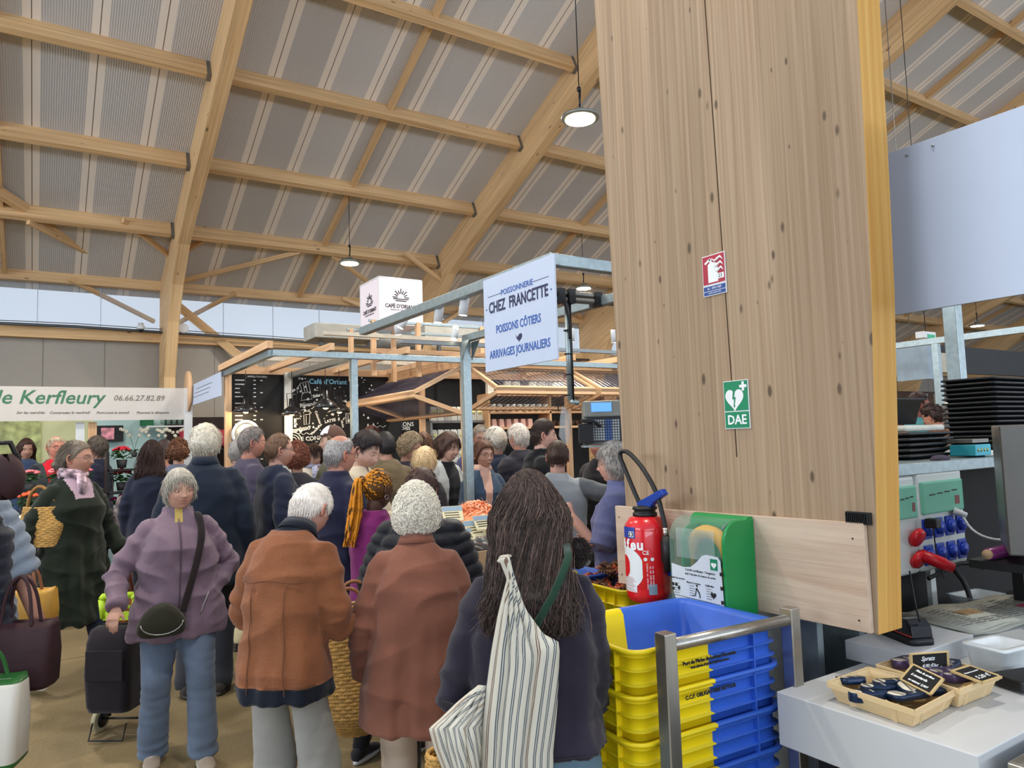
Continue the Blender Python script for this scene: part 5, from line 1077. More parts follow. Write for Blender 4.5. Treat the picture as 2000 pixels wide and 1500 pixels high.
# card terminal
t = thing('card_terminal', 'black card payment terminal with a red trim', 'card terminal', (wbx.x - .02, 1.34, ZT + .06), math.radians(-25))
q = MB(); q.rings([rrect(.085, .19, .02, 0), rrect(.085, .19, .02, .018), rrect(.07, .17, .02, .022)]); q.build('base', DARKM, t, fix=True)
q = MB(); q.prism([(-.09, .02), (-.085, .055), (-.06, .075), (-.02, .07), (.09, .03), (.09, .02)], (-.036, 0, 0), (0, -1, 0) if 0 else (0, 1, 0), (0, 0, 1), (.072, 0, 0)); q.build('body', mat('glossy_black', (22, 20, 26), .2), t, bevel=.008)
q = MB(); q.box((0, -.0, .027), (.076, .17, .004)); q.build('red_trim', mat('trim_red', (190, 60, 50), .4), t); q = MB(); q.tube(smooth([(0, -.08, .07), (-.02, -.09, .14), (.0, -.05, .22)]), .003, 6); q.build('cable', DARKM, t)
# polystyrene tray, clear tray
t = thing('foam_box', 'white foam box with a hollow top beside the card terminal', 'foam box', onZ(1956, 1306, ZT), math.radians(-8)); t.scale = (.82, .82, .8); q = MB(); q.rings([rrect(w_, l_, .02, z) for w_, l_, z in ((.17, .13, 0), (.19, .15, .085), (.205, .165, .087), (.205, .165, .095), (.15, .11, .095), (.14, .10, .06))]); q.build('box_body', mat('foam_white', (216, 222, 226), .7), t)
t = thing('clear_tray', 'ribbed clear plastic tray on the black table', 'tray', (onZ(1915, 1178, ZT).x, 1.56, ZT - .015), math.radians(-10)); q = MB(); q.rings([rrect(w_, l_, .015, z) for w_, l_, z in ((.16, .09, 0), (.19, .12, .05), (.205, .135, .052), (.185, .115, .05), (.15, .08, .005))]); [q.box((-.08 + .016 * k, -.056, .025), (.006, .006, .045)) for k in range(11)]; q.build('tray_body', mat('clear_tray_plastic', (196, 206, 212), .2, alpha=.6), t)
# newspapers
NP = mat('newsprint', (176, 176, 164), .8, var=.08, scale=30); NPI = mat('newsprint_ink', (120, 120, 116), .8, var=.3, scale=90); r = random.Random(4)
for k in range(5):
    c = Vector((3.0 + .012 * k, 1.42 - .006 * k, ZT + .002 + .0055 * k)); t = thing('newspaper', 'open newspaper sheets spread on the black table, %s of the pile' % ('bottom', 'second from bottom', 'middle', 'second from top', 'top')[k], 'newspaper', c, math.radians(-12 + 7 * math.sin(k * 2.3)))
    q = MB(); vs = []; n = 14
    for i in range(n + 1):
        for j in (0, 1): vs.append((-.33 + .66 * i / n, (-.14 + .28 * j), .0025 + .006 * math.sin(i * .9 + k) + .004 * j))
    q.add(vs, [(2 * i, 2 * i + 2, 2 * i + 3, 2 * i + 1) for i in range(n)], smooth=True); o = q.build('sheet', NP, t); sd = o.modifiers.new('s', 'SOLIDIFY'); sd.thickness = .003
    if k == 4:
        q = MB()
        for i in range(9):
            for j in range(11): q.box((-.29 + .07 * i, -.11 + .02 * j, .013), (.055, .006, .001)) if not (i in (2, 3, 6) and 2 < j < 7) else None
        q.build('newsprint_columns', NPI, t)
        q = MB(); q.box((.17, -.03, .014), (.1, .05, .001)); q.build('pink_photo', mat('pink_photo', (190, 70, 96), .6, var=.3, scale=30), t); q = MB(); q.box((-.12, .01, .014), (.1, .06, .001)); q.build('colour_photo', mat('ochre_photo', (150, 120, 80), .6, var=.5, scale=40), t)
# wooden baskets with tins and slates
VEN = wood('poplar_veneer', (228, 204, 160), (206, 176, 130), knots=.15, grain=20)
def basket(lab, pts, h, loc_z):
    P = [onZ(x, y, loc_z + h) for x, y in pts]; c = sum(P, Vector()) / 4; t = thing('veneer_basket', lab, 'basket', (c.x, c.y, loc_z)); Q = [p - Vector((c.x, c.y, loc_z)) for p in P]
    B = [Vector((p.x * .84, p.y * .84, .002)) for p in Q]; T = [Vector((p.x, p.y, h)) for p in Q]
    q = MB(); q.add(B, [(0, 1, 2, 3)]); q.build('bottom', VEN, t, fix=False)
    for i in range(4):
        j = (i + 1) % 4; q = MB(); q.add([B[i], B[j], T[j], T[i]], [(0, 1, 2, 3)], grain=(B[j] - B[i]).normalized()); o = q.build('side', VEN, t, fix=False); sd = o.modifiers.new('s', 'SOLIDIFY'); sd.thickness = .0025; sd.offset = 0
        q = MB(); nrm = Vector((0, 0, 1)).cross(T[j] - T[i]).normalized(); q.bar(T[i] + Vector((0, 0, -.006)), T[j] + Vector((0, 0, -.006)), .005, .014); q.build('rim_strip', VEN, t)
        m_ = (B[i] + B[j]) / 2 * 1.02; e = (T[i] + T[j]) / 2
        for u_, v_ in ((B[i], T[i]), (B[j], T[j])): q = MB(); q.bar(m_.lerp(u_, .5), e.lerp(v_, .5), .03, .0015, up=nrm); q.build('stay', VEN, t)
    return t
b1 = basket('left veneer basket of dark blue fish tins on the white table', [(1616, 1332), (1696, 1303), (1870, 1345), (1787, 1388)], .05, ZT)
b2 = basket('right veneer basket with purple tins behind the blue tin basket', [(1712, 1298), (1800, 1272), (1949, 1318), (1874, 1347)], .055, ZT)
TIN = mat('tin_dark_blue', (24, 42, 70), .3, .4, var=.2, scale=60); TINL = mat('tin_cream_band', (214, 206, 186), .4, var=.1, scale=50); TINP = mat('tin_purple', (76, 62, 92), .3, .3, var=.4, scale=40)
def tin(p, rz, lab, grp, m, tilt=0, l=.105, w=.06, h=.024):
    t = thing('fish_tin', lab, 'tin', p, rz, grp); t.rotation_euler = (0, tilt, rz)
    q = MB(); q.rings([rrect(w * .96, l * .97, .022, 0), rrect(w, l, .024, .003), rrect(w, l, .024, h - .003), rrect(w * .96, l * .97, .022, h)]); q.build('tin_body', m, t)
    q = MB(); q.rings([rrect(w * .9, l * .3, .02, h + .0002, c=(0, l * .33)), rrect(w * .9, l * .3, .02, h + .0008, c=(0, l * .33))]); q.rings([rrect(w * .5, .004, .001, h + .0002, c=(0, -.01)), rrect(w * .5, .004, .001, h + .0008, c=(0, -.01))]); q.build('tin_label', TINL, t); return t
Zt = ZT + .012
for i, (px, py, rz) in enumerate(((1695, 1342, -1.0), (1718, 1330, -1.0), (1741, 1321, -1.0))): tin(onZ(px, py, ZT + .055) + Vector((0, 0, -.034)), rz + 2.05, ['dark blue fish tin with a cream band, nearest in the row', 'dark blue fish tin in the middle of the row', 'dark blue fish tin at the back of the row'][i], None, TIN, .06, l=.105, w=.044, h=.024)
tin(onZ(1663, 1335, ZT + .03), 1.0, 'round-ended dark tin in the left corner of the basket', None, TIN, .2, l=.075, w=.06, h=.018); tin(onZ(1775, 1362, ZT + .03), 1.3, 'flat dark blue tin lying in front in the left basket', None, TIN, .1, l=.12, w=.06, h=.015); tin(onZ(1800, 1350, ZT + .035), 1.0, 'flat dark blue tin tilted under the front slate', None, TIN, -.15, l=.12, w=.06, h=.015)
for i, (px, py) in enumerate(((1830, 1318), (1850, 1326), (1872, 1330), (1770, 1302), (1855, 1310))): tin(onZ(px, py, ZT + .04), .9 + .2 * i, ['purple fish tin left in the right basket', 'purple fish tin in the middle of the right basket', 'purple fish tin under the lying slate', 'brownish tin behind the front slate', 'dark tin leaning behind the purple ones'][i], None, TINP if i != 4 else TIN, .1, l=.09, w=.05)
SLF = wood('slate_frame_wood', (208, 184, 136), (186, 160, 110), knots=.1)
def slate(lab, corners, lines, z0, grid=False, fs=.2):
    """corners: top-left, top-right, bottom-right, bottom-left in the world"""
    a, b, c, d = corners; o = (a + b + c + d) / 4; t = thing('price_slate', lab, 'slate', o); X = ((b - a) + (c - d)) / 2; Y = ((a - d) + (b - c)) / 2; w, h = X.length, Y.length; M = frame((0, 0, 0), X, Y); R = M.to_3x3()
    q = MB(); q.box((0, 0, 0), (w * .9, h * .9, .003), rot=R); q.build('slate_face', BLACK, t)
    q = MB()
    for s in (-1, 1): q.box(R @ Vector((0, s * h * .465, 0)), (w, h * .075, .007), rot=R); q.box(R @ Vector((s * w * .47, 0, 0)), (w * .06, h, .007), rot=R)
    q.build('wooden_frame', SLF, t, bevel=.001)
    for s, u, v, z in lines: z = min(z, .8 * w / (.52 * len(s) * h)); text(s, 'lettering', z * h, WPR, t, M @ Matrix.Translation((u * w, v * h, .002)), shear=.35, bold=.0003, ext=.0003, sx=.95)
    return t
def sl4(pts, zs): return [onZ(x, y, z) for (x, y), z in zip(pts, zs)]
slate('small slate reading sprats, standing at the back of the baskets', sl4([(1776, 1277), (1853, 1271), (1853, 1307), (1778, 1312)], (1.055, 1.055, 1.005, 1.005)), [('Sprats', -.05, .17, .34), ('4,00 €/pc', 0, -.22, .26)], 0)
slate('tilted slate of sardine prices leaning on the left basket', sl4([(1780, 1296), (1845, 1325), (1818, 1360), (1760, 1328)], (1.045, 1.03, .995, 1.005)), [('Filets de sardines', 0, .27, .18), ('à moutarde', -.08, .02, .18), ('au naturel  5,90€', .0, -.26, .18)], 0)
slate('slate with small writing lying flat over the right basket', sl4([(1846, 1312), (1900, 1300), (1951, 1323), (1930, 1334)], (1.025, 1.025, 1.02, 1.015)), [('Maquereaux marinés', 0, .15, .24), ('5,20 €', 0, -.2, .24)], 0)
t = thing('steel_sink_edge', 'brushed steel worktop corner at the bottom right of the picture', 'worktop', (2.3, .62, 0)); q = MB(); q.box((.0, 0, .92), (1.0, .40, .04)); q.build('worktop', STEEL, t, bevel=.003); q = MB(); q.box((0, 0, .45), (.94, .36, .9)); q.build('body', BLACK, t)
t = thing('black_device', 'flat black device lying right of the foam box', 'device', onZ(1985, 1330, ZT + .02), -.3); q = MB(); q.box((.03, 0, 0), (.14, .1, .03)); q.build('casing', DARKM, t, bevel=.005)
# dark blue cloth screen under the plywood, black wall behind
t = thing('dark_screen', 'dark blue grey side panel behind the steel trolley', 'panel', (2.35, 1.9, 0)); q = MB(); q.box((0, .12, .62), (.04, 1.06, 1.24)); q.build('panel', mat('blue_grey_panel', (62, 74, 88), .5), t); 

# ================================================================= people: builders
def sstep(a, b, x): t = np.clip((x - a) / (b - a), 0, 1); return t * t * (3 - 2 * t)
def head_pts(D, jaw=1.0, wf=1.0, face=True, age=0, smile=0, nose=1.0):
    x, y, z = D.T; a, b, c = .077 * wf, .098, .121
    r = 1 / np.sqrt((x / a) ** 2 + (y / b) ** 2 + (z / c) ** 2); X, Y, Z = (D * r[:, None]).T
    X, Y, Z = X.copy(), Y.copy(), Z.copy(); lo = np.clip(-Z / c, 0, 1)
    X *= 1 - .19 * jaw * lo ** 1.8; Y = np.where(Y < 0, Y * (1 - .5 * lo ** 1.1), Y * (1 - .06 * lo)); Y += .010 * lo
    if face:
        fr = sstep(.2, .75, y); g = lambda cx, cz, sx, sz: np.exp(-((X - cx) / sx) ** 2 - ((Z - cz) / sz) ** 2)
        d = .012 * nose * np.exp(-(X / .010) ** 2) * np.exp(-((Z + .004) / .022) ** 2) + .021 * nose * np.exp(-(X / .0135) ** 2) * np.exp(-((Z + .030) / .012) ** 2)
        d += -.011 * (g(.033, .004, .017, .012) + g(-.033, .004, .017, .012)) + .004 * (g(.03, .027, .024, .008) + g(-.03, .027, .024, .008))
        d += (.004 + .006 * smile) * (g(.045, -.032, .018, .018) + g(-.045, -.032, .018, .018))
        mz = .060 - .008 * smile * (X / .03) ** 2
        d += .0065 * np.exp(-(X / (.024 + .008 * smile)) ** 2) * (np.exp(-((Z + mz - .0055) / .006) ** 2) + np.exp(-((Z + mz + .0065) / .007) ** 2)) - .007 * np.exp(-(X / (.026 + .01 * smile)) ** 2 - ((Z + mz) / (.0026 + .004 * smile)) ** 2)
        d += -.004 * g(0, -.080, .022, .006) + .009 * g(0, -.100, .022, .015)
        d += -.0035 * age * (np.exp(-((np.abs(X) - .026 - .25 * (-.035 - Z)) / .004) ** 2) * sstep(-.075, -.03, Z) * sstep(-.01, -.03, Z))
        Y = Y + fr * d
    return np.stack([X, Y, Z], 1)
def sph_grid(n, k):
    D = []
    for i in range(k + 1):
        e = -PI / 2 + PI * i / k; ce = max(math.cos(e), .004)
        for j in range(n): t = 2 * PI * j / n; D.append((ce * math.sin(t), ce * math.cos(t), math.sin(e)))
    D = np.array(D); D /= np.linalg.norm(D, axis=1)[:, None]
    F_ = [(i * n + j, i * n + (j + 1) % n, (i + 1) * n + (j + 1) % n, (i + 1) * n + j) for i in range(k) for j in range(n)]
    return D, F_
SKINS = {}
def skin(rgb):
    k = 'skin_%d_%d_%d' % rgb; g = sum(rgb) / 3; rgb = tuple((c * .84 + g * .16) * .93 for c in rgb)
    return mat(k, rgb, .5, var=.05, scale=30, tint=True, spec=.35)
def cloth(name, rgb, rough=.85, bump=.25, bscale=220, var=.07, **kw):
    new = name not in MATS; m = mat(name, rgb, rough, var=var, scale=6, bump=bump, bscale=bscale, spec=.2, sheen=.15, **kw)
    if new and bump:                                    # soft creases under the weave
        nt = m.node_tree; N = nt.nodes; L = nt.links; b = N['Principled BSDF']; old = b.inputs['Normal'].links[0].from_node
        tc = N.new('ShaderNodeTexCoord'); nz = N.new('ShaderNodeTexNoise'); nz.noise_type = 'RIDGED_MULTIFRACTAL' if hasattr(nz, 'noise_type') else None; nz.inputs['Scale'].default_value = 5.5; nz.inputs['Detail'].default_value = 2; nz.inputs['Distortion'].default_value = .8
        L.new(tc.outputs['Object'], nz.inputs['Vector']); bp = N.new('ShaderNodeBump'); bp.inputs['Strength'].default_value = .45; bp.inputs['Distance'].default_value = .02; L.new(nz.outputs['Fac'], bp.inputs['Height']); L.new(bp.outputs['Normal'], old.inputs['Normal'])
    return m
def rotm(yaw=0, pitch=0, roll=0):
    """yaw: to the person's right, pitch: nod down, roll: tilt to the right"""
    return Matrix.Rotation(-math.radians(yaw), 3, 'Z') @ Matrix.Rotation(-math.radians(pitch), 3, 'X') @ Matrix.Rotation(math.radians(roll), 3, 'Y')
def ik(a, b, l1, l2, pole):
    d = b - a; L_ = d.length
    if L_ > (l1 + l2) * .999: b = a + d * ((l1 + l2) * .999 / L_); d = b - a; L_ = d.length
    x = (l1 * l1 - l2 * l2 + L_ * L_) / (2 * L_); h = math.sqrt(max(l1 * l1 - x * x, 0)); u = d.normalized(); p = pole - u * pole.dot(u); p.normalize()
    return a + u * x + p * h, b
def remesh_obj(q, voxel, sm=4):
    me = bpy.data.meshes.new('tmp'); me.from_pydata([tuple(v) for v in q.v], [], q.f); o = bpy.data.objects.new('tmp', me); COL.objects.link(o)
    m = o.modifiers.new('r', 'REMESH'); m.mode = 'VOXEL'; m.voxel_size = voxel; m.use_smooth_shade = True
    if sm: s = o.modifiers.new('s', 'SMOOTH'); s.factor = .5; s.iterations = sm
    dg = bpy.context.evaluated_depsgraph_get(); dg.update(); me2 = bpy.data.meshes.new_from_object(o.evaluated_get(dg)); bpy.data.objects.remove(o); bpy.data.meshes.remove(me)
    return me2
def get_co(me): a = np.empty(len(me.vertices) * 3); me.vertices.foreach_get('co', a); return a.reshape(-1, 3)
def get_no(me): a = np.empty(len(me.vertices) * 3); me.vertex_normals.foreach_get('vector', a); return a.reshape(-1, 3)
def seg_dist(P, a, b):
    a, b = np.array(a), np.array(b); d = b - a; t = np.clip(((P - a) @ d) / (d @ d), 0, 1); return np.linalg.norm(P - (a + t[:, None] * d), axis=1), t
def pn(P, kx, ky, kz, seed):
    """cheap smooth pseudo noise, about -1..1"""
    r = np.random.RandomState(abs(int(seed))); out = 0
    for i in range(4):
        ph = r.rand(3) * 6.28; f = 1 + .6 * r.rand(3); out = out + np.sin(P[:, 0] * kx * f[0] + ph[0] + 1.3 * np.sin(P[:, 2] * kz * .7 * f[1] + ph[1])) * np.sin(P[:, 1] * ky * f[1] + P[:, 2] * kz * f[2] + ph[2])
    return out / 2.6
class Fig: pass
def figure(label, px, py, d, look=0, H=None, lean=0, hunch=0, twist=0, hy=0, hp=0, hr=0, arms=None, legs=None, sex='m', build=1.0, top=None, trousers=None, shoes=None, skinc=(206, 150, 124), hair=None, glasses=None,
           detail=1, age=0, smile=0, beard=None, jaw=1.0, eyes=(60, 44, 34), group=None, lips=None, wf=1.0, fine=False, scarf=None, face_col=None, foot=None, grip=(None, None), nose=1.0):
    f = Fig(); tgt = atd(px, py, d); rd = _ray(px, py); head = math.atan2(rd[0], rd[1]) + math.radians(look)          # heading clockwise from +Y
    def skeleton(s):
        J = {}
        def spine(p):
            z = p[2] / s; z0 = .95
            n = 12; c = Vector((0, 0, min(z, z0))); 
            if z <= z0: return Vector((p[0], p[1], p[2]))
            a = 0; cy, cz = 0.0, z0; dz = (z - z0) / n
            for i in range(n):
                zi = z0 + dz * (i + .5); a = math.radians(lean) * min(1, (zi - z0) / .18) + math.radians(hunch) * min(1, max(0, (zi - 1.18) / .25)); cy += math.sin(a) * dz; cz += math.cos(a) * dz
            tw = -math.radians(twist) * min(1, (z - z0) / .35); v = Matrix.Rotation(tw, 3, 'Z') @ Vector((p[0], p[1], 0))
            return Vector((v.x, cy * s + v.y * math.cos(a), cz * s - v.y * math.sin(a)))
        J['spine'] = spine; J['neck'] = spine((0, -.005 * s, 1.518 * s)); J['HR'] = rotm(hy, hp, hr); J['piv'] = Vector((0, -.018, -.088)) * s
        J['headc'] = J['neck'] + J['HR'] @ (-J['piv']) * 1.0
        J['top'] = J['headc'] + J['HR'] @ Vector((0, 0, .121 * s))
        return J
    zt = max((skeleton(1.0)['headc'] + skeleton(1.0)['HR'] @ Vector(v)).z for v in ((0, 0, .121), (0, -.08, .08), (0, .06, .1), (0, -.05, .105)))
    s = tgt.z / zt if H is None else H / 1.72
    J = skeleton(s); Rz = Matrix.Rotation(-head, 3, 'Z'); hc = Rz @ J['headc']
    root = thing('person', label, 'person', (tgt.x - hc.x, tgt.y - hc.y, 0), -head, group); f.root = root; f.s = s; f.J = J; f.head = head
    if foot is not None: root.location.z = foot
    fem = sex == 'f'; sw = (.142 if fem else .168) * s * build ** .5
    sk = skin(face_col or skinc); sp = J['spine']
    # limbs
    l1, l2 = .30 * s, .265 * s; A = arms or {}; f.arm = {}
    for side, sx in (('L', -1), ('R', 1)):
        sh = sp((sx * (sw - .008 * s), -.008 * s, 1.372 * s)); w = A.get(side, 'down')
        if w == 'down': w = (sx * (sw / s + .075), .04, .84)
        elif w == 'bent': w = (sx * .16, .30, 1.08)
        elif w == 'pocket': w = (sx * (sw / s + .06), .12, .92)
        elif w == 'hold': w = (sx * .07, .32, 1.15)
        w = Vector(w) * s; pole = Vector(A.get('p' + side, (sx * .55, -.8, -.3))); el, w = ik(sh, w, l1, l2, pole); f.arm[side] = (sh, el, w)
    f.leg = {}; LG = legs or {}
    for side, sx in (('L', -1), ('R', 1)):
        hp_ = Vector((sx * .09 * s, 0, .90 * s)); an = Vector(LG.get(side, (sx * .10, -.02, .09))) * s; kn, an = ik(hp_, an, .42 * s, .42 * s, Vector((sx * .1, 1, 0))); f.leg[side] = (hp_, kn, an)
    # ---------------- body: one continuous skin surface
    q = MB(); n = 14 if detail else 10
    def ringat(z, hw, hd, yo=0, k=n): return [sp((hw * s * math.cos(2 * PI * j / k), yo * s + hd * s * math.sin(2 * PI * j / k), z * s)) for j in range(k)]
    q.rings([ringat(z, w, dd, y) for z, w, dd, y in ((.84, .13, .09, 0), (.95, .145, .1, 0), (1.08, .12, .085, 0), (1.25, .135, .09, 0), (1.38, .14, .08, -.01), (1.44, .09, .065, -.01), (1.48, .055, .055, -.005))])
    q.tube([sp((0, -.008 * s, 1.42 * s)), J['neck'], J['neck'] + J['HR'] @ Vector((0, .004 * s, .035 * s))], [.060 * s * (1 if not fem else .88), .055 * s * (1 if not fem else .86), .053 * s * (1 if not fem else .86)], n)
    for side, sx in (('L', -1), ('R', 1)):
        sh, el, w = f.arm[side]; q.tube(smooth([sh, el, w], 1), [.05 * s, .042 * s, .036 * s, .024 * s][:4] if 0 else [.046 * s, .040 * s, .034 * s, .026 * s], n)
        hp_, kn, an = f.leg[side]; q.tube([hp_, (hp_ + kn) / 2, kn, (kn + an) / 2, an], [.075 * s, .062 * s, .045 * s, .042 * s, .03 * s], n)
        # hand
        fd = (w - el).normalized(); g_ = A.get('h' + side, {}); hd = Vector(g_.get('dir', fd)).normalized() if g_.get('dir') else fd
        nn = Vector(g_.get('palm', (-sx, .2, 0))); nn = (nn - hd * nn.dot(hd)).normalized(); ac = hd.cross(nn).normalized() * sx; curl = g_.get('curl', .35); hs = s * (.92 if fem else 1.0)
        th_side = 1 if ac.dot(Vector((0, 1, .2))) > 0 else -1; ac = ac * th_side
        q.tube([w - hd * .02 * hs, w + hd * .02 * hs, w + hd * .06 * hs, w + hd * .09 * hs], [(.024 * hs, .018 * hs), (.032 * hs, .016 * hs), (.041 * hs, .015 * hs), (.038 * hs, .012 * hs)], 10, up=nn)
        for k in range(4):
            o_ = w + hd * (.085 - .006 * abs(k - 1.3)) * hs + ac * (.029 - .0195 * k) * hs; p_ = o_; dr = hd; pts = [o_ - hd * .02 * hs, o_]; Ls = [(.040, .026, .020), (.045, .029, .021), (.042, .027, .020), (.032, .021, .018)][k]
            for m_, L_ in enumerate(Ls):
                dr = (Matrix.Rotation(curl * (1 + .12 * k) * (1.0 if m_ else .8), 3, (hd.cross(nn)).normalized()) @ dr); p_ = p_ + dr * L_ * hs; pts.append(p_)
            q.tube(pts, [.0088 * hs, .0092 * hs, .0085 * hs, .0078 * hs, .0062 * hs], 8)
        o_ = w + hd * .022 * hs + ac * .026 * hs; td = (hd * .75 + ac * .55 + nn * .35).normalized(); td2 = (td + nn * curl * .9 + hd * .3).normalized(); q.tube([o_ - td * .015 * hs, o_, o_ + td * .038 * hs, o_ + td * .038 * hs + td2 * .03 * hs], [.012 * hs, .0125 * hs, .0105 * hs, .0075 * hs], 8)
    if fine: me = remesh_obj(q, .0055, 1); co = get_co(me); bv = [tuple(c) for c in co]; bf = [tuple(p.vertices) for p in me.polygons]; bpy.data.meshes.remove(me)
    else: bv, bf = q.v, q.f
    b = MB(); b.add(bv, bf, 0, True)
    D, FF = sph_grid(64, 56) if detail > 1 else (sph_grid(48, 40) if detail else sph_grid(32, 26))
    HP = head_pts(D, jaw, wf, True, age, smile, nose); HR = np.array(J['HR']); hc_ = np.array(J['headc']); f.H2L = lambda p: Vector(hc_ + HR @ (np.array(p) * s)); TP = (HP * s) @ HR.T + hc_
    cols = np.ones((len(HP), 3)); X, Y, Z = HP.T; fr = (Y > .03)
    mz = .060 - .008 * smile * (X / .03) ** 2
    lip = fr * np.exp(-(X / (.025 + .008 * smile)) ** 4 - ((Z + mz) / .0125) ** 4); lc = np.array(lips or (.90, .70, .69)); cols = cols * (1 - lip[:, None]) + lc * lip[:, None]
    ck = fr * np.exp(-((np.abs(X) - .045) / .02) ** 2 - ((Z + .03) / .02) ** 2) * .6 + fr * np.exp(-(X / .014) ** 2 - ((Z + .03) / .012) ** 2) * .5; cols = cols * (1 - ck[:, None] * (1 - np.array((1.0, .90, .89))))
    if beard:
        bm_ = sstep(-.03, -.06, Z) * sstep(-.02, .03, Y) * (1 - lip) * (1 - np.exp(-(X / .016) ** 2 - ((Z + .036) / .01) ** 2)); bc = np.array(beard); cols = cols * (1 - bm_[:, None]) + bc * bm_[:, None]
    base = len(b.v); b.add([tuple(v) for v in TP], FF, 0, True); b.c[base:] = [tuple(c) for c in cols]
    for sx in (-1, 1):                                            # ears
        rg = []
        for k in range(9):
            a = PI * (.5 + 1.05 * k / 8); rr = .026; p = np.array((sx * (.0755 * wf + .007 + .004 * math.sin(k * .4)), -.006 + .017 * math.cos(a), -.004 + rr * math.sin(a + 0) * 1.15)); rg.append(f.H2L(p))
        b.tube([f.H2L((sx * .074 * wf, .004, .022))] + rg[1:-1] + [f.H2L((sx * .074 * wf, .003, -.028))], [.004 * s] + [.0058 * s] * 6 + [.0065 * s] * 1 + [.005 * s], 7, col=(1.02, .86, .84)); b.ball(f.H2L((sx * .076 * wf, -.002, -.004)), (.006 * s, .014 * s, .022 * s), 8, R=J['HR'], col=(.92, .74, .72))
    b.build('body', sk, root, fix=False, uv=False, usecol=True)
    # eyes
    ew = mat('eye_white', (216, 208, 200), .3, var=.02); ei = mat('iris_%d_%d_%d' % eyes, eyes, .2)
    gz = A.get('gaze', (0, 1, -.05))
    q = MB(); q1 = MB(); squ = .62 if smile else .85
    for sx in (-1, 1):
        c = np.array((sx * .0325, .0735, .005)); q.ball(f.H2L(c), .0135 * s, 12, R=J['HR']); g_ = np.array(gz) / np.linalg.norm(gz); q1.ball(f.H2L(c + g_ * .0092), .0062 * s, 8, R=J['HR'])
    e = q.build('eye', ew, root, uv=False); q1.build('iris', ei, e, uv=False)
    q = MB(); 
    for sx in (-1, 1):
        for dz, amp, rr in ((.0, .0098 * squ, .0036), (0, -.0085 * squ, .0028)):
            q.tube([f.H2L((sx * .0325 + t_, .0845 - (t_ / .016) ** 2 * .008 , .005 + amp * (1 - (t_ / .019) ** 2))) for t_ in (-.017, -.011, -.004, .004, .011, .017)], [.002 * s, rr * s, rr * s, rr * s, rr * s, .002 * s], 6, col=(.93, .80, .78))
    q.build('eyelids', sk, root, uv=False, usecol=True)
    f.haircol = (hair or {}).get('col', (90, 80, 70)); bcol = (hair or {}).get('brow', tuple(int(c * .8) for c in f.haircol))
    q = MB()
    for sx in (-1, 1): q.tube([f.H2L((sx * t_, .0965 - (t_ / .05) ** 2 * .020, .024 + .004 * math.sin((t_ - .014) / .036 * PI))) for t_ in (.012, .02, .03, .04, .048)], [(.0018 * s, .0035 * s), (.002 * s, .0045 * s), (.002 * s, .004 * s), (.002 * s, .003 * s), (.001 * s, .001 * s)], 6, up=(0, 1, 0))
    q.build('eyebrows', mat('brow_%d_%d_%d' % bcol, bcol, .8), root, uv=False)
    if smile:
        q = MB(); q.tube([f.H2L((t_, .0975 - (t_ / .03) ** 2 * .008, -.0595 + .007 * (t_ / .025) ** 2)) for t_ in (-.022, -.012, 0, .012, .022)], [(.0015 * s, .002 * s), (.003 * s, .0045 * s), (.003 * s, .0055 * s), (.003 * s, .0045 * s), (.0015 * s, .002 * s)], 6, up=(0, 1, 0)); q.build('teeth', mat('teeth', (226, 220, 206), .3), root, uv=False)
    # ---------------- trousers
    if trousers:
        T = dict(col=(60, 60, 70), r=(.095, .072, .072), hem=.03, name='trousers'); T.update(trousers); q = MB(); rt = T['r']; k = 16
        q.rings([[Vector((hw * s * math.cos(2 * PI * j / k), hd * s * math.sin(2 * PI * j / k), z * s)) for j in range(k)] for z, hw, hd in ((.80, .165 * build, .12 * build), (.88, .175 * build, .128 * build), (.97, .165 * build, .12 * build), (1.02, .155 * build, .115 * build))])
        for side in 'LR':
            hp_, kn, an = f.leg[side]; dn_ = (an - kn).normalized(); end = an + dn_ * (.07 - T['hem']) * s
            q.tube([hp_ + Vector((0, 0, .02)), (hp_ * .6 + kn * .4), kn, (kn + end) / 2, end], [rt[0] * s * build, rt[0] * .9 * s * build, rt[1] * s, (rt[1] * .5 + rt[2] * .5) * s, rt[2] * s], 16)
        me = remesh_obj(q, (.013 if detail > 1 else .018 if detail else .024) * s, 3); co = get_co(me); no = get_no(me); seed = int(px)
        dk = np.full(len(co), 9.0); 
        for side in 'LR':
            hp_, kn, an = f.leg[side]; dk = np.minimum(dk, np.linalg.norm(co - np.array(kn), axis=1)); dk = np.minimum(dk, np.linalg.norm(co - np.array(an), axis=1) * .8)
        amp = (.004 + .009 * np.exp(-(dk / .12) ** 2)) * T.get('fold', 1); ridge = 1 - np.abs(pn(co, 9, 9, 34, seed)) * 1.6; co = co + no * (amp * ridge * .7 + .006 * pn(co, 22, 22, 3, seed + 1))[:, None]
        me.vertices.foreach_set('co', co.ravel()); tm = cloth('%s_%d_%d_%d' % ((T['name'],) + tuple(T['col'])), T['col'], var=T.get('var', .08), bscale=T.get('bscale', 300), stretch=T.get('stretch')); me.materials.clear(); me.materials.append(tm); me.update()
        o = bpy.data.objects.new(T['name'], me); COL.objects.link(o); o.parent = root
    # ---------------- shoes
    S = dict(col=(60, 56, 54), sole=(60, 56, 52)); S.update(shoes or {})
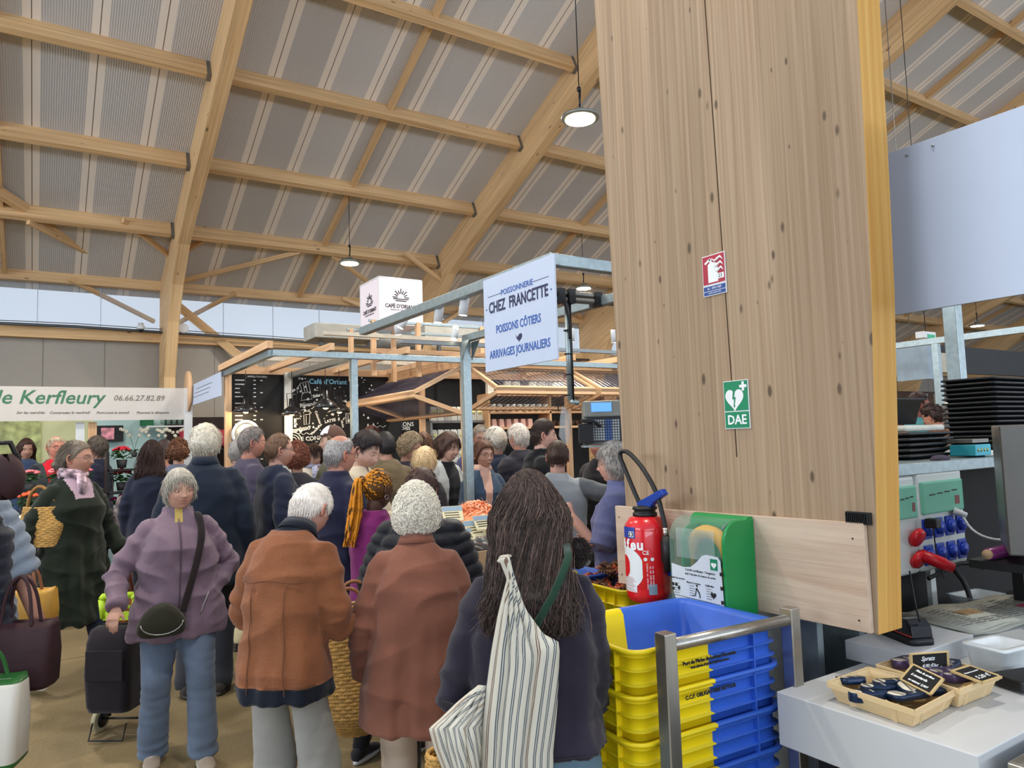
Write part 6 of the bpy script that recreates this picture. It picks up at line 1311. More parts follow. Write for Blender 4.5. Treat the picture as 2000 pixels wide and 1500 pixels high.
    for side, sx in (('L', -1), ('R', 1)):
        hp_, kn, an = f.leg[side]; az = max(an.z - .085 * s, 0); pitch = A.get('foot' + side, 0); Rf = Matrix.Rotation(-math.radians(sx * 6), 3, 'Z') @ Matrix.Rotation(math.radians(pitch), 3, 'X')
        def fr_(y, hw, zt_, zb=0): return [Vector((an.x, an.y, az)) + Rf @ Vector((hw * s * math.cos(a), y * s, (zb + (zt_ - zb) * (.5 + .5 * math.sin(a))) * s)) for a in [2 * PI * j / 12 for j in range(12)]]
        q = MB(); q.rings([fr_(-.075, .018, .07, .02), fr_(-.065, .034, .085, .012), fr_(-.02, .04, .105, .01), (fr_(.03, .038, .095, .01)), fr_(.07, .044, .068, .01), fr_(.12, .047, .052, .01), fr_(.16, .040, .045, .012), fr_(.185, .02, .034, .016)]); sh_ = q.build('shoe', cloth('shoe_%d_%d_%d' % tuple(S['col']), S['col'], .7), root, uv=False)
        q = MB(); q.rings([[Vector((an.x, an.y, az)) + Rf @ Vector((x_ * s, y_ * s, z_ * s)) for x_, y_ in [(.045 * math.cos(a) * (1 + .12 * math.sin(a)), .055 + .132 * math.sin(a)) for a in [2 * PI * j / 18 for j in range(18)]]] for z_ in (.0, .022)]); q.build('sole', mat('sole_%d_%d_%d' % tuple(S['sole']), S['sole'], .6), sh_, uv=False)
        if detail > 1 or S.get('laces'):
            q = MB(); [q.tube([Vector((an.x, an.y, az)) + Rf @ Vector((x_ * s, (.035 + .018 * k) * s, (.098 - .012 * k - abs(x_) * .3) * s)) for x_ in (-.022, 0, .022)], .0028 * s, 5) for k in range(4)]; q.build('laces', mat('laces', (206, 196, 180), .8), sh_, uv=False)
    # ---------------- top garment
    G = dict(col=(60, 60, 70), hem=.84, ease=.02, flare=.0, sleeve=1.0, fold=1.0, collar='round', name='jacket', inner=None, innerw=.05, kind='cloth', sleeve_r=1.0, var=.07); G.update(top or {})
    e = G['ease']; bw = build * (.94 if fem else 1.0); k = 26; q = MB()
    def rg(z, hw, hd, yo=0):
        out = []
        for j in range(k):
            a = 2 * PI * j / k; ca, sa = math.cos(a), math.sin(a); ex = .8; out.append(sp((hw * s * math.copysign(abs(ca) ** ex, ca), yo * s + hd * s * math.copysign(abs(sa) ** ex, sa), z * s)))
        return out
    hz = G['hem']; fl = G['flare']; R_ = []
    zs = [hz]; 
    while zs[-1] + .09 < 1.0: zs.append(zs[-1] + .09)
    if hz < 1.0:
        for z in zs: t_ = (1.0 - z) / max(1.0 - hz, .01); R_.append(rg(z, .165 * bw + e + fl * t_ + .012 * min(1, (1.0 - z) / .1), .118 * bw + e + fl * t_ * .8))
    bust = .02 if fem else 0
    R_ += [rg(1.06, .152 * bw + e, .112 * bw + e + G.get('belly', 0), G.get('belly', 0) * .6), rg(1.16, .158 * bw + e, .116 * bw + e + G.get('belly', 0) * .6, G.get('belly', 0) * .4), rg(1.27, min(.168 * bw, (sw / s) + .012) + e * .9, .118 * bw + e + bust * .6, bust * .5), rg(1.35, (sw / s) - .006 + e * .5, .108 * bw + e * .8, -.006), rg(1.42, (sw / s) - .04 + e * .15, .088 + e * .5, -.012), rg(1.452, .10 + e * .2, .070 + e * .4, -.012), rg(1.482, .066 + e * .25, .062 + e * .25, -.008)]
    cl_ = G['collar']
    if cl_ in ('stand', 'shirt', 'puffer'): R_.append(rg(1.508, .063 + e * .25, .062 + e * .2, -.01))
    if cl_ == 'hood': R_.append(rg(1.495, .072 + e * .3, .076, -.02))
    q.rings(R_)
    sr = G['sleeve_r']; slv = G['sleeve']
    if slv > 0:
        for side, sx in (('L', -1), ('R', 1)):
            sh, el, w = f.arm[side]; inn = sp((sx * (sw - .065 * s), -.010 * s, 1.378 * s)); path = [inn, sh, el, w]; 
            if slv >= 1: P_ = smooth([inn, sh, (sh + el) / 2, el, (el + w) / 2, w + (w - el).normalized() * (slv - 1.0) * s], 1); r0 = [.052, .058, .062, .063, .061, .059, .057, .053, .049, .046, .044, .043]
            elif slv > .5: e2 = el.lerp(w, (slv - .5) * 2); P_ = smooth([inn, sh, (sh + el) / 2, el, e2], 1); r0 = [.058, .064, .065, .064, .062, .060, .058, .054, .05, .05]
            else: e2 = sh.lerp(el, slv * 2); P_ = smooth([inn, sh, e2], 1); r0 = [.058, .064, .068, .068, .068]
            m_ = len(P_); rr = [np.interp(i / (m_ - 1), np.linspace(0, 1, len(r0)), r0) * sr * s * (.9 if fem else 1) + e * .3 * s for i in range(m_)]; q.tube(P_, rr, 16)
    if cl_ == 'hood':
        q.rings([[sp((hw_ * s * math.cos(a), (yo_ + hd_ * math.sin(a)) * s, (z_ + .02 * math.sin(a)) * s)) for a in [2 * PI * j / 18 for j in range(18)]] for z_, hw_, hd_, yo_ in ((1.34, .07, .025, -.105), (1.39, .105, .045, -.105), (1.435, .115, .06, -.085), (1.475, .10, .06, -.06), (1.49, .08, .05, -.05))])
    vox = G.get('voxel', .0092 if detail > 1 else .015 if detail else .022) * s; me = remesh_obj(q, vox, 3 if detail > 1 else 2); co = get_co(me); no = get_no(me); seed = int(px * 3 + py)
    da = np.full(len(co), 9.0); along = np.zeros(len(co)); ell = np.full(len(co), 9.0)
    if slv > 0:
        for side in 'LR':
            sh, el, w = f.arm[side]; d1, t1 = seg_dist(co, sh, el); d2, t2 = seg_dist(co, el, w); dd = np.minimum(d1, d2); al = np.where(d1 < d2, t1 * l1, l1 + t2 * l2); up_ = dd < da; along = np.where(up_, al, along); da = np.minimum(da, dd); ell = np.minimum(ell, np.linalg.norm(co - np.array(el), axis=1))
    arm = (1 - sstep(.075, .10, da / s)) * sstep(.02, .08, along / s); Fd = G['fold']
    if G['kind'] == 'puffer':
        zc = co[:, 2] / s; disp = np.where(arm > .5, np.abs(np.sin(PI * along / s / .062)) ** .6, np.abs(np.sin(PI * zc / .066)) ** .6) * .016 + .004 * pn(co, 40, 40, 40, seed)
    else:
        th_ = np.arctan2(co[:, 0], co[:, 1]); low = sstep(1.25, .75, co[:, 2] / s) if hz < .95 else sstep(1.3, 1.0, co[:, 2] / s) * .6
        drape = np.sin(th_ * 7 + 1.6 * np.sin(co[:, 2] * 5 + seed) + seed) * .5 + np.sin(th_ * 12 + 1.2 * np.sin(co[:, 2] * 7) + seed * 2) * .3
        diag = 1 - 1.9 * np.abs(pn(co, 8, 8, 13, seed)) ** .8; fineN = pn(co, 26, 26, 22, seed + 5)
        tor = .007 * low * drape * (1 + fl * 12) + .0065 * diag + .0018 * fineN
        sl = (.0025 + .007 * np.exp(-(ell / s / .09) ** 2)) * (1 - 1.7 * np.abs(np.sin(along / s * 30 + 2.2 * pn(co, 9, 9, 7, seed + 8) + seed))) + .0045 * (1 - 1.6 * np.abs(pn(co, 12, 12, 20, seed + 3)))
        disp = (tor * (1 - arm) + sl * arm) * Fd
    disp = np.maximum(disp, -.0075 + .004 * arm); co2 = co + no * (disp * s)[:, None]
    def snap(ax, v): k_ = np.abs(np.abs(co2[:, ax]) - v) < vox * .52; co2[k_, ax] = np.sign(co2[k_, ax]) * v
    if G.get('band'): snap(2, (hz + .065) * s)
    if G['inner'] and not G.get('vee'): snap(0, G['innerw'] * s)
    if G.get('collarc'): snap(2, sp((0, -.05, 1.47 * s)).z)
    me.vertices.foreach_set('co', co2.ravel()); me.update()
    mats = [cloth('%s_%d_%d_%d' % ((G['name'],) + tuple(G['col'])), G['col'], G.get('rough', .85), G.get('bump', .25), G.get('bscale', 220), var=G['var'])]; me.materials.clear()
    fc = np.empty(len(me.polygons) * 3); me.polygons.foreach_get('center', fc); fc = fc.reshape(-1, 3); fn = np.empty(len(me.polygons) * 3); me.polygons.foreach_get('normal', fn); fn = fn.reshape(-1, 3); mi = np.zeros(len(fc), int)
    df = np.full(len(fc), 9.0)
    if slv > 0:
        for side in 'LR': sh, el, w = f.arm[side]; df = np.minimum(df, np.minimum(seg_dist(fc, sh + (el - sh) * .08, el)[0], seg_dist(fc, el, w)[0]))
    armf = df / s < G.get('armd', .085)
    def addm(col, nm, mask, **kw):
        mats.append(cloth('%s_%d_%d_%d' % ((nm,) + tuple(col)), col, **kw)); mi[mask] = len(mats) - 1
    if G.get('sleeves'): addm(G['sleeves'], 'sleeve', armf)
    if G['inner']: zz = fc[:, 2] / s; addm(G['inner'], 'shirt', (fn[:, 1] > .25) & (np.abs(fc[:, 0] / s + G.get('ix', 0)) < G['innerw'] * (1 + G.get('vee', 0) * (zz - 1.2) * 3)) & (~armf) & (zz > G.get('inner_z', 0)))
    if G.get('band'): addm(G['band'], 'knit_band', fc[:, 2] / s < hz + .065)
    if G.get('collarc'): addm(G['collarc'], 'collar_knit', fc[:, 2] > sp((0, -.05, 1.47 * s)).z)
    for m_ in mats: me.materials.append(m_)
    me.polygons.foreach_set('material_index', mi.astype(np.int32)); me.polygons.foreach_set('use_smooth', [True] * len(me.polygons)); me.update()
    o = bpy.data.objects.new(G['name'], me); COL.objects.link(o); o.parent = root; f.top = o
    if cl_ == 'shirt' or cl_ == 'knit':                                 # fold-over collar
        q = MB(); kk = 20; up_ = []
        rgs = []
        for z_, r_, yo in ((1.465, .076, -.012), (1.512, .068, -.012), (1.517, .072, -.012), (1.468, .090, -.014)):
            ring = []
            for j in range(kk):
                a = PI / 2 + .35 + (2 * PI - .7) * j / (kk - 1); ring.append(sp((r_ * s * math.cos(a), (yo + r_ * .95 * math.sin(a)) * s, z_ * s)))
            rgs.append(ring)
        vs = [p for r in rgs for p in r]; q.add(vs, [(i * kk + j, i * kk + j + 1, (i + 1) * kk + j + 1, (i + 1) * kk + j) for i in range(3) for j in range(kk - 1)], smooth=True); o = q.build('collar', cloth('collar_%d_%d_%d' % tuple(G.get('collarc') or G['col']), G.get('collarc') or G['col']), root, fix=False, uv=False); sd = o.modifiers.new('s', 'SOLIDIFY'); sd.thickness = .004
    if scarf:
        q = MB()
        for z_, r_ in ((1.50, .082), (1.525, .072)): q.tube([sp((r_ * s * math.cos(a), (-.005 + r_ * .9 * math.sin(a)) * s, (z_ - .012 * math.sin(a)) * s)) for a in [2 * PI * j / 20 for j in range(21)]], .020 * s, 8)
        q.tube([sp((.0, .085 * s, 1.50 * s)), sp((.01 * s, .115 * s, 1.44 * s)), sp((.02 * s, .13 * s, 1.36 * s))], [.028 * s, .034 * s, .02 * s], 10, flat=.4); q.build('scarf', mat('scarf_%d_%d_%d' % scarf[0], scarf[0], .8, var=scarf[1], scale=scarf[2]), root, uv=False)
    if hair: make_hair(f, hair, detail, wf, jaw)
    if glasses:
        gcol = glasses if isinstance(glasses, tuple) else (50, 46, 44); q = MB()
        for sx in (-1, 1):
            q.tube([f.H2L((sx * .0335 + .0225 * math.cos(a), .1005 - (abs(sx * .0335 + .0225 * math.cos(a)) / .06) ** 2 * .006, .003 + .0175 * math.sin(a))) for a in [2 * PI * j / 16 for j in range(17)]], .0016 * s, 5)
            q.tube([f.H2L(p) for p in ((sx * .056, .094, .008), (sx * .074 * wf, .06, .010), (sx * .081 * wf, -.005, .012), (sx * .079 * wf, -.02, -.004))], .0015 * s, 5)
        q.tube([f.H2L(p) for p in ((-.012, .1005, .006), (0, .104, .009), (.012, .1005, .006))], .0016 * s, 5); q.build('glasses', mat('glasses_%d_%d_%d' % gcol, gcol, .3, .3), root, uv=False)
    return f
HLINE = {'short': [(0, .068), (35, .062), (55, .045), (75, .005), (95, .022), (112, -.02), (135, -.055), (180, -.072)],
         'bob': [(0, .05), (35, .045), (55, .02), (70, -.03), (95, -.05), (120, -.07), (180, -.085)],
         'low': [(0, .066), (35, .058), (55, .03), (72, -.02), (95, -.04), (120, -.06), (180, -.08)]}
def make_hair(f, h, detail, wf, jaw):
    st = h.get('style', 'short'); col = h['col']; s = f.s; hm = mat('hair_%d_%d_%d_%s' % (tuple(col) + (st,)), col, .5, var=h.get('var', .2), scale=90, spec=.35, tint=True, bump=.3, bscale=160); line = HLINE[h.get('line', 'short')]; th = h.get('thick', .014); r = random.Random(int(f.root.location.x * 999) + 3)
    az_ = [p[0] for p in line]; zz_ = [p[1] for p in line]; D, FF = sph_grid(56, 48) if detail > 1 else (sph_grid(44, 36) if detail else sph_grid(30, 24))
    HP = head_pts(D, jaw, wf, False); az = np.abs(np.degrees(np.arctan2(D[:, 0], D[:, 1]))); lim = np.interp(az, az_, zz_) + h.get('recede', 0) * np.interp(az, (0, 60, 90), (1, 1, 0)); m = sstep(-.006, .012, HP[:, 2] - lim)
    if h.get('bald'):
        bz = h['bald']; rad = np.hypot(HP[:, 0], HP[:, 1] + .01); m = m * np.maximum(sstep(bz - .012, bz + .01, rad / 1.0 + np.where(HP[:, 2] < .05, .1, 0)), .0)
    az2 = np.arctan2(D[:, 0], D[:, 1]); vol = th * (1 + h.get('rough', .18) * (np.sin(az2 * 23 + 3 * HP[:, 2] * 40) * .5 + pn(HP, 70, 70, 50, 5) * .6)); 
    if h.get('topv'): vol = vol + h['topv'] * sstep(.03, .11, HP[:, 2])
    if h.get('backv'): vol = vol + h['backv'] * sstep(.0, -.08, HP[:, 1]) * sstep(-.09, -.02, HP[:, 2])
    off = vol * m - .012 * (1 - m); P_ = HP + D * off[:, None]; keep = [i for i, q_ in enumerate(FF) if max(m[j] for j in q_) > .02]
    q = MB(); tone = lambda: (lambda v: (v, v, v))(1 + h.get('tone', .25) * (r.random() - .5) * 2)
    if st != 'braids':
        base = 0; q.add([f.H2L(p) for p in P_], [FF[i] for i in keep], 0, True); q.c = [tone() for _ in q.c] if detail else q.c
    else: q.add([f.H2L(HP[i] + D[i] * .004 * (1 if m[i] > .5 else -2)) for i in range(len(HP))], [FF[i] for i in keep], 0, True, col=(.12, .10, .09))
    N = int(h.get('n', 2400 if detail > 1 else 700 if detail else 200)); crown = Vector(h.get('crown', (.01, -.045, .1))); L_ = h.get('len', .045); rad = h.get('r', .0012 if detail > 1 else .0018 if detail else .0028); idx = [i for i in range(len(HP)) if m[i] > .45]
    def rootp():
        i = r.choice(idx); d_ = Vector(D[i]) + Vector((r.uniform(-.07, .07), r.uniform(-.07, .07), r.uniform(-.07, .07))); return Vector(HP[i]), d_.normalized(), off[i]
    if st in ('short', 'bob', 'wavy'):
        for _ in range(N):
            p, d_, o_ = rootp(); fl_ = (p - crown); fl_ = (fl_ - d_ * fl_.dot(d_)); fl_ = fl_.normalized() if fl_.length > 1e-4 else Vector((0, 1, 0)); comb = Vector(h.get('comb', (0, 0, 0))); fl_ = (fl_ + comb + Vector((0, 0, -.25)) + Vector((r.gauss(0, .22), r.gauss(0, .22), r.gauss(0, .22)))).normalized()
            x = p + d_ * (o_ * .75); pts = [x]; lift = h.get('lift', .04); ln = L_ * r.uniform(.6, 1.15); w_ = h.get('wave', 0); ph = r.random() * 6; sd = d_.cross(fl_)
            for k in range(1, 5):
                dr = (fl_ + d_ * (lift - .16 * k * .6) + sd * w_ * math.sin(k * 1.7 + ph)).normalized(); x = x + dr * ln / 4; 
                dd = x.normalized(); mr = head_r(dd) + o_ * .72; 
                if x.length < mr and x.z > -.09: x = dd * mr
                pts.append(x)
            q.tube([f.H2L(v) for v in pts], [rad * s, rad * 1.1 * s, rad * s, rad * .8 * s, rad * .3 * s], 3, caps=False, col=tone())
    elif st == 'curly':
        for _ in range(N):
            p, d_, o_ = rootp(); a_ = d_.orthogonal().normalized(); b_ = d_.cross(a_); ph = r.random() * 6.28; R0 = h.get('curl', .009) * r.uniform(.7, 1.3); tl = Vector((r.gauss(0, .6), r.gauss(0, .6), r.gauss(0, .6))); ax = (d_ + tl).normalized(); a_ = ax.orthogonal().normalized(); b_ = ax.cross(a_); c = p + d_ * (o_ * .8); pts = []
            for k in range(9): t_ = ph + k * .95; pts.append(c + a_ * R0 * math.cos(t_) + b_ * R0 * math.sin(t_) + ax * (k * .0022))
            q.tube([f.H2L(v) for v in pts], [rad * .6 * s] + [rad * s] * 7 + [rad * .4 * s], 4, caps=False, col=tone())
    elif st == 'long':
        zb = h.get('end', -.36); wb = h.get('spread', .12); yb = h.get('back', -.09); yf = h.get('front', -.02); q.rings([[f.H2L((rx * math.cos(a), yo + ry * math.sin(a), z)) for a in [2 * PI * j / 24 for j in range(24)]] for z, rx, ry, yo in ((.118, .012, .014, -.02), (.09, .05, .06, -.025), (.04, .080, .085, -.03), (-.03, .087, .080, -.035), (-.10, wb * .82, .062, -.055), (-.19, wb * .9, .05, yb * .95), (zb * .8, wb * .85, .04, yb), (zb * .96, wb * .5, .02, yb))], col=(.8, .8, .8))
        for _ in range(N):
            a = r.uniform(-1, 1); a = math.copysign(abs(a) ** .9, a) * math.radians(150); azr = PI + a; e = r.uniform(-.1, 1.5); dx, dy = math.sin(azr), math.cos(azr); p0 = Vector((.083 * dx * math.cos(e), -.01 + .10 * dy * math.cos(e), .02 + .108 * math.sin(e))); out = 1 + r.gauss(0, .05)
            p0 = p0 * (1.0 + .02 * (e > 1.1))
            side = dx; jx = r.gauss(0, .006); zE = zb * r.uniform(.78, 1.05); k1 = Vector((side * .097 * out, -.022 + dy * .098 * out, -.015)); k2 = Vector((side * wb * .95 * out + jx, yb * .75 + dy * .045 * out + (.0 if dy < 0 else yf), -.12)); k3 = Vector((side * wb * out + jx * 2, yb + dy * .04 * out, (-.12 + zE) / 2 - .03)); k4 = Vector((side * wb * .85 + jx * 4, yb + dy * .03, zE))
            pts = smooth([p0 * 1.035, p0.lerp(k1, .45) * 1.12, k1 * 1.03, k2, k3, k4], 1); wv = h.get('wave', .004); ph = r.random() * 6; pts = [v + Vector((math.sin(i * .9 + ph), math.cos(i * .8 + ph) * .5, 0)) * wv * min(1, i / 4) for i, v in enumerate(pts)]
            if h.get('grey') and r.random() < h['grey']: c = (3.2, 3.0, 2.8)
            else: c = tone()
            q.tube([f.H2L(v) for v in pts], [rad * s] * (len(pts) - 1) + [rad * .3 * s], 3, caps=False, col=c)
    elif st == 'braids':
        tie = Vector(h['tie']); Y_, K_ = (1.0, .72, .2), (.10, .08, .07)
        def braid(pts, rr, yel):
            pts = smooth(pts, 1); pp = []
            for i in range(len(pts) - 1):
                for k in range(3): pp.append(pts[i].lerp(pts[i + 1], k / 3))
            n0 = len(q.v); q.tube([f.H2L(v) for v in pp], [rr * s * (1 + .35 * (i % 2)) for i in range(len(pp))], 5, caps=False)
            for i in range(len(pp)):
                c = Y_ if (i // 2 + yel) % 3 else K_
                if yel == 9: c = (1.0 * (.8 + .2 * ((i // 2) % 2)), .74 * (.8 + .2 * ((i // 2) % 2)), .22)
                for j in range(5): q.c[n0 + i * 5 + j] = c
        for k in range(64):
            p, d_, o_ = rootp(); x = Vector(head_v(d_)) * 1.03; mid = ((x.normalized() + tie.normalized()) / 2).normalized(); braid([x, Vector(head_v(((x.normalized() * 2 + tie.normalized()).normalized()))) * 1.06, Vector(head_v(mid)) * 1.08, tie * .99], .0042, r.choice((0, 1, 2)))
        q.tube([f.H2L(tie + Vector((.022 * math.cos(a), .0, .022 * math.sin(a)))) for a in [2 * PI * j / 12 for j in range(13)]], .006 * s, 6, col=(.2, .15, .1))
        for k in range(52):
            a = r.random() * 6.28; rr = .04 * math.sqrt(r.random()); ex, ey = math.cos(a) * rr, math.sin(a) * rr; E_ = Vector(h['fall']); ln = r.uniform(.75, 1.05); c1 = tie * 1.22 + Vector((ex * .5, ey * .5, .0)); c2 = tie * 1.1 + Vector((ex * 1.0, ey, -.09)) + E_ * .15; c3 = tie + E_ * ln * .6 + Vector((ex * 1.2, ey, 0)); c4 = tie + E_ * ln + Vector((ex * .9 + r.gauss(0, .006), ey, 0)); braid([tie, c1, c2, c3, c4], .0045, 9 if r.random() < .7 else 1)
    if h.get('bun'): c = Vector(h['bun']); q.ball(f.H2L(c), (.04 * s, .04 * s, .036 * s), 14, R=f.J['HR']); [q.tube([f.H2L(c + Vector((.042 * math.cos(t_ + k), .042 * math.sin(t_ + k) * math.cos(k * 1.3), .04 * math.sin(t_ + k) * math.sin(k * 1.3)))) for t_ in (0, .8, 1.6, 2.4)], .004 * s, 4, col=tone()) for k in range(18)]
    q.build('hair', hm, f.root, fix=False, uv=False, usecol=True)
def surf(f, pts, front=True, off=.003):
    """points (x, z) laid on the front or back of the person's upper garment"""
    co = get_co(f.top.data); out = []
    for x, z in pts:
        d = np.hypot(co[:, 0] - x * f.s, co[:, 2] - z * f.s); sel = co[(d < .022) & ((co[:, 1] > 0) == front)] if front else co[d < .022]
        y = (sel[:, 1].max() if front else sel[:, 1].min()) if len(sel) else 0; out.append(Vector((x * f.s, y + (off if front else -off), z * f.s)))
    return out
def head_v(d): return head_pts(np.array([tuple(d)]), 1, 1, False)[0]
def head_r(d): return 1 / math.sqrt((d.x / .077) ** 2 + (d.y / .098) ** 2 + (d.z / .121) ** 2)
# ================================================================= people in the picture
SK = (208, 152, 126); SKL = (222, 172, 148); SKR = (206, 136, 112); SKD = (92, 58, 44)
GREY = (176, 168, 158); WHT = (226, 220, 210); BRN = (74, 52, 42); DBR = (46, 36, 34)
JEAN = (100, 114, 134); NVY = (30, 38, 60)
# --- nearest people
purple = figure('woman in a mauve rain jacket with a strap across it, pulling a black shopping trolley', 350, 920, 4.1, look=176, sex='f', detail=2, fine=True, build=1.25, hy=-14, hp=2, age=1, jaw=.6, wf=1.06, skinc=(214, 158, 132),
    hair=dict(style='short', col=(176, 170, 158), thick=.014, line='low', len=.06, lift=.02, comb=(0, .3, -.3), crown=(0, -.04, .115), topv=.008, tone=.3), arms=dict(R=(.33, .20, .97), pR=(.7, -.7, -.4), hR=dict(dir=(.2, .6, -.55), palm=(0, -.2, -1), curl=.55), L=(-.16, .07, .96), pL=(-1, -.7, -.1), gaze=(-.1, 1, -.12)),
    top=dict(name='rain_jacket', col=(122, 101, 116), hem=.745, ease=.045, flare=.02, collar='stand', fold=2.1, rough=.55, bump=.15, bscale=60, sleeve_r=1.0, inner=(196, 170, 96), innerw=.022, inner_z=1.42), trousers=dict(name='jeans', col=JEAN, r=(.095, .078, .085), hem=.035, fold=.8, var=.16), shoes=dict(col=(168, 152, 134), sole=(206, 196, 176)), legs=dict(L=(-.13, .16, .09), R=(.13, -.02, .09)))
green = figure('woman with glasses in a long dark green coat, walking with a wicker bag', 150, 862, 5.3, look=148, sex='f', detail=2, build=1.0, hy=-34, hp=2, age=1, jaw=.8, skinc=(200, 140, 114), glasses=(150, 140, 130),
    hair=dict(style='short', col=(112, 100, 88), thick=.007, line='short', len=.05, lift=0, comb=(0, -1.4, -.1), backv=.01, bun=(0, -.12, -.045), tone=.4), arms=dict(L=(-.30, .10, .93), hL=dict(curl=.9), R=(.30, -.02, .86)),
    top=dict(name='coat', col=(29, 36, 27), hem=.48, ease=.04, flare=.06, collar='hood', fold=1.8, inner=(176, 150, 164), innerw=.045, inner_z=1.33, vee=1.2), trousers=dict(name='jeans', col=(30, 38, 56), r=(.085, .058, .045), hem=.06), shoes=dict(col=(196, 178, 160), sole=(220, 212, 200)), legs=dict(L=(-.08, .22, .09), R=(.10, -.26, .13)), scarf=((186, 160, 170), .8, 24))
rust = figure('old man with short white hair in a rust brown suede jacket, seen from behind', 606, 947, 3.05, look=30, sex='m', detail=2, build=.84, lean=6, hunch=27, hy=8, hp=38, age=1, skinc=(216, 156, 134), glasses=(60, 44, 60),
    hair=dict(style='short', col=(238, 230, 222), thick=.011, len=.028, lift=.03, tone=.07, var=.06, n=3800, crown=(0, -.06, .1), rough=.05), arms=dict(L=(-.10, .30, 1.04), pL=(-.9, -.5, -.5), R=(.10, .30, 1.08), pR=(.45, -.6, -.7)),
    top=dict(name='suede_jacket', col=(132, 82, 54), hem=.80, ease=.04, flare=.004, collar='knit', collarc=(24, 28, 40), band=(20, 26, 38), fold=1.7, rough=.95, bump=.3, bscale=90, sleeve_r=1.0, var=.12), trousers=dict(name='trousers', col=(150, 148, 142), r=(.098, .092, .098), fold=.35))
maroon = figure('small old woman with curly white hair in a reddish brown coat, seen from behind', 812, 958, 3.05, look=3, sex='f', detail=2, build=1.22, hunch=12, hp=6,
    hair=dict(style='curly', col=(238, 232, 218), thick=.030, line='low', n=4200, curl=.0105, r=.0019, tone=.08, var=.08, topv=.004, rough=.35), arms=dict(L=(-.27, .10, .86), R=(.29, .12, .84)),
    top=dict(name='coat', col=(128, 82, 66), hem=.655, ease=.035, flare=.035, collar='shirt', fold=1.6, rough=.9, sleeve_r=1.12), trousers=dict(name='trousers', col=(196, 176, 156), r=(.09, .085, .09), fold=.5))
longh = figure('woman with long dark hair in a dark hooded jacket, a striped tote on her shoulder', 1032, 925, 1.98, look=2, sex='f', detail=2, build=1.0,
    hair=dict(style='long', col=(76, 62, 57), n=7500, r=.0011, end=-.30, spread=.092, back=-.150, grey=.07, tone=.6, wave=.017, var=.3), arms=dict(L=(-.22, .26, .98), pL=(-.35, -.9, -.4), R=(.14, .30, 1.0), pR=(.2, -.9, -.5)),
    top=dict(name='hooded_jacket', col=(44, 40, 52), hem=.975, ease=.03, flare=.02, collar='hood', fold=1.4, rough=.9, sleeve_r=1.0), trousers=dict(name='jeans', col=(96, 122, 138), r=(.092, .075, .075), var=.2))
braid = figure('woman with a ponytail of golden braids in a magenta top', 738, 918, 4.02, look=38, sex='f', detail=2, build=1.02, hy=8, hp=10, skinc=SKD, hair=dict(style='braids', col=(214, 158, 62), line='low', tie=(-.035, -.112, .045), fall=(-.02, -.02, -.40), brow=(20, 16, 14)), arms=dict(L=(-.08, .30, 1.0), R=(.1, .3, 1.02)),
    top=dict(name='magenta_top', col=(116, 34, 96), hem=.93, ease=.008, collar='round', fold=.7), trousers=dict(name='leggings', col=(20, 20, 24), r=(.088, .06, .045), hem=.05), shoes=dict(col=(34, 32, 38), sole=(220, 222, 226), laces=True), legs=dict(L=(-.10, -.04, .09), R=(.12, .1, .09)), lips=(.8, .5, .5))
q = MB(); q.tube([braid.H2L((.085 + .002 * math.sin(a), -.005 + .014 * math.cos(a), -.045 + .014 * math.sin(a))) for a in [2 * PI * k / 14 for k in range(15)]], .0016, 6); q.build('hoop_earring', mat('silver', (210, 210, 214), .2, .9), braid.root)
puffer = figure('person with short brown hair in a black padded jacket, behind the curly-haired woman', 822, 918, 3.62, look=12, sex='m', detail=2, build=1.15, hp=14, hair=dict(style='short', col=(66, 44, 40), thick=.016, len=.04, n=1800, tone=.3), top=dict(name='padded_jacket', col=(24, 26, 34), hem=.84, ease=.05, kind='puffer', collar='puffer', rough=.5), trousers=dict(col=(30, 30, 36)), arms=dict(R=(.22, .2, .95), L=(-.2, .2, .98)))
# seams, zips and collars of the nearest clothes
q = MB(); q.tube(surf(purple, [(.0 + .004 * math.sin(z * 9), z) for z in np.linspace(.80, 1.44, 16)], off=.001), .0035, 6); q.build('zip', cloth('zip_mauve', (84, 68, 80)), purple.root, uv=False)
q = MB(); q.tube(surf(purple, [(-.16, 1.0), (-.145, .96), (-.125, .92), (-.115, .885)], off=.0), .0035, 6); q.build('pocket_piping', mat('piping_grey', (170, 166, 164), .5), purple.root, uv=False)
q = MB(); P0 = purple.J['spine']; ss = purple.s
q.rings([[P0((rx * ss * math.cos(a), (yo + ry * math.sin(a)) * ss, (z + zt * math.sin(a)) * ss)) for a in [2 * PI * j / 24 for j in range(24)]] for z, rx, ry, yo, zt in ((1.45, .10, .085, -.015, -.012), (1.478, .092, .08, -.02, -.012), (1.502, .086, .076, -.022, -.012), (1.507, .078, .068, -.02, -.012), (1.47, .07, .06, -.01, -.01))], caps=False); o = q.build('collar', cloth('rain_jacket_122_101_116', (122, 101, 116)), purple.root, fix=False, uv=False)
q = MB(); q.tube(surf(rust, [(x, 1.285 + .006 * math.cos(x * 30)) for x in np.linspace(-.15, .15, 14)], False, .0), .0022, 5); q.build('yoke_seam', cloth('seam_brown', (112, 68, 44)), rust.root, uv=False)
for sx in (-1, 1): q = MB(); q.tube(surf(rust, [(sx * (.075 + .02 * (1.28 - z)), z) for z in np.linspace(.84, 1.27, 16)], False, .0), .002, 5); q.build('back_seam', cloth('seam_brown', (112, 68, 44)), rust.root, uv=False)
q = MB(); q.tube(surf(longh, [(x, .985) for x in np.linspace(-.14, .14, 12)], False, .0), .002, 5); q.build('hem_seam', cloth('seam_dark', (36, 32, 44)), longh.root, uv=False)
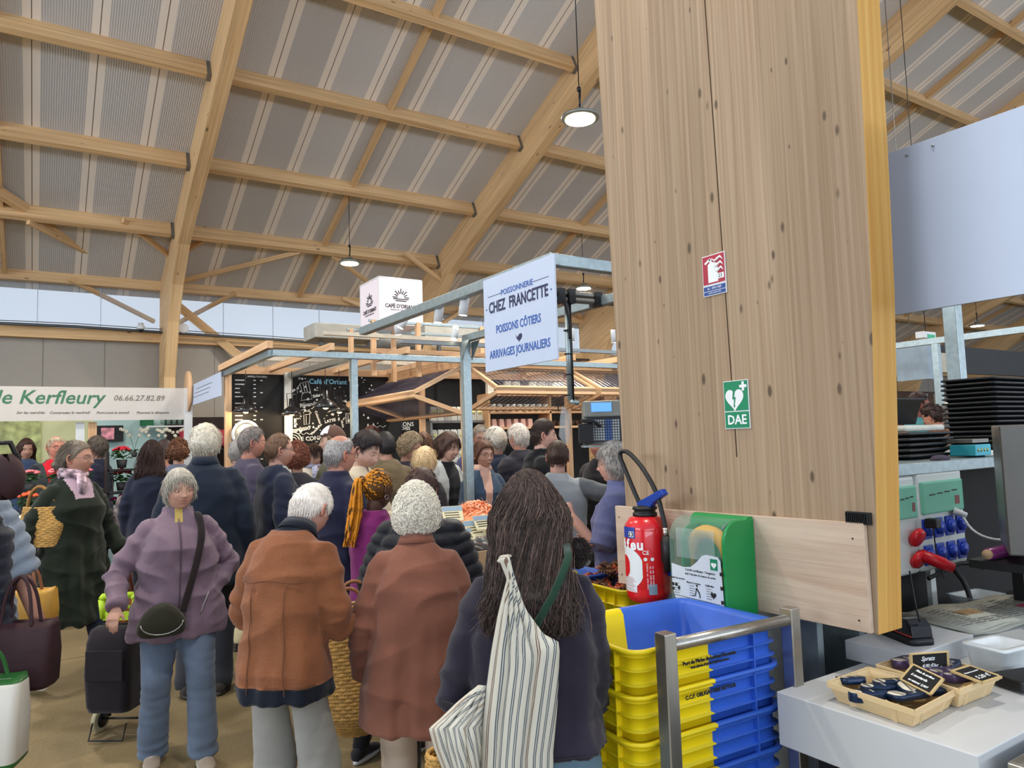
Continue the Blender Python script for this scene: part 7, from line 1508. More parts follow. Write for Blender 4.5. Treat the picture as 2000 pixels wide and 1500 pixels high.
# --- left edge
gilet = figure('person in a navy quilted gilet with a bare arm, at the left edge', -78, 848, 3.3, look=172, sex='f', detail=1, fine=True, skinc=(206, 142, 118), hair=dict(style='wavy', col=DBR, thick=.03, line='bob', len=.1), top=dict(name='quilted_gilet', col=(30, 34, 48), hem=.80, ease=.05, kind='puffer', collar='puffer', sleeve=.5, sleeves=(128, 140, 156), rough=.5, armd=.105), trousers=dict(col=(60, 66, 80)), arms=dict(L=(-.33, .02, .80), hL=dict(curl=1.1), R='down'))
# --- middle ring of the crowd
tall = figure('tall man with white hair in a long navy coat, seen from behind', 402, 830, 5.2, look=6, sex='m', detail=1, build=1.1, hy=14, hair=dict(style='short', col=(204, 196, 180), thick=.016, len=.05, line='low', n=1400, backv=.006), top=dict(name='navy_coat', col=(26, 35, 50), hem=.70, ease=.05, flare=.02, collar='shirt', fold=.8), trousers=dict(col=(50, 52, 60)))
figure('man with grey hair in a dusty purple sweater and beige trousers, in profile', 492, 835, 6.2, look=72, sex='m', hy=8, hp=4, skinc=SKR, age=1, hair=dict(style='short', col=(120, 112, 108), thick=.011, recede=.012), top=dict(name='sweater', col=(68, 62, 82), hem=.86, ease=.03), trousers=dict(col=(200, 188, 150), r=(.1, .085, .08)))
figure('man with glasses and brown hair in a navy hoodie over a grey shirt', 545, 848, 5.6, look=70, sex='m', hy=6, skinc=(206, 150, 130), glasses=True, beard=(.86, .74, .68), hair=dict(style='short', col=(104, 78, 60), thick=.010, recede=.014, len=.03), top=dict(name='navy_hoodie', col=(30, 36, 56), hem=.78, ease=.035, collar='hood', inner=(150, 154, 158), innerw=.05, inner_z=1.15, vee=.8), trousers=dict(col=(44, 48, 60)))
figure('woman with curly auburn hair, dark tee shirt and light jeans, seen from behind', 580, 868, 6.3, look=8, sex='f', build=1.1, skinc=SK, hair=dict(style='curly', col=(120, 70, 52), thick=.026, line='low', n=700, curl=.012, r=.0026), top=dict(name='tee_shirt', col=(44, 42, 48), hem=.93, ease=.02, sleeve=.45), trousers=dict(name='jeans', col=(150, 172, 190)), arms=dict(L='bent', R='bent'))
figure('woman with dark hair and a lilac scarf, facing the camera before the chalkboard', 612, 869, 7.9, look=158, sex='f', hp=14, hy=-10, skinc=SKL, hair=dict(style='wavy', col=(60, 40, 36), thick=.018, line='low', len=.12), top=dict(name='beige_top', col=(196, 184, 168), hem=.88), trousers=dict(col=(50, 50, 60)), scarf=((172, 172, 196), .5, 40), arms=dict(L='hold', R='hold'))
figure('balding man with grey hair and dark glasses in a navy jacket, seen from behind', 663, 851, 4.55, look=48, sex='m', detail=2, hy=10, hp=4, skinc=SKR, glasses=True, hair=dict(style='short', col=(150, 146, 144), thick=.008, len=.022, bald=.052, n=1400, tone=.3, recede=.012, rough=.06), top=dict(name='navy_jacket', col=(30, 32, 56), hem=.8, ease=.04, collar='stand'), trousers=dict(col=(50, 50, 56)))
figure('young man with dark hair looking down, beige shirt', 712, 846, 5.1, look=118, sex='m', detail=2, hp=26, skinc=SKL, beard=(.80, .70, .66), hair=dict(style='short', col=(44, 34, 34), thick=.014, len=.035, topv=.014), top=dict(name='beige_shirt', col=(200, 186, 162), hem=.84, ease=.03, inner=(120, 110, 104), innerw=.015, inner_z=1.2), trousers=dict(col=(60, 60, 66)), arms=dict(L='hold', R='hold'))
cap1 = figure('man in a brown and white cap and an olive jacket, standing before the café board', 650, 834, 6.6, look=-78, sex='m', skinc=SKL, hair=dict(style='short', col=(120, 96, 70), thick=.008, len=.02), top=dict(name='olive_jacket', col=(92, 92, 72), hem=.82, ease=.04, collar='stand'), trousers=dict(col=(50, 50, 56)))
olive = figure('man with dark hair in an olive brown hoodie, seen from behind', 752, 845, 6.5, look=-14, sex='m', build=1.15, skinc=SK, hy=-8, hair=dict(style='short', col=(36, 32, 34), thick=.013, len=.03), top=dict(name='olive_hoodie', col=(104, 90, 68), hem=.80, ease=.045, collar='hood', fold=1.2), trousers=dict(col=(50, 50, 56)), arms=dict(L='hold', R='bent'))
figure('red-haired man behind the café counter, drinking from a glass', 725, 833, 8.2, look=176, sex='m', detail=0, skinc=(218, 128, 100), hair=dict(style='short', col=(78, 40, 34), thick=.014), top=dict(name='shirt', col=(150, 120, 112), hem=.9), trousers=dict(col=(50, 50, 56)), arms=dict(L='hold', R=(.06, .22, 1.42)))
figure('old woman with curly grey hair and glasses, in profile behind the crowd', 800, 850, 6.8, look=100, sex='f', hp=12, age=1, skinc=SK, glasses=True, hair=dict(style='curly', col=(160, 142, 116), thick=.022, n=600, curl=.012, r=.0026, line='low'), top=dict(name='dark_jacket', col=(58, 52, 66), hem=.84), trousers=dict(col=(50, 50, 56)))
figure('woman with brown hair in a bun and a black and white top, seen from behind', 827, 846, 7.1, look=20, sex='f', skinc=SK, hair=dict(style='short', col=(96, 66, 50), thick=.016, line='low', len=.06, bun=(0, -.10, .085)), top=dict(name='patterned_top', col=(60, 58, 60), hem=.86, var=.6), trousers=dict(col=(50, 50, 56)))
figure('woman with wavy blonde hair behind the young man in the white hoodie', 829, 876, 6.2, look=25, sex='f', hp=10, skinc=SK, hair=dict(style='wavy', col=(206, 178, 136), thick=.024, line='bob', len=.09, wave=.5, n=700), top=dict(name='white_shirt', col=(190, 186, 182), hem=.86, sleeves=(40, 38, 42)), trousers=dict(col=(50, 50, 56)))
# --- behind the fish counter
figure('laughing young man with chin-length brown hair, white hoodie over a black shirt', 876, 848, 6.6, look=128, sex='m', detail=2, lean=6, hunch=6, hp=14, hy=4, smile=1, skinc=SKL, hair=dict(style='bob', col=(72, 50, 42), thick=.022, line='low', len=.10, n=1600, r=.002, backv=.014, lift=.02, comb=(0, -.9, -.5)), top=dict(name='white_hoodie', col=(196, 200, 198), hem=.84, ease=.035, inner=(24, 26, 32), innerw=.085, inner_z=.9), trousers=dict(col=(44, 46, 56)), arms=dict(L=(-.2, .25, .92), R=(.2, .2, .9)))
figure('laughing woman with round glasses in a denim jacket over a pink shirt', 944, 862, 6.4, look=160, sex='f', detail=2, hy=-12, hp=4, smile=1, skinc=(216, 160, 134), glasses=(70, 48, 40), hair=dict(style='short', col=(98, 64, 48), thick=.014, line='low', len=.06, comb=(0, -1, -.2)), top=dict(name='denim_jacket', col=(70, 88, 110), hem=.88, ease=.03, collar='shirt', collarc=(226, 186, 168), inner=(222, 180, 160), innerw=.028, inner_z=.9, vee=1.0, var=.15), trousers=dict(name='jeans', col=(50, 60, 80)), arms=dict(L=(-.1, .3, .98), R=(.14, .26, .95)))
raglan = figure('market worker with short dark hair in a two-tone grey shirt, reaching for the scale', 1088, 862, 5.4, look=2, sex='m', detail=2, build=1.12, hr=2, hp=8, skinc=(206, 150, 130), hair=dict(style='short', col=(64, 46, 38), thick=.011, len=.028, n=1600), top=dict(name='raglan_shirt', col=(150, 154, 158), hem=.80, ease=.03, sleeves=(96, 98, 102), fold=1.1), trousers=dict(name='jeans', col=(70, 84, 100)), arms=dict(R=(.44, .22, 1.12), pR=(.3, -.6, .4), L=(-.22, .28, 1.0)))
blue = figure('woman with wavy grey hair in a short-sleeved blue shirt beside the timber column', 1200, 869, 4.3, look=-72, sex='f', detail=2, fine=True, build=1.1, hy=-8, age=1, skinc=(222, 160, 138), glasses=(170, 160, 150), hair=dict(style='wavy', col=(166, 160, 154), thick=.024, line='low', len=.06, wave=.5, n=2200, tone=.35, topv=.005), top=dict(name='blue_shirt', col=(106, 110, 150), hem=.60, ease=.03, flare=.03, sleeve=.47, collar='stand', fold=1.5, sleeve_r=1.15), trousers=dict(name='jeans', col=(60, 70, 90)), arms=dict(L=(-.27, .21, 1.31), pL=(-.3, -.4, -1), hL=dict(dir=(.1, .5, .8), palm=(1, .2, 0), curl=1.15), R=(.16, .28, 1.1)))
# --- customers beyond
figure('man with white hair and glasses in a navy jacket, behind the woman in denim', 966, 836, 7.2, look=-50, sex='m', skinc=SK, glasses=True, age=1, hair=dict(style='wavy', col=(196, 188, 176), thick=.018, len=.06, backv=.01), top=dict(name='navy_jacket', col=(34, 42, 62), hem=.76, ease=.04, build=1.1), trousers=dict(col=(50, 50, 56)))
figure('grey-haired man in a blue jacket looking down, farthest behind the galvanised post', 937, 831, 8.1, look=165, sex='m', detail=0, hp=14, skinc=SK, glasses=True, beard=(.9, .86, .84), hair=dict(style='short', col=(150, 140, 128), thick=.010), top=dict(name='blue_jacket', col=(84, 86, 120), hem=.8), trousers=dict(col=(50, 50, 56)))
figure('white-bearded man with white hair in a dark grey jacket, face turned left', 1012, 829, 7.0, look=-42, sex='m', build=1.1, skinc=SKR, beard=(1.1, 1.3, 1.4), hair=dict(style='wavy', col=(206, 196, 184), thick=.014, len=.05), top=dict(name='dark_jacket', col=(44, 42, 52), hem=.76, ease=.045, collar='hood'), trousers=dict(col=(50, 50, 56)))
figure('young man with a faded haircut in a black hoodie, in profile', 1060, 822, 6.4, look=82, sex='m', detail=2, build=1.15, hp=2, skinc=(216, 160, 140), hair=dict(style='short', col=(54, 40, 36), thick=.004, topv=.02, len=.028), top=dict(name='black_hoodie', col=(20, 20, 24), hem=.78, ease=.05, collar='hood'), trousers=dict(col=(30, 30, 36)))
cap2 = figure('man in a beige flat cap, partly hidden by the price scale', 1168, 848, 7.4, look=-150, sex='m', detail=0, skinc=SKR, hair=dict(style='short', col=(120, 110, 100), thick=.008), top=dict(name='dark_jacket', col=(40, 40, 44), hem=.8), trousers=dict(col=(50, 50, 56)))
figure('person with dark red hair behind the grey-haired woman in blue', 1190, 842, 8.0, look=160, sex='f', detail=0, skinc=SK, hair=dict(style='wavy', col=(88, 24, 36), thick=.024, line='low', len=.08), top=dict(name='black_top', col=(28, 26, 30), hem=.8), trousers=dict(col=(50, 50, 56)))
cap3 = figure('man in a navy cap at the edge of the timber column', 1212, 828, 6.8, look=-105, sex='m', detail=0, skinc=SKR, hair=dict(style='short', col=(90, 80, 76), thick=.007), top=dict(name='black_jacket', col=(26, 26, 30), hem=.8), trousers=dict(col=(50, 50, 56)))
# --- by the flower stall
figure('young woman with long dark hair behind the flower stall counter', 52, 858, 9.8, look=170, sex='f', detail=0, hp=12, skinc=SK, hair=dict(style='long', col=(66, 42, 34), n=260, r=.004, end=-.3, spread=.10, back=-.05), top=dict(name='denim_shirt', col=(66, 84, 116), hem=.86), trousers=dict(col=(50, 50, 56)), arms=dict(L='hold', R='hold'))
figure('man with glasses in a red shirt and dark waistcoat by the flower stall', 110, 852, 8.6, look=162, sex='m', detail=1, build=1.2, skinc=(226, 140, 112), glasses=(40, 30, 30), age=1, hair=dict(style='short', col=(190, 170, 146), thick=.007, bald=.05), top=dict(name='waistcoat', col=(52, 58, 58), hem=.8, ease=.04, inner=(196, 24, 44), innerw=.11, inner_z=.8, sleeves=(34, 36, 46), vee=.3), trousers=dict(col=(50, 50, 56)))
figure('woman with short grey-brown hair in a navy cardigan, in profile by the television', 190, 854, 8.9, look=-78, sex='f', detail=1, build=1.1, hp=-4, skinc=SK, hair=dict(style='wavy', col=(84, 74, 66), thick=.022, line='low', len=.06), top=dict(name='cardigan', col=(28, 32, 52), hem=.7, ease=.035, inner=(140, 162, 196), innerw=.07, inner_z=.8), trousers=dict(col=(60, 64, 76)), arms=dict(R=(.08, .2, 1.38), L=(-.08, .24, 1.1)))
figure('woman with long dark brown hair in a navy jacket, left of the tall man', 297, 861, 7.2, look=12, sex='f', detail=1, skinc=SK, hair=dict(style='long', col=(58, 40, 36), n=700, r=.0028, end=-.24, spread=.11, back=-.09, wave=.012), top=dict(name='navy_jacket', col=(30, 34, 52), hem=.68, ease=.035), trousers=dict(col=(24, 26, 34)))
figure('person with dark hair in a pink collar beyond the woman in navy', 321, 861, 8.2, look=20, sex='f', detail=0, skinc=SK, hair=dict(style='wavy', col=(52, 40, 40), thick=.02, line='low'), top=dict(name='pink_top', col=(150, 110, 116), hem=.84), trousers=dict(col=(50, 50, 56)))
figure('person with short auburn hair and a grey scarf, left of the tall man', 349, 861, 7.9, look=15, sex='f', detail=0, skinc=SK, hair=dict(style='curly', col=(104, 66, 46), thick=.022, line='low', n=260, r=.004, curl=.014), top=dict(name='grey_jacket', col=(92, 100, 118), hem=.8), trousers=dict(col=(50, 50, 56)))
figure('grey-haired person mostly hidden behind the man in the purple sweater', 468, 858, 6.9, look=30, sex='m', detail=0, skinc=SK, hair=dict(style='short', col=(140, 136, 132), thick=.018, line='low'), top=dict(name='blue_grey_jacket', col=(66, 68, 86), hem=.8), trousers=dict(col=(50, 50, 56)))
# --- far right restaurant guests on a low platform
q = MB(); q.box((9.0, 6.4, .11), (5.5, 2.4, .22)); tag(q.build('dining_platform', mat('platform_wood', (90, 70, 52), .7)), 'low platform of the far restaurant where the guests stand', 'platform')
def guest(lab, px, py, d, look, **k):
    tz = atd(px, py, d).z; figure(lab, px, py, d, look, H=tz - .22, foot=.22, detail=0, **k)
guest('man with dark hair in a turquoise shirt, in the far restaurant', 1792, 768, 7.6, 70, sex='m', skinc=(190, 110, 90), hair=dict(style='short', col=(50, 30, 30), thick=.012), top=dict(name='turquoise_shirt', col=(80, 150, 160), hem=.8))
guest('young man with curly dark hair and a brown patterned shirt, in the far restaurant', 1821, 792, 7.3, -60, sex='m', hp=16, skinc=(220, 150, 120), hair=dict(style='curly', col=(50, 34, 32), thick=.02, n=200, r=.004), top=dict(name='patterned_shirt', col=(120, 76, 52), hem=.8, var=.8))
guest('bald man in the far restaurant, nearest the galvanised post', 1868, 787, 7.4, 175, sex='m', skinc=(220, 150, 110), hair=dict(style='short', col=(190, 160, 130), thick=.004, bald=.07), top=dict(name='beige_shirt', col=(190, 160, 120), hem=.8))
guest('small person with blond hair before the bald man in the far restaurant', 1877, 804, 7.0, 175, sex='f', skinc=(220, 130, 100), hair=dict(style='wavy', col=(200, 160, 110), thick=.02, line='low'), top=dict(name='tan_top', col=(170, 130, 100), hem=.8))
guest('red-faced person at the edge of the timber column, in the far restaurant', 1752, 788, 7.4, 60, sex='m', skinc=(170, 96, 80), hair=dict(style='short', col=(60, 40, 36), thick=.012), top=dict(name='brown_shirt', col=(110, 80, 66), hem=.8))
# caps
def cap(f, col, front=None, flat=False):
    s = f.s; D, FF = sph_grid(30, 24); HP = head_pts(D, 1, 1, False); zl = .035 + .03 * D[:, 1] * 0; m = sstep(-.004, .008, HP[:, 2] - (.038 - .02 * (D[:, 1] < 0))); P_ = HP + D * (.018 * m - .03 * (1 - m))[:, None]; q = MB(); q.add([f.H2L(p) for p in P_], [q_ for q_ in FF if max(m[j] for j in q_) > .02], 0, True)
    if front is not None:
        for i, fc in enumerate(q.f):
            if np.mean([D_y[1] for D_y in [HP[0] * 0]]) if 0 else False: pass
    rg = [f.H2L((.075 * math.cos(a), .06 + (.085 if not flat else .05) * math.sin(a), .045 - .012 * math.sin(a))) for a in [PI * k / 12 for k in range(13)]]; rg2 = [f.H2L((.075 * math.cos(a), .06 + (.085 if not flat else .05) * math.sin(a), .050 - .012 * math.sin(a))) for a in [PI * k / 12 for k in range(13)]]
    q.rings([rg, rg2]); o = q.build('cap', cloth('cap_%d_%d_%d' % col, col), f.root, uv=False)
    if front: 
        for i, c in enumerate(front): pass
    return o
cap(cap1, (92, 66, 56)); cap(cap2, (160, 148, 116), flat=True); cap(cap3, (34, 38, 54))
q = MB(); D, FF = sph_grid(30, 24); HP = head_pts(D, 1, 1, False); m = (HP[:, 2] > .045) & (D[:, 1] > .1); P_ = HP + D * .0205; q.add([cap1.H2L(p) for p in P_], [x for x in FF if all(m[j] for j in x)], 0, True); q.build('cap_front_panel', cloth('cap_white', (226, 224, 226)), cap1.root, fix=False, uv=False)
# ================================================================= bags, trolley and what people carry
WICK = mat('woven_straw', (196, 152, 84), .8, var=.25, scale=30, bump=.9, bscale=120); WICKD = mat('dark_straw', (150, 106, 56), .8, var=.2, scale=30)
def weave(q, ringfn, zs, n=40, r=.006, m=0, off=.0):
    for i, z in enumerate(zs):
        q.tube([ringfn(2 * PI * j / n, z) for j in range(n + 1)], [r * (1.15 if (j + i) % 2 else .8) for j in range(n + 1)], 6, m, caps=False)
# shopping trolley
tp = onZ(228, 1425, 0); t = thing('shopping_trolley', 'black two-wheeled shopping trolley with a lime green handle', 'shopping trolley', (atd(226, 1300, 4.35).x, atd(226, 1300, 4.35).y, 0), math.radians(-36)); t.scale = (.93, .93, .86)
BF = cloth('black_bag_cloth', (34, 28, 34)); LIME = mat('lime_plastic', (182, 214, 44), .4)
q = MB(); q.rings([rrect(w, l, .05, z, n=4) for z, w, l in ((.20, .27, .20), (.24, .29, .22), (.45, .31, .24), (.66, .30, .22), (.74, .28, .16), (.765, .22, .08))]); o = q.build('bag_body', BF, t)
q = MB(); q.box((0, -.125, .52), (.24, .01, .2)); q.build('front_pocket', BF, t, bevel=.004)
q = MB(); [q.tube([(s * .11, .12, .1), (s * .11, .11, .78), (s * .10, .05, .86)], .009, 8) for s in (-1, 1)]; q.tube([(-.14, .1, .09), (.14, .1, .09)], .008, 8); q.tube([(-.11, -.06, .12), (-.11, -.1, .02), (.11, -.1, .02), (.11, -.06, .12)], .006, 8); q.build('metal_frame', DARKM, t)
for s in (-1, 1):
    q = MB(); q.tube([(s * .145, .1, .085), (s * .175, .1, .085)], .085, 24); w_ = q.build('wheel', mat('tyre_cream', (176, 168, 136), .6), t, bevel=.008); q = MB(); q.tube([(s * .142, .1, .085), (s * .179, .1, .085)], .055, 18); q.build('wheel_disc', DARKM, w_)
q = MB(); R0 = [(-.10, .80), (-.115, .93), (-.095, .955), (.095, .955), (.115, .93), (.10, .80)]
for a, b in zip(R0, R0[1:]): q.tube([(a[0], .03, a[1]), (b[0], .03, b[1])], .024, 10)
q.tube([(-.09, .03, .875), (.09, .03, .875)], .012, 10); q.box((0, .03, .815), (.2, .03, .055)); q.build('handle', LIME, t)
# crossbody bag of the woman in mauve
def inP(f, p): return f.root.matrix_world.inverted() @ Vector(p) if 0 else Matrix.LocRotScale(f.root.location, f.root.rotation_euler, None).inverted() @ Vector(p)
def wo(f, p): return Matrix.LocRotScale(f.root.location, f.root.rotation_euler, None) @ Vector(p)
s = purple.s; t = thing('crossbody_bag', 'dark olive crossbody bag on the hip of the woman in mauve', 'bag', wo(purple, (0, 0, 0)), -purple.head); sp_ = purple.J['spine']
q = MB(); k = 12; C = Vector((.10 * s, .245 * s, .86 * s))
q.rings([[C + Vector((.115 * w_ * math.cos(a), y_, .085 * w_ * math.sin(a) - .02 * math.cos(2 * a))) for a in [2 * PI * j / 24 for j in range(24)]] for y_, w_ in ((-.045, .7), (-.035, .95), (0, 1.05), (.035, .95), (.045, .7))]); q.build('pouch', cloth('olive_bag', (44, 42, 30), .6), t)
q = MB(); q.tube([C + Vector((.1 * math.cos(a), .046, .06 * math.sin(a) + .015)) for a in [PI + PI * k / 10 for k in range(11)]], .004, 6); q.build('zip', mat('zip_silver', (150, 150, 150), .3, .8), t)
q = MB(); q.tube(smooth([C + Vector((-.10, .0, .05)), (-.05 * s, .235 * s, 1.05 * s), (-.10 * s, .205 * s, 1.22 * s), (-.125 * s, .165 * s, 1.36 * s), (-.115 * s, .07 * s, 1.455 * s), (-.10 * s, -.04 * s, 1.475 * s), (-.06 * s, -.155 * s, 1.36 * s), (.05 * s, -.20 * s, 1.1 * s), (.18 * s, -.12 * s, .92 * s)]), .019, 8, flat=.14, up=(0, -1, 0)); q.build('strap', cloth('strap_black', (40, 30, 32)), t)
# wicker bag of the woman in green
s = green.s; sh, el, w_ = green.arm['R']; bc = atd(82, 1020, 5.1); t = thing('wicker_bag', 'oval wicker shoulder bag under the arm of the woman in the green coat', 'bag', bc, -green.head + .3)
q = MB(); 
def wr(a, z, W_=.17, D_=.06): 
    k = 1 - .25 * abs(z) / .15; return Vector((.0 + D_ * math.cos(a), W_ * k * math.sin(a), z - .02))
weave(q, wr, [-.14 + .0125 * i for i in range(22)], 30, .0085); q.build('basket_body', WICK, t)
q = MB(); q.tube(smooth([(0, -.12, .1), (0, -.10, .2), (0, -.03, .26), (0, .05, .22), (0, .11, .12)]), .012, 8); q.build('handle', WICKD, t)
# small bag hanging from her left hand
sh, el, w_ = green.arm['L']; hp = wo(green, w_ + (w_ - el).normalized() * .09); t = thing('hand_bag', 'tan handled bag with orange contents hanging from the green-coated woman’s hand', 'bag', hp, -green.head + .5)
t['label'] = 'orange and tan bag hanging from the hand of the woman in green'
q = MB(); [q.tube([(0, .0, 0), (s_ * .06, y_, -.26)], .008, 6) for s_ in (-1, 1) for y_ in (-.02, .02)]; q.build('strap', mat('brown_leather', (120, 64, 50), .5), t)
q = MB(); q.rings([rrect(.20, .09, .02, z) for z in (-.50, -.36)] + [rrect(.16, .06, .02, -.26)]); q.build('bag_body', mat('orange_bag', (176, 96, 50), .6, var=.5, scale=10), t)
# mustard bag, burgundy bag and printed shopper at the left edge
def tote(name, lab, C, rz, w, d, h, m, strap, sh=.16, top=1.0, mats2=None, sag=.03):
    t = thing(name, lab, 'bag', C, rz); q = MB()
    rg = []
    for z, a_, b_ in ((0, .86, 1), (.02, .96, 1.05), (h * .5, 1.0, 1.1), (h * .9, top, .8), (h, top, .55)): r_ = rrect(w * a_, d * b_, min(.035, d * .4), z, n=4); rg.append([Vector((p.x, p.y, p.z - (sag * (1 - (2 * p.x / w) ** 2) if z >= h * .9 else 0))) for p in r_])
    rg.append([Vector((p.x * .95, p.y * .8, p.z - .03)) for p in rg[-1]]); q.rings(rg); q.build('bag_body', m, t)
    q = MB(); [q.tube(smooth([(-w * .22, y_, h - sag), (-w * .16, y_ * .6, h + sh * .7), (0, 0, h + sh), (w * .16, y_ * .6, h + sh * .7), (w * .22, y_, h - sag)]), .008, 6) for y_ in (-d * .3, d * .3)]; q.build('handle', strap, t); return t
MUS = mat('mustard_leather', (196, 148, 62), .5, var=.08); BUR = mat('burgundy_cloth', (50, 24, 30), .7, bump=.3, bscale=30)
p = atd(48, 1240, 3.7); tote('mustard_bag', 'mustard yellow bag behind the burgundy one at the left edge', (p.x, p.y, p.z), math.radians(-28), .30, .11, .24, MUS, mat('tan_strap', (140, 90, 60), .5), .12)
p = atd(38, 1342, 3.25); tote('burgundy_bag', 'dark burgundy cloth bag carried at the left edge of the picture', (p.x, p.y, p.z), math.radians(-28), .31, .13, .30, BUR, BUR, .20)
m, N, L, b = nodes('printed_shopper'); b.inputs['Roughness'].default_value = .45
tc = N.new('ShaderNodeTexCoord'); sp3 = N.new('ShaderNodeSeparateXYZ'); L.new(tc.outputs['Object'], sp3.inputs[0])
nz = N.new('ShaderNodeTexVoronoi'); nz.inputs['Scale'].default_value = 14; L.new(tc.outputs['Object'], nz.inputs['Vector']); hs = N.new('ShaderNodeMix'); hs.data_type = 'RGBA'; hs.blend_type = 'MIX'; hs.inputs['Factor'].default_value = .45; hs.inputs['B'].default_value = srgb(200, 70, 50); L.new(nz.outputs['Color'], hs.inputs['A'])
ds = mth('SQRT', mth('ADD', mth('POWER', mth('DIVIDE', mth('SUBTRACT', sp3.outputs['X'], -.03), .10), 2), mth('POWER', mth('DIVIDE', mth('SUBTRACT', sp3.outputs['Z'], .17), .13), 2))); msk = mth('LESS_THAN', ds, 1.0)
c1 = mixc(srgb(214, 210, 200), hs.outputs['Result'], msk); g1 = mth('GREATER_THAN', mth('ABSOLUTE', mth('SUBTRACT', sp3.outputs['Z'], .185)), .155); c2 = mixc(c1, srgb(40, 100, 44), g1); L.new(c2, b.inputs['Base Color'])
p = onZ(20, 1480, .02); p = atd(-34, 1500, 3.0); tote('printed_shopping_bag', 'white and green printed shopping bag at the bottom left corner', (p.x, p.y, p.z), math.radians(-20), .30, .17, .37, m, mat('green_strap', (40, 100, 44), .6), .12, sag=.02)
p = atd(2, 985, 3.2); t = thing('rucksack', 'dark brown rucksack at the shoulder of the person at the left edge', 'bag', (p.x, p.y, p.z), .3); q = MB(); q.rings([rrect(w_, l_, .06, z, n=4) for z, w_, l_ in ((.02, .10, .10), (.05, .16, .13), (.12, .18, .15), (.18, .15, .12), (.22, .1, .08))]); q.build('bag_body', BUR, t); q = MB(); q.tube([(-.05, .0, .22), (-.02, 0, .27), (.03, 0, .27), (.06, 0, .2), (.09, .02, .12)], .012, 8); q.build('handle', DARKM, t)
# patterned bag by the flower rack
p = onZ(243, 1075, 0); p = atd(243, 1035, 7.6); t = thing('patterned_bag', 'black and white patterned bucket bag below the flower rack', 'bag', (p.x, p.y, p.z)); q = MB(); q.rings([rrect(w_, w_ * .9, .06, z, n=4) for z, w_ in ((0, .17), (.06, .2), (.2, .21), (.34, .14), (.36, .1))]); q.build('bag_body', mat('camellia_pattern', (104, 92, 92), .7, var=1.0, scale=18), t)
t2 = thing('brown_stool', 'brown covered stool under the patterned bag', 'stool', (p.x, p.y, 0)); q = MB(); q.rings([rrect(w_, w_, .05, z, n=4) for z, w_ in ((0, .24), (p.z * .6, .2), (p.z, .17))]); q.build('seat_cover', mat('brown_cover', (116, 84, 72), .8), t2)
# large straw basket between the man in rust and the woman in maroon
p = atd(690, 1410, 3.35); t = thing('straw_basket', 'large soft straw basket hanging beside the rust suede jacket', 'basket', (p.x, p.y, p.z)); R = Matrix.Rotation(math.radians(-30), 3, 'Z')
def br(a, z):
    k = .16 + .035 * math.sin(min(z / .5, 1) * PI * .6) if z > .04 else .10 + 1.4 * z; return R @ Vector((k * 1.05 * math.cos(a), k * .62 * math.sin(a), z + .03 * math.cos(a) * (z / .5)))
q = MB(); weave(q, br, [.0 + .0165 * i for i in range(31)], 44, .0105); q.build('basket_body', WICK, t)
q = MB(); [q.tube([br(2 * PI * j / 40, z) * 1.03 for j in range(41)], .007, 6) for z in (.44, .455, .50)]; q.build('rim', mat('pale_straw', (214, 184, 120), .8), t)
q = MB(); [q.tube(smooth([R @ Vector((-.09, y_, .48)), R @ Vector((-.05, y_, .62)), R @ Vector((.05, y_, .62)), R @ Vector((.09, y_, .48))]), .009, 8) for y_ in (-.09, .09)]; q.build('handle', mat('tan_strap', (140, 90, 60), .5), t)
p = atd(704, 1425, 3.5); t = thing('straw_bowl', 'shallow straw basket below the large one', 'basket', (p.x, p.y, p.z)); q = MB(); weave(q, lambda a, z: Vector(((.08 + 1.3 * z) * 1.2 * math.cos(a), (.08 + 1.3 * z) * .8 * math.sin(a), z)), [.0 + .011 * i for i in range(8)], 36, .008); q.build('basket_body', WICK, t)
p = atd(872, 1520, 2.1); t = thing('small_basket', 'rim of a small wicker basket at the foot of the striped bag', 'basket', (p.x, p.y, p.z)); q = MB(); weave(q, lambda a, z: Vector((.055 * math.cos(a), .045 * math.sin(a), z)), [.0 + .012 * i for i in range(7)], 24, .008); q.build('basket_body', WICK, t)
# striped tote of the long-haired woman
m, N, L, b = nodes('striped_ticking'); b.inputs['Roughness'].default_value = .85
uv = N.new('ShaderNodeUVMap'); uv.uv_map = 'uv'; sp3 = N.new('ShaderNodeSeparateXYZ'); L.new(uv.outputs['UV'], sp3.inputs[0]); u = sp3.outputs['X']
pm = mth('MODULO', mth('ADD', u, 10.0), .0235); l1 = mth('LESS_THAN', mth('ABSOLUTE', mth('SUBTRACT', pm, .007)), .0016); l2 = mth('LESS_THAN', mth('ABSOLUTE', mth('SUBTRACT', pm, .0125)), .0016); lm = mth('MAXIMUM', l1, l2)
pm2 = mth('MODULO', mth('ADD', u, 10.0), .141); br_ = mth('LESS_THAN', pm2, .0235); lc = mixc(srgb(84, 92, 100), srgb(120, 96, 80), br_)
nzz = N.new('ShaderNodeTexNoise'); nzz.inputs['Scale'].default_value = 300; bpp = N.new('ShaderNodeBump'); bpp.inputs['Strength'].default_value = .2; L.new(nzz.outputs['Fac'], bpp.inputs['Height']); L.new(bpp.outputs['Normal'], b.inputs['Normal']); L.new(mixc(srgb(206, 200, 184), lc, lm), b.inputs['Base Color'])
TICK = m
dT = 1.73
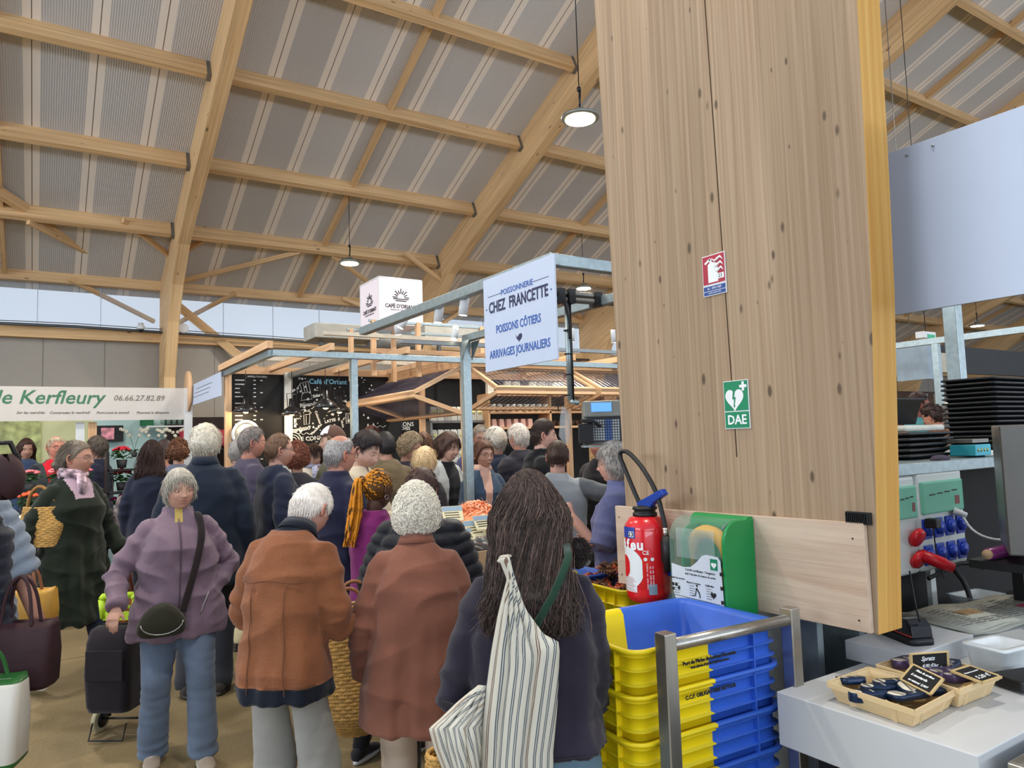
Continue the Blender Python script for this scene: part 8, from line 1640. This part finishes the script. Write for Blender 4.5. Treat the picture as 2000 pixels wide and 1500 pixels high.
def strip(name, left, right, rows, t, T0, bulge=.03, dd=0, n=22, depth=None, back=True):
    """cloth sheet between two outlines given at the bag's own distance; u is set along the cloth width in metres"""
    vs, fs, uvs = [], [], []
    for i in range(rows + 1):
        v = i / rows; a = interp(left, v); b_ = interp(right, v)
        for j in range(n + 1):
            w = j / n; x = a[0] + (b_[0] - a[0]) * w; y = a[1] + (b_[1] - a[1]) * w; dp = (depth or dT) - bulge * math.sin(PI * w) ** .7 * min(1, .25 + v * 1.2) + dd * v + .006 * math.sin(w * 19 + v * 3) * v + .004 * math.sin(w * 33 + v * 8)
            vs.append(atd(x, y, dp) - T0); uvs.append((w * interp(left, v, 2), v))
    for i in range(rows):
        for j in range(n): fs.append((i * (n + 1) + j, i * (n + 1) + j + 1, (i + 1) * (n + 1) + j + 1, (i + 1) * (n + 1) + j))
    me = bpy.data.meshes.new(name); me.from_pydata([tuple(v) for v in vs], [], fs); me.materials.append(TICK); ul = me.uv_layers.new(name='uv').data
    for p_ in me.polygons:
        p_.use_smooth = True
        for li in p_.loop_indices: ul[li].uv = uvs[me.loops[li].vertex_index]
    o = bpy.data.objects.new(name, me); COL.objects.link(o); o.parent = t; sd = o.modifiers.new('s', 'SOLIDIFY'); sd.thickness = .003 if not back else .004; return o
def interp(pts, v, k=None):
    n = len(pts) - 1; f = v * n; i = min(int(f), n - 1); g = f - i; a, b_ = pts[i], pts[i + 1]
    if k is not None: return a[k] + (b_[k] - a[k]) * g
    return (a[0] + (b_[0] - a[0]) * g, a[1] + (b_[1] - a[1]) * g)
T0 = atd(990, 1300, dT); t = thing('striped_tote_bag', 'cream tote bag with grey stripes hanging from the long-haired woman’s shoulder', 'bag', T0)
strip('front_cloth', [(975, 1090, .03), (993, 1130, .05), (975, 1200, .13), (962, 1270, .19), (952, 1340, .22), (943, 1420, .24), (940, 1500, .25), (938, 1580, .26)], [(992, 1088), (1003, 1130), (1026, 1190), (1060, 1240), (1091, 1256), (1086, 1380), (1078, 1470), (1082, 1580)], 34, t, T0, .035)
strip('gusset_cloth', [(935, 1340, .10), (893, 1375, .16), (862, 1405, .22), (840, 1424, .26), (850, 1460, .24), (870, 1510, .22), (890, 1560, .2)], [(952, 1338), (952, 1360), (948, 1390), (945, 1420), (942, 1460), (940, 1510), (940, 1580)], 30, t, T0, .05, depth=dT + .015)
q = MB(); q.tube([p_ - T0 for p_ in [atd(980, 1096, dT + .005), atd(985, 1088, dT + .04), atd(992, 1086, dT + .10), atd(998, 1092, dT + .17), atd(1000, 1110, dT + .22)]], [.012, .013, .012, .012, .01], 8, flat=.4); q.build('shoulder_strap', TICK, t)
# green strap across her back
t = thing('shoulder_bag_strap', 'dark green bag strap crossing the back of the long-haired woman', 'strap', atd(1080, 1150, 1.86)); T1 = t.location.copy(); q = MB(); q.tube([atd(x, y, d) - T1 for x, y, d in ((1106, 1062, 1.86), (1110, 1088, 1.76), (1099, 1120, 1.745), (1079, 1165, 1.735), (1050, 1216, 1.745), (1020, 1262, 1.80))], .0095, 8, flat=.25, up=tuple(_ray(1080, 1150))); q.build('strap', cloth('green_strap_cloth', (34, 62, 48)), t)
# dark fur lining in her hood
q = MB(); r = random.Random(8); C = atd(1128, 1082, 1.90)
for k in range(700):
    a = r.random() * 6.28; e = r.uniform(-.3, 1.3); d_ = Vector((math.cos(a) * math.cos(e), math.sin(a) * math.cos(e), math.sin(e))); p0 = C + Vector((d_.x * .028, d_.y * .028, d_.z * .036)); q.tube([p0, p0 + d_ * .009 + Vector((0, 0, -.002)), p0 + d_ * .013 + Vector((r.gauss(0, .005), r.gauss(0, .005), -.006))], [.0014, .001, .0003], 3, caps=False)
q.ball(C, (.03, .03, .04), 12); o = q.build('fur_collar', mat('dark_fur', (40, 30, 28), .8, var=.4), longh.root, uv=False); o.matrix_parent_inverse = Matrix.LocRotScale(longh.root.location, longh.root.rotation_euler, None).inverted()
# ================================================================= lettering to meshes
bpy.context.view_layer.update()
_dg = bpy.context.evaluated_depsgraph_get()
_fonts = [o for o in COL.objects if o.type == 'FONT']
_new = []
for o in _fonts:
    me = bpy.data.meshes.new_from_object(o.evaluated_get(_dg)); _new.append(me)
for o, me in zip(_fonts, _new):
    n = bpy.data.objects.new('tmp', me); COL.objects.link(n); n.parent = o.parent; n.matrix_local = o.matrix_local.copy()
    nm = o.name; bpy.data.objects.remove(o); n.name = nm
    for ch in list(n.children): pass
